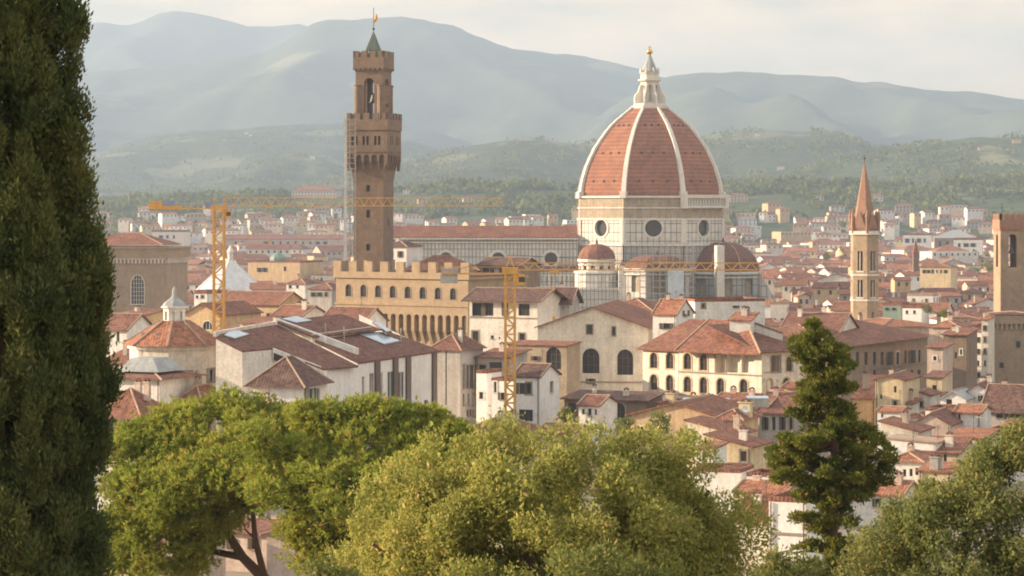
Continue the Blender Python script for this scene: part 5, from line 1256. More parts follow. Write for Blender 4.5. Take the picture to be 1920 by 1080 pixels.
# ================================================================ sunlit ochre houses in the dip, right of the centre
house('ochre_gable_house', 'big ochre house with a wide low gable above the leafy tree', (1180, 352), (1348, 344), 16, 778, 757, 'gable_v', 'ochre', 'tile', o=.5, wins=[(1297, 1303, 788, 796), (1200, 1207, 800, 810), (1240, 1247, 800, 810)])
house('corner_ochre_house', 'tall ochre corner house with brown roof and a satellite dish', (1343, 346), (1391, 344), 7, 783, 766, 'hip', 'ochre', 'tile', o=.5, wins=[(1398, 1406, 806, 819, dict(side='R')), (1366, 1372, 800, 812)], chim=[(1398, .5, 755, 1.6, 'yellow')])
d_ = thing('satellite_dish', 'small round white satellite dish on the chimney of the ochre corner house', 'satellite dish', tuple(P(1396, 768, 340.5)))
mb = MB(); mb.lathe([(.03, 0), (.3, .06), (.52, .2), (.5, .21), (.28, .09), (.03, .04)], 14); ob = mb.build('dish', M['mirror_white'], d_); ob.rotation_euler = (R(65), 0, R(20)); mb = MB(); mb.tube((0, .0, 0), (0, .35, -.5), .04); mb.build('bracket', M['iron'], d_)
house('shuttered_ochre_house', 'ochre house with one brown shuttered window and layered red roofs', (1325, 327), (1408, 323), 8, 836, 817, 'shed_r', 'yellow', 'tile', o=.4, wins=[(1388, 1400, 846, 865, dict(glass='shutter', sur='trim')), (1345, 1352, 850, 862)])
house('roof_step_house', 'cream house with red lean-to roof stepping down behind the shuttered ochre house', (1288, 336), (1382, 333), 7, 812, 790, 'shed_r', 'cream', 'tile', o=.4, wins=[(1320, 1326, 822, 832)])
house('white_terrace', 'white roof terrace with a small dark roofed hut behind the leafy tree', (1300, 306), (1388, 304), 6, 884, 878, 'flat', 'white', 'tile', cat='terrace')
house('terrace_hut', 'small hut with dark tiles standing on the white roof terrace', (1352, 308.5), (1390, 307.5), 3, 884, 872, 'shed_v', 'white', 'tile_dark', o=.3, base=Z(886, 307))
house('white_door_house', 'white narrow house with one brown door beside the shuttered ochre house', (1310, 315), (1338, 314), 5, 842, 836, 'shed_v', 'white', 'tile', o=.3, wins=[(1316, 1323, 848, 872, dict(glass='shutter'))])
house('pilaster_house', 'long shaded house with pilasters and wide brown roof behind the dark conifer', (1424, 392), (1520, 380), 12, 772, 738, 'gable_u', 'grey', 'tile_old', o=.6, wins=[(1432, 1438, 782, 806), (1448, 1454, 782, 806), (1464, 1470, 782, 806), (1480, 1486, 782, 806)])
house('roof_garden_house', 'low house with pale roof sheds and glass hatches below the arcaded palace', (1232, 386), (1345, 382), 9, 760, 757, 'flat', 'yellow', 'tile', wins=[(1250, 1256, 764, 772)], chim=[(1250, .5, 738, 1.4), (1300, .6, 742), (1330, .4, 745)])
house('low_red_house', 'low house with long red roof directly under the palace arches', (1338, 396), (1440, 388), 10, 757, 740, 'gable_u', 'pink', 'tile', o=.5, chim=[(1375, .5, 730), (1410, .4, 733)])
house('small_yellow_house', 'little yellow house with red roof left of the dark conifer near the palace', (1470, 402), (1512, 400), 6, 727, 718, 'gable_u', 'yellow', 'tile', o=.4)
house('red_slope_house', 'large plain red roof slope left of the dark conifer', (1418, 396), (1508, 389), 9, 757, 731, 'shed_v', 'pale', 'tile', o=.4, chim=[(1450, .4, 732)])
for i, (px, py, d, w) in enumerate(((1308, 752, 377, 2.2), (1349, 752, 384, 1.6), (1420, 748, 385, 1.7))):
    t = thing('roof_hatch', ['long flat pale glass hatch on the low roof garden house', 'short bluish roof hatch between the roof garden and low red houses', 'bluish roof hatch near the pilaster house'][i], 'roof hatch', tuple(P(px, py, d)))
    mb = MB(); mb.box(-w, w, -.8, .8, -1.2, .1); mb.build('base', M['grey'], t); mb = MB(); mb.prism([(-w * .95, -.75, .103), (w * .95, -.75, .103), (w * .95, .75, .35), (-w * .95, .75, .35)], (0, 0, .08)); mb.build('glazing', M['glassblue'], t)
# nearest house under the conifer
b = house('pantile_house', 'near cream house with ribbed red pantiles left of the dark conifer', (1378, 262), (1441, 258), 6.5, 976, 932, 'shed_v', 'cream', 'tile_new', o=.45)
zf, zk = b.ze, b.zr; rb = MB()
kk = (zk - zf) / b.D
for i in range(int((b.L + .9) / .24)):
    u = -.45 + .24 * i; rb.tube((u, -.45, zf - .45 * kk + .22), (u, b.D + .45, zk + .45 * kk + .22), .075, n=5)
rb.build('pantile_rows', M['tile_new'], b.root)
house('box_house', 'pale blue white block with a dark cornice beside the ribbed pantile house', (1441.5, 256.5), (1512, 254), 6, 940, 936, 'flat', 'greywhite', 'tile', strings=(1001,), wins=[])
house('gable_red_house', 'red roofed house behind the ribbed pantiles left of the dark conifer', (1380, 278), (1470, 275), 7, 922, 905, 'gable_u', 'yellow', 'tile_new', o=.4)
house('white_yard_house', 'broken white yard wall house left of the dark conifer above the red roofs', (1400, 300), (1482, 297), 5, 893, 889, 'flat', 'white', 'tile')
house('orange_yard_house', 'lower pinkish house seen through the pine trunks beside the cypress', (150, 236), (330, 232), 9, 1016, 998, 'gable_u', 'pink', 'tile_old', wins=[(250, 262, 1030, 1055)])
house('beige_yard_house', 'wide beige house seen between the pine trunks', (330, 262), (520, 256), 9, 992, 974, 'gable_u', 'pink', 'tile_old', wins=[(380, 390, 1010, 1030), (430, 440, 1010, 1030), (470, 480, 1010, 1030)])
house('white_garden_house', 'pale pinkish house in the garden behind the pine and the leafy tree', (500, 240), (640, 238), 8, 1000, 975, 'hip', 'pink', 'tile', wins=[])

# ================================================================ right: brown court building and the roofs round it
house('court_palace', 'long shaded brown palace with a row of tall windows and a spreading red roof', (1558, 535), (1739, 584), 26, 648, 603, 'hip', 'stone', 'tile', o=1.6, cat='palace', exact=True,
      wins=[(x - 3.2, x + 3.2, 657 + (0 if x > 1690 else 3), 681 + (0 if x > 1690 else 3)) for x in (1608, 1624, 1640, 1654, 1668, 1683, 1697, 1710, 1723)] + [(x - 2.5, x + 2.5, 694, 706) for x in (1640, 1668, 1683, 1697, 1710, 1723)], strings=(690,))
house('cross_roof_house', 'wide red hipped roof behind the court palace beside the bell tower foot', (1655, 640), (1760, 655), 22, 612, 597, 'hip', 'pink', 'tile_new', o=.8)
house('red_hall', 'broad old red roof with pale edges between the conifer top and the palace roofs', (1462, 560), (1572, 552), 16, 622, 588, 'gable_u', 'pale', 'tile_old', chim=[(1500, .4, 580), (1545, .6, 578)])
house('yellow_tower_house', 'tall narrow house pink above and yellow below right of the court palace', (1738.5, 500), (1768, 497), 9, 652, 644, 'shed_v', 'pink', 'tile', wins=[(1750, 1756, 668, 676), (1748, 1756, 722, 730)])
house('yellow_step_house', 'small yellow house with old brown roof at the foot of the tall pink house', (1737, 470), (1766, 468), 6, 708, 697, 'shed_v', 'yellow', 'tile_old', o=.4, wins=[(1748, 1756, 722, 731)])
house('brown_alley_house', 'dark brown house side in the shaded alley left of the keep', (1768.5, 545), (1812, 540), 12, 628, 616, 'shed_v', 'brown', 'tile', wins=[(1790, 1794, 660, 672), (1800, 1804, 655, 665)])
house('orange_alley_house', 'orange roofed house sloping into the shaded alley', (1742, 560), (1800, 556), 12, 612, 600, 'hip', 'pink', 'tile_new')
for i, (a, b2, ye, lab) in enumerate(((1815, 1828, 612, 'first thin white house front left of the keep with closed shutters'), (1828.5, 1840, 622, 'second thin house front left of the keep in pale grey'), (1840.5, 1853, 600, 'third thin house front touching the keep, cream and tallest'))):
    house('alley_front_house', lab, (a, 600 - i * 8), (b2, 598 - i * 8), 9, ye, ye - 7, 'shed_v', ['white', 'greywhite', 'cream'][i], 'tile_new', o=.3, group='thin house fronts in the alley', wins=[((a + b2) / 2 - 2, (a + b2) / 2 + 2, ye + 10 + 22 * k, ye + 20 + 22 * k, dict(glass='shutter')) for k in range(4)])
house('long_pink_roof_house', 'long low pink roofed house behind the bell tower', (1560, 830), (1775, 818), 12, 582, 568, 'gable_u', 'white', 'tile')
house('turquoise_house', 'pale house with a turquoise upper wall right of the bell tower', (1655, 760), (1690, 757), 9, 573, 567, 'flat', 'copper_pale', 'tile', wins=[(1661, 1665, 577, 582), (1674, 1678, 577, 582)])
house('pale_terrace_house', 'pale bluish terrace house beside the turquoise one', (1692, 755), (1728, 752), 9, 578, 572, 'flat', 'greywhite', 'tile', wins=[(1698, 1703, 582, 588), (1712, 1717, 582, 588)])
house('pilaster_gable_house', 'cream gabled house with a central chimney strip below the court palace', (1641, 402), (1694, 397), 12, 713, 705, 'gable_v', 'yellow', 'tile', o=.3, wins=[(1676, 1681, 724, 736), (1675, 1681, 752, 768), (1650, 1654, 740, 748)])
house('red_slope_row_house', 'red roof slope running up to the cream gabled house', (1598, 412), (1641, 406), 12, 748, 706, 'shed_v', 'ochre', 'tile_new', o=.3)
house('cream_small_house', 'small cream house with dark window right of the cream gabled house', (1702, 412), (1744, 409), 7, 741, 735, 'gable_v', 'pale', 'tile', o=.3, wins=[(1722, 1730, 753, 763), (1708, 1712, 753, 760)])
house('striped_house', 'narrow house with a red chimney cap between the cream houses', (1694.5, 402), (1712, 400), 5, 757, 752, 'shed_v', 'pale', 'tile', chim=[(1708, .5, 735, .8, 'pink')])
house('pink_front_house', 'thin pinkish house front beside the striped one under the yellow step house', (1745, 418), (1762, 416), 6, 745, 738, 'shed_v', 'pink', 'tile', o=.3, wins=[(1750, 1756, 755, 766)])
house('arched_roof_house', 'white house with curved low gable and one dark window', (1763, 398), (1811, 396), 8, 748, 735, 'gable_v', 'white', 'slate', o=.3, wins=[(1774, 1785, 742 + 6, 758)])
house('white_gable_house', 'white gable house with brown verge left of the large dark roof', (1808, 402), (1860, 397), 10, 738, 721, 'gable_v', 'white', 'tile_old', o=.3, wins=[(1822, 1827, 742, 752), (1838, 1846, 742, 752)])
house('dark_roof_house', 'wide house under a large dark purple roof below the keep', (1846, 390), (1950, 386), 11, 768, 724, 'gable_u', 'grey', 'tile_dark', o=.8, wins=[(1868, 1880, 772, 784), (1892, 1908, 770, 786)])
house('bright_white_house', 'brightest white house with small red roof between the dark roof and pink gable', (1790, 368), (1839, 364), 8, 774, 761, 'gable_u', 'white', 'tile_new', o=.35, wins=[(1796, 1801, 776, 792)])
house('white_back_house', 'plain white wall house left of the brightest white house', (1735, 376), (1792, 374), 7, 770, 767, 'flat', 'white', 'tile')
house('pink_gable_house', 'bare pinkish gable wall with one tiny window and brown side roof', (1710, 362), (1782, 356), 10, 796, 776, 'gable_v', 'pink', 'tile_old', o=.25, wins=[(1736, 1741, 800, 806), (1716, 1722, 808, 816)])
house('rust_roof_house', 'low rust red roof between the pink gable and the leafy tree', (1778, 350), (1846, 347), 8, 820, 805, 'shed_v', 'pink', 'tile_new', o=.3)
house('pale_roof_house', 'low cream house with pale slanting roof right of the dark conifer', (1652, 350), (1722, 346), 8, 808, 792, 'shed_r', 'cream', 'tile', o=.4, wins=[(1690, 1696, 815, 824)])
house('blue_wall_house', 'pale bluish wall with slanting coping right of the dark conifer', (1664, 338), (1755, 334), 6, 829, 823, 'shed_r', 'greywhite', 'ridge', o=.2)
house('long_red_roof_house', 'yellow house under a long slanting red roof right of the blue wall', (1726, 336), (1798, 330), 8, 848, 822, 'shed_v', 'yellow', 'tile', o=.4, wins=[(1769, 1775, 852, 866, dict(glass='shutter_green'))])
house('white_two_window_house', 'white house with two dark windows and orange roof low beside the conifer', (1664, 322), (1729, 318), 8, 862, 846, 'hip', 'white', 'tile_new', o=.45, wins=[(1693, 1699, 880, 894), (1705, 1711, 879, 893), (1716, 1722, 877, 891)])
house('yellow_pillar_house', 'yellow house with twin chimney pillars at the edge of the garden trees', (1722, 312), (1784, 308), 7, 884, 871, 'shed_v', 'yellow', 'tile_new', o=.3, chim=[(1752, .1, 858, 1.0, 'grey'), (1762, .2, 862, .7, 'pale')])
house('tiny_red_house', 'tiny red and white house between the conifer and the pale roof house', (1645, 366), (1688, 363), 6, 772, 765, 'gable_u', 'white', 'tile_new', o=.3, wins=[(1652, 1656, 776, 783)])
house('grey_cluster_house', 'grey house with dark openings between the striped house and pink gable', (1690, 380), (1738, 377), 7, 783, 772, 'hip', 'pale', 'tile_old', o=.3, wins=[(1700, 1705, 790, 799), (1716, 1721, 790, 799)])
house('orange_patch_house', 'small orange walled house above the leafy tree at the edge', (1880, 362), (1950, 360), 8, 800, 790, 'shed_v', 'ochre', 'tile_new', wins=[(1900, 1908, 806, 816)])
house('ledge_house', 'white house showing a ledge at the far edge over the leafy tree', (1850, 356), (1905, 354), 7, 812, 805, 'flat', 'white', 'tile')

house('low_garden_house', 'low white house with an orange roof at the foot of the conifer right side', (1600, 300), (1690, 297), 8, 925, 903, 'gable_u', 'white', 'tile_new', wins=[(1640, 1648, 935, 950), (1668, 1675, 935, 950)])
# far blocks that stand out
house('green_dome_church', 'ochre brown church block with a small green dome beyond the marble pyramid', (465, 1260), (562, 1240), 24, 492, 489, 'flat', 'ochre', 'tile', wins=[(484, 489, 502, 510), (494, 499, 502, 510), (532, 537, 500, 508)], cat='church')
g_ = bpy.data.objects['green_dome_church']; dm = MB(); dd = 1258; zz = Z(490, dd); c_ = P(521, 490, dd) - Vector(g_.location); rr = 15 * dd / F
c_ = g_.rotation_euler.to_matrix().inverted() @ c_
dm.lathe([(rr, c_.z - .2), (rr, c_.z + 1.2), (rr * .92, c_.z + 2.2), (rr * .6, c_.z + 3.6), (rr * .2, c_.z + 4.4), (.05, c_.z + 5.4)], 12, (c_.x, c_.y)); dm.build('dome', M['copper_pale'], g_)
house('long_station_house', 'very long pink roofed building far behind the crane mast', (420, 2300), (642, 2290), 24, 448, 440, 'gable_u', 'pink', 'tile', wins=[(440 + 14 * i, 444 + 14 * i, 453, 458) for i in range(13)])
house('white_square_house', 'pale square block far left with a bright corner above the granary roof', (285, 2350), (345, 2345), 20, 435, 431, 'flat', 'pale', 'tile', wins=[(300 + 12 * i, 304 + 12 * i, 441, 447) for i in range(3)])
house('white_office_block', 'tall white block far right of the spired bell tower', (1693, 2300), (1745, 2295), 20, 441, 438, 'flat', 'white', 'tile', wins=[(1699 + 11 * i, 1703 + 11 * i, 447, 455) for i in range(4)])
house('brown_market_block', 'large brown block with grey hipped roof beyond the white block', (1752, 2220), (1832, 2215), 30, 446, 431, 'hip', 'stone', 'slate', wins=[(1760 + 14 * i, 1765 + 14 * i, 452, 462) for i in range(5)])
house('white_villa_block', 'white square house in front of the brown market block', (1788, 2000), (1842, 1995), 16, 450, 446, 'flat', 'white', 'tile', wins=[(1796 + 13 * i, 1801 + 13 * i, 456, 463) for i in range(3)])
house('yellow_long_block', 'long yellow block with many windows beneath the white block far right', (1725, 1150), (1782, 1140), 14, 500, 492, 'hip', 'yellow', 'tile', wins=[(1731 + 8 * i, 1734.5 + 8 * i, 506, 512) for i in range(6)])
s_ = thing('small_spire_tower', 'tiny far brick bell tower with pointed cap right of the spired bell tower', 'bell tower', (X(1717, 1250), 1250, 0))
mb = MB(); w = 6.5 * 1250 / F; mb.zprism(square(2 * w * .8), 0, Z(478, 1250)); mb.build('shaft', M['towerstone'], s_); mb = MB(); mb.frustum(square(2 * w * .9), Z(478, 1250) + .003, square(.2), Z(448, 1250)); mb.build('spire', M['dometile'], s_)
# ================================================================ the town between the landmarks
frng = random.Random(11)
unit = MB(); unit.box(-.5, .5, -.06, .06, 0, 1); UNIT = bpy.data.meshes.new('window_pane'); UNIT.from_pydata(unit.v, [], unit.f); UNIT.materials.append(M['glass'])
UNIT_S = UNIT.copy(); UNIT_S.materials.clear(); UNIT_S.materials.append(M['shutter'])
KEEP_OUT = [(x0, x1, d0, d1) for x0, x1, d0, d1 in (
    (620, 1010, 545, 665), (690, 1480, 975, 1110), (120, 350, 780, 850), (340, 520, 1085, 1160), (1570, 1670, 660, 725), (1840, 1960, 585, 640), (1540, 1800, 525, 680), (340, 530, 545, 645),
    (455, 570, 1225, 1300), (410, 650, 2270, 2330), (1550, 1780, 815, 845), (1650, 1735, 745, 772), (1685, 1750, 2275, 2325), (1745, 1840, 2200, 2260), (1780, 1850, 1985, 2020), (1720, 1790, 1135, 1165), (1705, 1730, 1240, 1260), (530, 630, 745, 815), (1455, 1580, 545, 580), (280, 350, 2330, 2380), (345, 400, 752, 772))]
WALLS = [('cream', 'cream', 5), ('pale', 'pale', 5), ('white', 'white', 4), ('ochre', 'ochre', 3), ('yellow', 'yellow', 3), ('pink', 'pinkish', 3), ('beige', 'beige', 2), ('grey', 'grey', 1), ('greywhite', 'grey white', 2)]
WSEL = [w for w in WALLS for _ in range(w[2])]
ROOFS = [('tile', 'red'), ('tile_old', 'brown'), ('tile_new', 'orange'), ('tile', 'red'), ('tile_old', 'brown'), ('tile_new', 'orange')]
SHAPE = {'gable_u': 'gabled', 'gable_v': 'front gabled', 'hip': 'hipped', 'shed_v': 'lean-to', 'flat': 'flat'}
fill = []
d = 655.0
while d < 1700:
    px = -170.0 + frng.uniform(-20, 20)
    while px < 2090:
        L = frng.uniform(7, 16) * (1 + .2 * (d > 1100)); D = frng.uniform(8, 12)
        w = L * F / d; dd = d + frng.uniform(-9, 9); x0 = px; px += w * frng.uniform(1.0, 1.12)
        xc = x0 + w / 2
        if 660 < xc < 1340 and d < 1180: continue
        if any(a < x0 + w and b > x0 and c < dd + D + 2 and e > dd - 2 for a, b, c, e in KEEP_OUT): continue
        fill.append((x0, dd, L, D))
    d += 19 + d * .012
VISIBLE_TEST = []
def fill_house(x0, d, L, D, hgt=None):
    kind = frng.choices(['gable_u', 'gable_v', 'hip', 'shed_v', 'flat'], [5, 2, 4, 1, 1])[0]
    wk, wname, _ = frng.choice(WSEL); rk, rname = frng.choice(ROOFS)
    th = frng.choice([-.32, -.2, .1, .25, .45]) + frng.uniform(-.08, .08)
    h = hgt or frng.uniform(11.5, 17.5) + (2.5 if frng.random() < .12 else 0)
    if frng.random() < .1: h += 4; L *= .6
    zr = h + (L if kind == 'gable_v' else min(L, D)) * .5 * frng.uniform(.34, .5)
    if kind == 'flat': zr = h + .9
    r = thing('town_house', '', 'house', (X(x0, d), d, 0), th, 'houses of the old town roofs')
    mb = MB(); mb.box(0, L, 0, D, 0, h)
    if kind == 'gable_u':
        for x in (0, L): mb.add([(x, 0, h), (x, D, h), (x, D / 2, zr)], [(0, 1, 2)])
    elif kind == 'gable_v':
        for y in (0, D): mb.add([(0, y, h), (L, y, h), (L / 2, y, zr)], [(0, 1, 2)])
    elif kind == 'shed_v': mb.add([(0, D, h), (L, D, h), (L, D, zr), (0, D, zr)], [(0, 1, 2, 3)])
    mb.build('wall', M[wk], r)
    rm, rc = roof_mb(kind, L, D, h + .01, zr + .01, .5, d < 900)
    ro = rm.build('roof', M[rk] if kind != 'flat' else M['ridge'], r)
    if rc is not None: rc.build('ridge_cap', M['ridge'], ro)
    def windows():
        if d < 1400:
            n = max(2, int(L / 3.4)); rows = 2 if d < 1000 else 1
            for row in range(rows):
                zw = h - 2.6 - 3.5 * row
                for i in range(n):
                    if frng.random() < .15: continue
                    u = L * (i + .5) / n; w = bpy.data.objects.new('window', UNIT if frng.random() < .6 else UNIT_S); COL.objects.link(w); w.parent = r
                    w.location = (u, -.03, zw); w.scale = (1.05, 1, 1.7)
            if th < -.12 or xc_right(x0):
                for i in range(max(1, int(D / 4))):
                    w = bpy.data.objects.new('window', UNIT); COL.objects.link(w); w.parent = r; sd = L + .03
                    w.location = (sd, D * (i + .5) / max(1, int(D / 4)), h - 2.6); w.rotation_euler = (0, 0, math.pi / 2); w.scale = (1.05, 1, 1.7)
        if d < 1150 and frng.random() < .3: antenna_mb(L * frng.uniform(.2, .8), D / 2, zr, frng.uniform(1.6, 2.6)).build('antenna', M['iron'], r)
    nc = frng.choice([0, 1, 1, 2])
    for i in range(nc):
        u, v = L * frng.uniform(.15, .85), D * frng.uniform(.3, .7); zc = zr + frng.uniform(.3, .9); c = MB(); c.box(u - .45, u + .45, v - .3, v + .3, h - .2, zc); c.box(u - .55, u + .55, v - .4, v + .4, zc + .003, zc + .15)
        c.build('chimney', M[frng.choice(['cream', 'pale', 'pink', 'beige'])], r)
    big = 'wide' if L > 15.5 else ('tall narrow' if L < 8 or h > 19 else ('small' if L < 9.5 else ''))
    pts = [(X(x0, d) + 0, d, h)]
    ca, sa = math.cos(th), math.sin(th)
    W = lambda u, v, z: Vector((X(x0, d) + u * ca - v * sa, d + u * sa + v * ca, z))
    tests = [W(L * .1, D / 2 if kind != 'flat' else 0, zr - .3), W(L * .5, D / 2, zr + .1), W(L * .9, D / 2, zr - .3), W(L * .5, -.45, h - .2), W(L * .15, -.1, h - 1), W(L * .85, -.1, h - 1), W(L * .5, D * .25, (h + zr) / 2 + .3)]
    VISIBLE_TEST.append([r, tests, dict(windows=windows, big=big, wall=wname, roof=rname, shape=SHAPE[kind], nc=nc, d=d, px=x0 + L * F / d / 2, area=L * 8 * (F / d) ** 2)])
def xc_right(x0): return x0 < 960
for a in fill: fill_house(*a)

# villas on the slopes
VILLA_AT = []
vil = [(590, 366, 86, 'pink', 'tile', 'wide pale villa with pink roof on the slope left of the tall tower'), (1570, 392, 26, 'pale', 'tile', 'pale villa on the slope just left of the spire'), (1402, 418, 34, 'white', 'slate', 'white villa with pyramid roof right of the great dome'), (1452, 412, 40, 'white', 'tile', 'long white villa on the slope right of the great dome'),
       (1510, 424, 34, 'pink', 'tile', 'pinkish villa under trees left of the spire'), (1695, 393, 34, 'pink', 'tile', 'pinkish villa on the slope right of the spire'), (1790, 357, 14, 'ochre', 'tile', 'tiny orange villa high on the wooded slope'), (1906, 264, 16, 'yellow', 'tile', 'small bright villa on the ridge at the edge'), (1840, 278, 12, 'pink', 'tile', 'tiny villa below the ridge at the edge'),
       (1464, 312, 14, 'cream', 'tile', 'lonely cream villa on the hillside right of the dome'), (1385, 374, 34, 'yellow', 'tile', 'long yellow house in trees beside the dome'), (792, 376, 16, 'yellow', 'tile', 'bright yellow villa right of the tall tower'), (880, 373, 22, 'yellow', 'tile', 'second yellow villa along the crane jib'), (762, 357, 12, 'cream', 'tile', 'cream villa high above the crane jib'),
       (655, 402, 22, 'white', 'tile', 'white house left of the tall tower foot'), (540, 409, 24, 'cream', 'tile', 'cream house on the low slope right of the crane mast'), (592, 408, 16, 'cream', 'tile', 'smaller cream house on the low slope near the tall tower'), (1750, 420, 30, 'pink', 'tile', 'reddish house at the slope foot far right'), (1830, 425, 36, 'grey', 'tile', 'grey house with red roof at the slope foot far right'),
       (1640, 372, 30, 'cream', 'tile', 'cream villa just behind the spire'), (1535, 370, 20, 'cream', 'tile', 'small cream villa above the pink villa'), (470, 250, 6, 'white', 'tile', 'white speck of a farmhouse on the left hillside'), (586, 292, 9, 'white', 'tile', 'white farmhouse on the left hill slope'), (462, 246, 7, 'white', 'tile', 'tiny white hamlet house on the left hill'), (1420, 250, 8, 'cream', 'tile', 'tiny house on the round hilltop')]
for px, py, w, wm, rm, lab in vil:
    y = on_hill(px, py + 6) 
    if y is None: continue
    L = w * y / F; z = hill_top(X(px, y), y); h = min(9.0, max(5.0, L * .38)); zb = z - 3
    VILLA_AT.append((X(px, y), y, L))
    r = thing('villa', lab, 'villa', (X(px - w / 2, y), y - 3, zb), frng.uniform(-.25, .2), 'villas on the slopes')
    D = max(7, L * .5); mb = MB(); mb.box(0, L, 0, D, 0, h + 3); mb.build('wall', M[wm], r)
    a, c = roof_mb('hip', L, D, h + 3.01, h + 3 + min(L, D) * .22, .6, False); a.build('roof', M[rm], r)
    if y < 3600:
        for i in range(max(2, int(L / 4))):
            for row in range(2):
                q_ = bpy.data.objects.new('window', UNIT); COL.objects.link(q_); q_.parent = r; q_.location = (L * (i + .5) / max(2, int(L / 4)), -.03, 3 + h * (.15 + .45 * row)); q_.scale = (1.2, 1, 1.8)

# the rest of the town, too many to count: one mass
EXTRA = []
def distant():
    groups = {}
    def put(key, vs, fs):
        g = groups.setdefault(key, MB()); g.add(vs, fs)
    for r in EXTRA:
        for c in r.children_recursive:
            if c.type != 'MESH': continue
            mw = c.matrix_world; key = next((k for k, m in M.items() if m == c.data.materials[0]), 'pale')
            put(key, [tuple(mw @ v.co) for v in c.data.vertices], [tuple(p.vertices) for p in c.data.polygons])
    d = 1720.0
    while d < 3350:
        px = -170.0
        while px < 2090:
            L = frng.uniform(8, 22); D = frng.uniform(9, 14); w = L * F / d; x0 = px; px += w * frng.uniform(1.0, 1.5); dd = d + frng.uniform(-14, 14)
            if any(a < x0 + w and b > x0 and c < dd + D + 2 and e > dd - 2 for a, b, c, e in KEEP_OUT): continue
            if frng.random() < .03: continue
            big = frng.random() < .07
            if big: L *= 1.7; D *= 1.5; px += L * F / d * .4
            zb = max(0.0, hill_top(X(x0, dd), dd) - 1)
            if zb > 40 or (zb > 14 and (big or frng.random() < .45)): continue
            h = zb + frng.uniform(8, 17) + (6 if frng.random() < .05 else 0) + (6 if big else 0); zr = h + D * .5 * frng.uniform(.3, .45); th = frng.choice([-.3, .12, .4]) + frng.uniform(-.1, .1); ca, sa = math.cos(th), math.sin(th)
            W = lambda u, v, z: (X(x0, dd) + u * ca - v * sa, dd + u * sa + v * ca, z)
            wk = frng.choice(['white', 'cream', 'pale', 'white', 'pink', 'ochre', 'beige', 'yellow', 'pale'])
            rk = frng.choice(['tile', 'tile_old', 'tile', 'tile_new'])
            put(wk, [W(0, 0, 0), W(L, 0, 0), W(L, D, 0), W(0, D, 0), W(0, 0, h), W(L, 0, h), W(L, D, h), W(0, D, h)], [(0, 1, 5, 4), (1, 2, 6, 5), (3, 0, 4, 7)])
            if frng.random() < .16: put(frng.choice(['ridge', 'slate', 'white', 'grey']), [W(0, 0, h), W(L, 0, h), W(L, D, h), W(0, D, h)], [(0, 1, 2, 3)])
            elif frng.random() < .5:
                put(rk, [W(-.5, -.5, h), W(L + .5, -.5, h), W(L + .5, D / 2, zr), W(-.5, D / 2, zr), W(L + .5, D + .5, h), W(-.5, D + .5, h)], [(0, 1, 2, 3), (3, 2, 4, 5)]); put(wk, [W(0, 0, h), W(0, D, h), W(0, D / 2, zr), W(L, 0, h), W(L, D, h), W(L, D / 2, zr)], [(0, 1, 2), (3, 4, 5)])
            else:
                i = min(D / 2, L * .4); put(rk, [W(-.5, -.5, h), W(L + .5, -.5, h), W(L + .5, D + .5, h), W(-.5, D + .5, h), W(i, D / 2, zr), W(L - i, D / 2, zr)], [(0, 1, 5, 4), (1, 2, 5), (2, 3, 4, 5), (3, 0, 4)])
            n = max(2, int(L / 4.2))
            for i in range(n):
                u = L * (i + .5) / n; z = h - 2.8; put('glass', [W(u - .7, -.06, z), W(u + .7, -.06, z), W(u + .7, -.06, z + 1.7), W(u - .7, -.06, z + 1.7)], [(0, 1, 2, 3)])
        d += 17 + d * .005
    keys = list(groups); me = bpy.data.meshes.new('distant_town'); v, f, mi = [], [], []
    for i, k in enumerate(keys):
        n = len(v); v += groups[k].v; f += [tuple(a + n for a in q) for q in groups[k].f]; mi += [i] * len(groups[k].f); me.materials.append(M[k])
    me.from_pydata(v, [], f); me.polygons.foreach_set('material_index', mi); me.update()
    o = bpy.data.objects.new('distant_town', me); COL.objects.link(o); tag(o, 'mass of far off roofs and house walls below the hills', 'town', kind='stuff')
# ================================================================ trees
def blades(name, c, d, ln, wd, mat, parent, nrm=None):
    """One crown mesh of many leaf-sized rhombs: centres c, directions d, lengths ln, widths wd (numpy)."""
    n = len(c)
    d = d / np.linalg.norm(d, axis=1, keepdims=True)
    r = RNG.normal(size=(n, 3))
    if nrm is not None: r = np.asarray(nrm) + r * .38
    b = np.cross(d, r); b /= np.linalg.norm(b, axis=1, keepdims=True) + 1e-9
    ln = np.asarray(ln).reshape(-1, 1); wd = np.asarray(wd).reshape(-1, 1)
    v = np.empty((n, 4, 3)); v[:, 0] = c; v[:, 1] = c + d * ln * .5 + b * wd * .5; v[:, 2] = c + d * ln; v[:, 3] = c + d * ln * .5 - b * wd * .5
    me = bpy.data.meshes.new(name)
    me.vertices.add(4 * n); me.vertices.foreach_set('co', v.reshape(-1).astype(np.float32))
    me.loops.add(4 * n); me.loops.foreach_set('vertex_index', np.arange(4 * n, dtype=np.int32))
    me.polygons.add(n); me.polygons.foreach_set('loop_start', np.arange(0, 4 * n, 4, dtype=np.int32)); me.polygons.foreach_set('loop_total', np.full(n, 4, dtype=np.int32))
    me.update(calc_edges=True); me.materials.append(mat)
    o = bpy.data.objects.new(name, me); COL.objects.link(o); o.parent = parent
    return o

def unit_dirs(n):
    v = RNG.normal(size=(n, 3)); return v / np.linalg.norm(v, axis=1, keepdims=True)

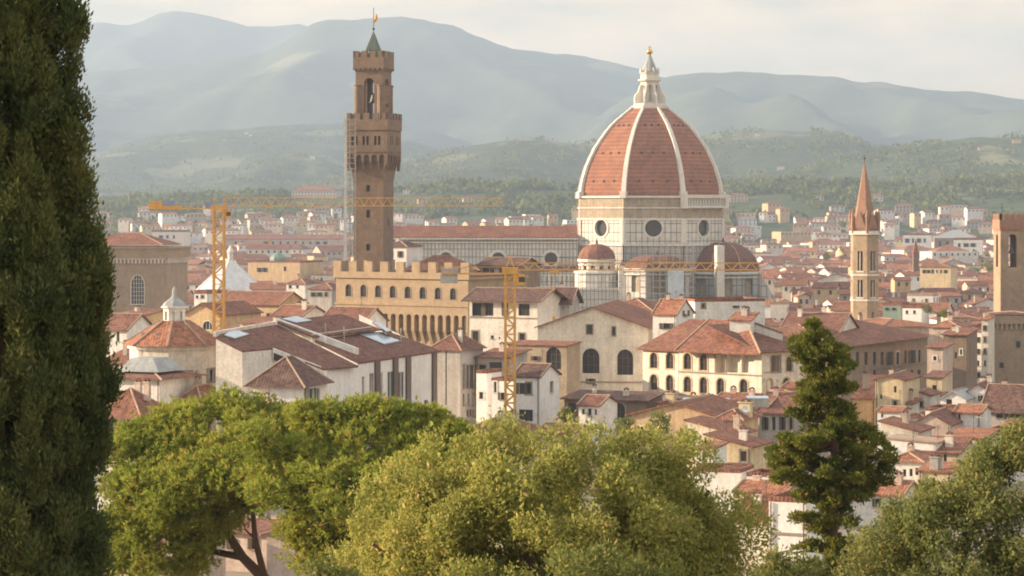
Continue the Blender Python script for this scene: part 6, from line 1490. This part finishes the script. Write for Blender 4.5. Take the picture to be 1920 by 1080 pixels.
def clump_leaves(cs, rad, per, ln, wd, up=0.3, out=0.8, shell=0.45, flat=1.0, jit=0.35, normals=False):
    """Leaves round each clump centre: positions on a soft shell, pointing outward and a little upward."""
    C_, D_, L_, W_, N_ = [], [], [], [], []
    for c, r in zip(cs, rad):
        n = int(per * (r / np.mean(rad)) ** 2) + 4
        u = unit_dirs(n); rr = (shell + (1 - shell) * RNG.random((n, 1)) ** .6) * r * (1 + .18 * RNG.normal(size=(n, 1)))
        p = u * rr; p[:, 2] *= flat
        dd = u * out + np.array([0, 0, up]) + RNG.normal(size=(n, 3)) * jit
        C_.append(np.asarray(c) + p); D_.append(dd); N_.append(u); k = np.clip(np.exp(RNG.normal(size=n) * .33), .45, 2.0); L_.append(ln * k); W_.append(wd * k)
    out_ = tuple(np.concatenate(q) for q in (C_, D_, L_, W_))
    return out_ + (np.concatenate(N_),) if normals else out_

def rows_sample(rows, n, d, deep=1.0, shellbias=0.35, front=0.25, lobe=None):
    """Clump centres inside a crown whose photo outline is (row, left column, right column); the crown is as deep as it is wide."""
    ys = [r[0] for r in rows]; out = []
    wsum = [(rows[i + 1][0] - rows[i][0]) * (rows[i][2] - rows[i][1] + rows[i + 1][2] - rows[i + 1][1]) / 2 for i in range(len(rows) - 1)]
    while len(out) < n:
        i = random.choices(range(len(rows) - 1), wsum)[0]; t = random.random(); py = ys[i] + (ys[i + 1] - ys[i]) * t
        l = rows[i][1] + (rows[i + 1][1] - rows[i][1]) * t; r = rows[i][2] + (rows[i + 1][2] - rows[i][2]) * t
        m, h = (l + r) / 2, (r - l) / 2
        a = random.random() * 2 * math.pi; rad = (shellbias + (1 - shellbias) * random.random()) ** .5
        x = math.cos(a) * rad; y = math.sin(a) * rad * deep
        if y > front and random.random() < .55: continue
        dd = d + y * h * d / F
        p = P(m + x * h, py, dd)
        if lobe and mnoise.noise(p / lobe[0] + Vector((0, 0, 11.7))) < lobe[1]: continue
        out.append(p)
    return out

def tree(name, label, base, d, trunk_r, cs, leafdata, mat, limbs, cat='tree', top=None, bark='bark', nlimb=40, bend=.5):
    zb = ground_z(d) - .2; root = thing(name, label, cat, (X(base, d), d, zb)); o = Vector(root.location)
    mb = MB()
    main = [Vector(p) - o for p in limbs[0]]
    n = len(main); rad = [trunk_r * (1 - .8 * i / (n - 1)) for i in range(n)]
    mb.path(main, rad, 8)
    nodes = list(zip(main, rad))
    for lb in limbs[1:]:
        q = [Vector(p) - o for p in lb]; rr = [min(trunk_r * .55, .03 + .05 * (q[0] - q[-1]).length) * (1 - .75 * i / (len(q) - 1)) for i in range(len(q))]; mb.path(q, rr, 7); nodes += list(zip(q, rr))
    pick = random.sample(range(len(cs)), min(nlimb, len(cs)))
    for i in pick:
        p = Vector(cs[i]) - o
        best = min(nodes, key=lambda k: (k[0] - p).length + max(0, k[0].z - p.z + .3) * 2)
        a = best[0]; mid = a.lerp(p, .5) + Vector((random.uniform(-.2, .2), random.uniform(-.2, .2), -.12 * (p - a).length * bend))
        r0 = min(best[1] * .6, .02 + .012 * (p - a).length + .02); mb.path([a, mid, p], [max(r0, .025), max(r0 * .6, .018), .01], 5)
    mb.build('trunk', M[bark], root)
    c, dd, ln, wd = leafdata[:4]
    blades('crown', c - np.array(o), dd, ln, wd, mat, root, leafdata[4] if len(leafdata) > 4 else None)
    return root

M['leaf_pine'] = leaf('pine_needles', (0.12, 0.15, 0.03), (0.19, 0.20, 0.044), (0.24, 0.14, 0.05), 0.45, .5)
M['leaf_cypress'] = leaf('cypress_scales', (0.048, 0.07, 0.029), (0.11, 0.12, 0.042), (0.11, 0.09, 0.04), 0.25, .8)
M['leaf_ash'] = leaf('broad_pale_leaves', (0.148, 0.16, 0.046), (0.205, 0.20, 0.062), (0.30, 0.22, 0.09), 0.5, .35)
M['leaf_conifer'] = leaf('dark_conifer_needles', (0.06, 0.078, 0.02), (0.125, 0.13, 0.027), (0.22, 0.15, 0.06), 0.35, .7)
M['leaf_dark'] = leaf('dark_green_leaves', (0.085, 0.105, 0.036), (0.13, 0.135, 0.05), (0.20, 0.15, 0.06), 0.4, .5)

# tall cypress at the edge, nearest of all
d = 46.0
rows = [(-420, -20, 30), (-300, -50, 65), (-150, -85, 95), (0, -110, 112), (40, -118, 122), (90, -120, 112), (140, -125, 124), (220, -130, 120), (330, -140, 126), (400, -146, 142), (520, -155, 172), (570, -158, 176), (640, -160, 166), (720, -166, 188), (780, -168, 172), (860, -170, 170), (950, -170, 164), (1030, -170, 178), (1090, -165, 172), (1300, -150, 155)]
cs = rows_sample(rows, 1150, d, 1.0, .35, .5, (.5, -.2))
cs += [P(12 + random.uniform(-70, 70), py + random.uniform(-8, 8), d + random.uniform(-.55, .6)) for py in range(-100, 1200, 5)]
for _ in range(70):
    py = random.uniform(0, 1080); cs.append(P(interp([(a, c) for a, b_, c in rows], py) + random.uniform(-4, 20), py, d + random.uniform(-.4, .3)))
cs += [P(px, py, d - .1) for px, py in ((150, 40), (146, 55), (152, 208), (152, 268), (146, 330), (166, 372), (158, 345), (172, 440), (188, 500), (196, 545), (192, 585), (206, 715), (200, 735), (186, 790), (192, 1040), (184, 690), (176, 620))]
rad = [random.uniform(.11, .27) for _ in cs]
C_, D_, L_, W_ = clump_leaves(cs, rad, 430, .075, .03, up=1.25, out=.7, shell=.25, flat=1.8, jit=.45)
tree('cypress_tree', 'towering dark cypress filling the edge of the view from top to bottom', 15, d, .28, cs, (C_, D_, L_, W_), M['leaf_cypress'],
     [[P(15, 1500, d), P(14, 1000, d), P(16, 500, d), P(20, 0, d), P(22, -420, d)]], nlimb=160)

# two umbrella pines
def pine(label, base, d, rows, ncl, limbs, seed, lowrows=None, nlow=0):
    random.seed(seed)
    cs = []
    ys = rows
    # cap of dense needle cushions: a dome seen slightly from above its rim
    while len(cs) < ncl:
        px = random.uniform(ys[0][0], ys[-1][0]); top = interp([(a, b) for a, b, c in ys], px); low = interp([(a, c) for a, b, c in ys], px)
        t = random.random() ** 1.15
        m = (ys[0][0] + ys[-1][0]) / 2; h = (ys[-1][0] - ys[0][0]) / 2; u = (px - m) / h
        dep = math.sqrt(max(0, 1 - u * u)) * h * d / F
        y = d + dep * (.75 - 1.6 * t) + random.uniform(-.6, .6)
        if mnoise.noise(Vector((px / 62.0, t * 3.2, seed))) < -.06: continue
        cs.append(P(px, top + 16 + (low - top) * t, y))
    rad = [random.uniform(.42, .85) for _ in cs]
    low = []
    if lowrows: low = rows_sample(lowrows, nlow, d, .8, .1, .6)
    lrad = [random.uniform(.35, .75) for _ in low]
    # tufts: bundles of needles
    T = []
    A1 = clump_leaves(cs, rad, 66, 1, 1, up=.5, out=1.0, shell=.72, flat=.72, jit=.25)
    keep = (A1[1][:, 2] > -.35) | (RNG.random(len(A1[0])) < .3)
    tc, td = A1[0][keep], A1[1][keep]
    if low:
        B1 = clump_leaves(low, lrad, 30, 1, 1, up=.4, out=.8, shell=.25, flat=.8, jit=.4); tc, td = np.concatenate([tc, B1[0]]), np.concatenate([td, B1[1]])
    k = 9; n = len(tc)
    td = td / np.linalg.norm(td, axis=1, keepdims=True)
    c = np.repeat(tc, k, 0) + RNG.normal(size=(n * k, 3)) * .03; dd = np.repeat(td, k, 0) + RNG.normal(size=(n * k, 3)) * .55
    ln = .22 * (.7 + .6 * RNG.random(n * k)); wd = .052 * (.8 + .4 * RNG.random(n * k))
    return tree('umbrella_pine', label, base, d, .30, cs + low, (c, dd, ln, wd), M['leaf_pine'], limbs, nlimb=95, bend=1.0)
d = 108.0
pine('wide umbrella pine with a crooked trunk showing beneath its crown', 500, d,
     [(212, 838, 910), (226, 800, 930), (262, 782, 930), (310, 762, 930), (370, 742, 920), (420, 733, 900), (470, 735, 900), (520, 752, 910), (570, 770, 920), (610, 800, 920)], 200,
     [[P(520, 1290, d), P(500, 1090, d), P(455, 1045, d), P(418, 985, d), P(400, 930, d), P(385, 880, d - .5)], [P(497, 1085, d), P(478, 1010, d - .6), P(474, 950, d - 1), P(480, 890, d - 1)], [P(418, 985, d), P(340, 940, d + .6), P(290, 880, d + 1)],
      [P(455, 1045, d), P(390, 1032, d + 1), P(330, 1020, d + 1.6), P(270, 985, d + 2)], [P(400, 930, d), P(440, 880, d - 1.5), P(460, 830, d - 2)]], 3,
     [(870, 215, 560), (930, 190, 520), (980, 185, 470), (1020, 190, 420), (1075, 195, 380)], 240)
d = 101.0
pine('dense umbrella pine with rounded needle cushions between the other pine and the pale leafy tree', 690, d,
     [(480, 800, 905), (530, 770, 930), (580, 757, 950), (640, 745, 960), (690, 744, 970), (730, 750, 960), (780, 762, 940), (830, 775, 920), (868, 792, 900), (890, 815, 890)], 190,
     [[P(640, 1330, d), P(630, 1110, d), P(622, 1020, d), P(640, 960, d), P(660, 900, d)], [P(622, 1020, d), P(580, 960, d - .8), P(560, 900, d - 1)], [P(640, 960, d), P(720, 900, d - .5), P(780, 850, d)]], 5,
     [(880, 515, 860), (940, 530, 800), (1000, 540, 720), (1060, 540, 710)], 190)
# ash-like broad tree in the middle
d = 64.0
rows = [(850, 900, 985), (866, 872, 1030), (884, 850, 1285), (906, 815, 1305), (935, 778, 1322), (960, 752, 1340), (995, 725, 1358), (1030, 690, 1375), (1062, 668, 1395), (1095, 655, 1410), (1230, 670, 1400)]
random.seed(21)
cs = rows_sample(rows, 430, d, .8, .3, .2, (1.0, -.13))
cs += [P(px, py + 34, d + random.uniform(-1, 1)) for px, py in ((690, 960), (668, 950), (640, 1015), (700, 900), (745, 862), (775, 842), (800, 820), (812, 800), (860, 805), (905, 800), (940, 790), (965, 800), (1060, 800), (1090, 815), (1120, 800), (1150, 822), (1175, 800), (1195, 790), (1212, 782), (1225, 800), (1250, 812), (1285, 806), (1292, 790), (1310, 832), (1015, 812), (985, 806), (1380, 905), (1400, 930), (1420, 965))]
cs += [P(random.uniform(800, 1330), random.uniform(950, 1120), d + random.uniform(.5, 2.5)) for _ in range(110)]
rad = [random.uniform(.22, .6) for _ in cs]
A = clump_leaves(cs, rad, 520, .092, .045, up=.6, out=.3, shell=.6, flat=1.2, jit=.8, normals=True)
# upright leafy sprays on the top
sp_c, sp_d = [], []
for c in cs[-29:] + sorted(cs[:430], key=lambda q: -q.z)[:150]:
    ax = Vector((random.uniform(-.5, .5), random.uniform(-.3, .3), 1.0)).normalized(); L = random.uniform(.3, .8)
    for i in range(46):
        t = i / 46; p = Vector(c) + ax * L * t; sp_c.append(p + Vector(RNG.normal(size=3) * .05 * (1.25 - t))); sp_d.append(ax * .7 + Vector(RNG.normal(size=3) * .7))
A = (np.concatenate([A[0], np.array(sp_c)]), np.concatenate([A[1], np.array(sp_d)]), np.concatenate([A[2], np.full(len(sp_c), .09)]), np.concatenate([A[3], np.full(len(sp_c), .042)]), np.concatenate([A[4], RNG.normal(size=(len(sp_c), 3)) + [-.8, -.5, .3]]))
tree('leafy_tree', 'big pale green leafy tree with feathery upright shoots in the middle', 1030, d, .34, cs, A, M['leaf_ash'],
     [[P(1040, 1700, d), P(1030, 1250, d), P(1010, 1100, d), P(960, 980, d), P(930, 880, d)], [P(1030, 1250, d), P(1120, 1080, d), P(1180, 960, d), P(1200, 850, d)], [P(1010, 1100, d), P(850, 1020, d - 1), P(780, 920, d - 1)], [P(1120, 1080, d), P(1270, 1000, d), P(1330, 920, d)], [P(1030, 1250, d), P(800, 1130, d - 1.5), P(700, 1020, d - 1.5)]], nlimb=130)
# irregular dark conifer
d = 92.0
random.seed(33)
rows = [(612, 1522, 1530), (632, 1502, 1556), (655, 1490, 1588), (690, 1508, 1580), (712, 1502, 1592), (738, 1506, 1600), (762, 1516, 1582), (790, 1510, 1604), (820, 1500, 1632), (850, 1490, 1652), (880, 1500, 1664), (910, 1512, 1648), (940, 1518, 1622), (970, 1508, 1596), (1010, 1495, 1606), (1060, 1490, 1640), (1110, 1480, 1650), (1250, 1500, 1620)]
axis = [(600, 1527), (640, 1530), (740, 1546), (850, 1562), (1000, 1562), (1300, 1572)]
cs, boughs = [], []
py = 616.0
while py < 1180:
    l, r = interp([(a, b_) for a, b_, c in rows], py), interp([(a, c) for a, b_, c in rows], py); m = interp(axis, py)
    for _ in range(3 if py < 700 else 5):
        a = random.uniform(0, 2 * math.pi); ca, sa = math.cos(a), math.sin(a)
        reach = ((r - m) if ca > 0 else (m - l)) * abs(ca) + (r - l) * .42 * abs(sa)
        reach *= random.uniform(.4, 1.18); up = random.uniform(-.18, .3)
        L = reach * d / F; base = P(m, py, d); tip = base + Vector((ca * L, sa * L, L * up - .12 * L))
        boughs.append([base, base.lerp(tip, .5) - Vector((0, 0, .08 * L)), tip])
        n = max(2, int(L / .26))
        for k in range(n):
            t = .35 + .65 * (k + 1) / n; cs.append(base.lerp(tip, t) + Vector((random.uniform(-.12, .12), random.uniform(-.12, .12), random.uniform(-.05, .16) + .12 * L * (t - .5) ** 2)))
    py += random.uniform(9, 17) if py < 720 else random.uniform(12, 22)
for x0, x1, y0, y1, n in ((1448, 1515, 812, 900, 34), (1605, 1674, 818, 890, 26), (1490, 1530, 642, 668, 8), (1562, 1594, 652, 688, 7), (1575, 1604, 722, 746, 6)):
    cs += [P(random.uniform(x0, x1), random.uniform(y0, y1), d + random.uniform(-1.0, 1.0)) for _ in range(n)]
rad = [random.uniform(.12, .30) for _ in cs]
A = clump_leaves(cs, rad, 170, .12, .05, up=.7, out=.8, shell=.45, flat=.6, jit=.45)
tree('conifer_tree', 'dark ragged conifer with a narrow crooked top before the arcaded palace', 1560, d, .26, cs, A, M['leaf_conifer'],
     [[P(1575, 1400, d), P(1560, 1000, d), P(1565, 850, d), P(1545, 740, d), P(1527, 620, d)], [P(1562, 900, d), P(1500, 870, d), P(1460, 850, d)], [P(1564, 880, d), P(1620, 860, d), P(1660, 850, d)]] + random.sample(boughs, 60), nlimb=10)
# dark leafy tree at the other edge and lower bushes
d = 71.0
random.seed(44)
rows = [(812, 1885, 1990), (830, 1855, 2030), (865, 1822, 2050), (900, 1785, 2070), (935, 1725, 2080), (955, 1680, 2080), (985, 1640, 2090), (1015, 1612, 2090), (1050, 1595, 2090), (1090, 1585, 2090), (1220, 1600, 2060)]
cs = rows_sample(rows, 380, d, .8, .3, .4, (1.1, -.08))
rad = [random.uniform(.28, .62) for _ in cs]
A = clump_leaves(cs, rad, 400, .10, .052, up=.1, out=.3, shell=.55, flat=.95, jit=.8, normals=True)
tree('leafy_tree', 'dark green open leafy tree at the lower edge beside the conifer', 1800, d, .3, cs, A, M['leaf_dark'],
     [[P(1800, 1650, d), P(1790, 1200, d), P(1800, 1050, d), P(1840, 930, d), P(1880, 840, d)], [P(1790, 1200, d), P(1700, 1080, d), P(1650, 980, d)], [P(1800, 1050, d), P(1760, 980, d), P(1740, 920, d)], [P(1790, 1200, d), P(1900, 1060, d), P(1960, 950, d)]], nlimb=110)
d = 55.0
for lab, px, rws, n, mt in (('rounded dark bush at the bottom under the pale leafy tree', 1130, [(1050, 1060, 1180), (1075, 1020, 1240), (1120, 980, 1270), (1250, 1000, 1260)], 60, 'leaf_dark'),
                            ('dark low bush under the umbrella pines beside the pale leafy tree', 600, [(1075, 585, 640), (1100, 560, 680), (1200, 550, 690)], 34, 'leaf_dark'),
                            ('low bush with yellowish tips at the foot of the conifer', 1480, [(1050, 1450, 1520), (1090, 1420, 1560), (1200, 1430, 1560)], 40, 'leaf_dark')):
    cs = rows_sample(rws, n, d, .8, .3, .5); rad = [random.uniform(.2, .42) for _ in cs]
    A = clump_leaves(cs, rad, 200, .09, .045, up=.4, out=.7, shell=.2, flat=.9, jit=.5)
    tree('garden_bush', lab, px, d, .08, cs, A, M[mt], [[P(px, 1500, d), P(px, 1250, d), P(px, 1110, d)]], cat='bush', nlimb=20)
# a few small trees between the houses
def small_tree(label, px, py, d, w, h, kind='round', mt='leaf_dark'):
    ww, hh = w * d / F, h * d / F; c0 = P(px, py, d); zb = 0.0 if d > 340 else ground_z(d)
    root = thing('town_cypress' if kind == 'cypress' else 'town_tree', label, 'tree', (c0.x, d, zb), group='trees among the roofs')
    n = 90 if d < 900 else 50; u = unit_dirs(n * 9)
    p = u * (RNG.random((n * 9, 1)) ** .4); 
    if kind == 'cypress': p[:, 0] *= ww / 2 * (1 - .55 * np.clip(p[:, 2], -1, 1)) * .9; p[:, 1] *= ww / 2; p[:, 2] *= hh / 2
    else:
        f = 1 + .35 * np.sin(u[:, 0] * 4 + px) * np.cos(u[:, 2] * 5); p *= np.stack([f * ww / 2, f * ww / 2, f * hh / 2], 1)
    s = max(.35, ww / 9)
    blades('crown', p + np.array([0, 0, c0.z - zb]), u + RNG.normal(size=u.shape) * .4 + [0, 0, .3], np.full(len(p), s), np.full(len(p), s * .5), M[mt], root)
    mb = MB(); mb.tube((0, 0, 0), (0, 0, c0.z - zb), max(.15, ww * .05), .08, 6); mb.build('trunk', M['bark'], root)
for a in (('dark cypress among the far roofs left of the spired bell tower', 1578, 474, 1350, 13, 28, 'cypress', 'leaf_cypress'), ('round tree among far roofs near the battlemented tower', 1850, 502, 1240, 24, 16), ('small tree behind the red roofs at the far dark keep', 1770, 588, 700, 22, 14), ('roof garden bush right of the turquoise house', 1740, 580, 742, 16, 12),
          ('tree clump beside the granary church tower corner', 330, 500, 1180, 26, 34), ('bush by the white shop house under the hall', 1170, 800, 330, 34, 30), ('young tree before the ochre gable house', 1238, 795, 300, 40, 46), ('small bush before the shuttered house', 1060, 778, 352, 22, 26)):
    small_tree(*a)
# woods on the slopes: one mass
def woods():
    C_, D_, L_ = [], [], []
    r = random.Random(5); n = 0
    def add(x, y, z, w, h, cyp):
        k = 9 if y > 3600 else 16
        u = unit_dirs(k); p = u * np.array([w / 2, w / 2, h / 2]) * (0.5 + .5 * RNG.random((k, 1)))
        if cyp: p[:, :2] *= (1 - .6 * np.clip(u[:, 2:3], -1, 1)) * .6
        C_.append(p + np.array([x, y, z + h * .45])); D_.append(u + RNG.normal(size=(k, 3)) * .4 + [0, 0, .25]); L_.append(np.full(k, max(w, 4) * .55))
    while n < 13500:
        y = r.choice([r.uniform(2520, 3350), r.uniform(3100, 4350), r.uniform(3500, 5250), r.uniform(4500, 6900)]); x = X(r.uniform(-40, 1960), y)
        if mnoise.noise(Vector((x / 120.0, y / 170.0, 4.0))) < (.02 if y < 2800 else -.1 if y < 3400 else -.14): continue
        if any(abs(x - vx) < vl * .6 + 6 and -170 < y - vy < 14 for vx, vy, vl in VILLA_AT): continue
        z = hill_top(x, y)
        if z < 3: continue
        cyp = r.random() < .18; h = r.uniform(5, 11) * (1.35 if cyp else 1); w = h * (.34 if cyp else r.uniform(.8, 1.4))
        add(x, y, z, w, h, cyp); n += 1
    C = np.concatenate(C_); D = np.concatenate(D_); L = np.concatenate(L_)
    o = blades('slope_woods', C, D, L, L * .75, M['leaf_woods'], None)
    tag(o, 'dark woods and cypresses covering the slopes behind the town', 'woods', kind='stuff')
M['leaf_woods'] = leaf('slope_tree_leaves', (0.06, 0.08, 0.032), (0.11, 0.12, 0.05), None, 0.3, .012)
woods()
# street trees and gardens scattered in the far plain
def plain_trees():
    C_, D_, L_ = [], [], []; r = random.Random(9)
    for _ in range(260):
        y = r.uniform(1500, 2600); x = X(r.uniform(0, 1940), y); h = r.uniform(8, 15); w = h * r.uniform(.5, 1.2); k = 16; z = max(0, hill_top(x, y))
        u = unit_dirs(k); C_.append(u * np.array([w / 2, w / 2, h / 2]) * (.5 + .5 * RNG.random((k, 1))) + np.array([x, y, z + h * .6])); D_.append(u + RNG.normal(size=(k, 3)) * .4); L_.append(np.full(k, w * .5))
    C = np.concatenate(C_); o = blades('garden_woods', C, np.concatenate(D_), np.concatenate(L_), np.concatenate(L_) * .8, M['leaf_woods'], None)
    tag(o, 'garden trees scattered between the far off houses', 'trees', kind='stuff')
plain_trees()
# ================================================================ leave out what no view from near the camera shows; name what stays
bpy.context.view_layer.update()
dg = bpy.context.evaluated_depsgraph_get()
hz = bpy.data.objects['haze']
hz.hide_viewport = True
bpy.context.view_layer.update(); dg = bpy.context.evaluated_depsgraph_get()
def sees(p, own):
    for ox in (0.0, -6.0, 6.0):
        o = Vector((ox, .2, H)); dv = Vector(p) - o; L = dv.length; dv.normalize()
        s = o + dv * 12.0; left = L - 12.0
        hit, loc, nrm, idx, ob, mtx = SC.ray_cast(dg, s, dv, distance=left + 3)
        if not hit: return True
        r = ob
        while r.parent is not None: r = r.parent
        if r == own or (loc - s).length > left - 1.0: return True
    return False
def wipe(r):
    for c in list(r.children_recursive): bpy.data.objects.remove(c)
    bpy.data.objects.remove(r)
kept = []
for r, tests, info in VISIBLE_TEST:
    n = sum(sees(p, r) for p in tests)
    if n == 0: EXTRA.append(r)
    else: kept.append((n * info['area'], r, info))
hz.hide_viewport = False
kept.sort(key=lambda k: -k[0])
for _n, r, i_ in kept: i_['windows']()
bpy.context.view_layer.update()
EXTRA += [r for _, r, _i in kept[228:]]
distant()
for r in EXTRA: wipe(r)
kept = kept[:228]
ZONES = [(0, 262, 'beside the granary church'), (262, 345, 'right of the granary church'), (345, 520, 'near the white marble pyramid'), (520, 660, 'left of the tall brown tower'), (660, 1085, 'behind the ochre palace'), (1085, 1450, 'beside the great dome'), (1450, 1595, 'between the dome and the spired tower'), (1595, 1720, 'right of the spired tower'), (1720, 1830, 'between the spired and battlemented towers'), (1830, 9000, 'by the battlemented tower')]
DEPTHS = [(0, 760, 'near'), (760, 960, 'middle'), (960, 1230, 'far'), (1230, 9000, 'farthest')]
ORD = ['first', 'second', 'third', 'fourth', 'fifth', 'sixth', 'seventh', 'eighth', 'ninth', 'tenth', 'eleventh', 'twelfth', 'thirteenth', 'fourteenth']
buckets = {}
for _, r, i in kept:
    z = next(t for a, b_, t in ZONES if i['px'] < b_); dp = next(t for a, b_, t in DEPTHS if i['d'] < b_)
    t = f"{i['big'] + ' ' if i['big'] else ''}{i['wall']} house, {i['roof']} {i['shape']} roof"
    buckets.setdefault((t, z, dp), []).append((i['px'], r))
for (t, z, dp), v in buckets.items():
    v.sort(key=lambda k: k[0])
    for k, (_p, r) in enumerate(v):
        r['label'] = f"{t}, {dp} {z}" if len(v) == 1 else f"{ORD[min(k, 13)]} {t}, {dp} {z}"
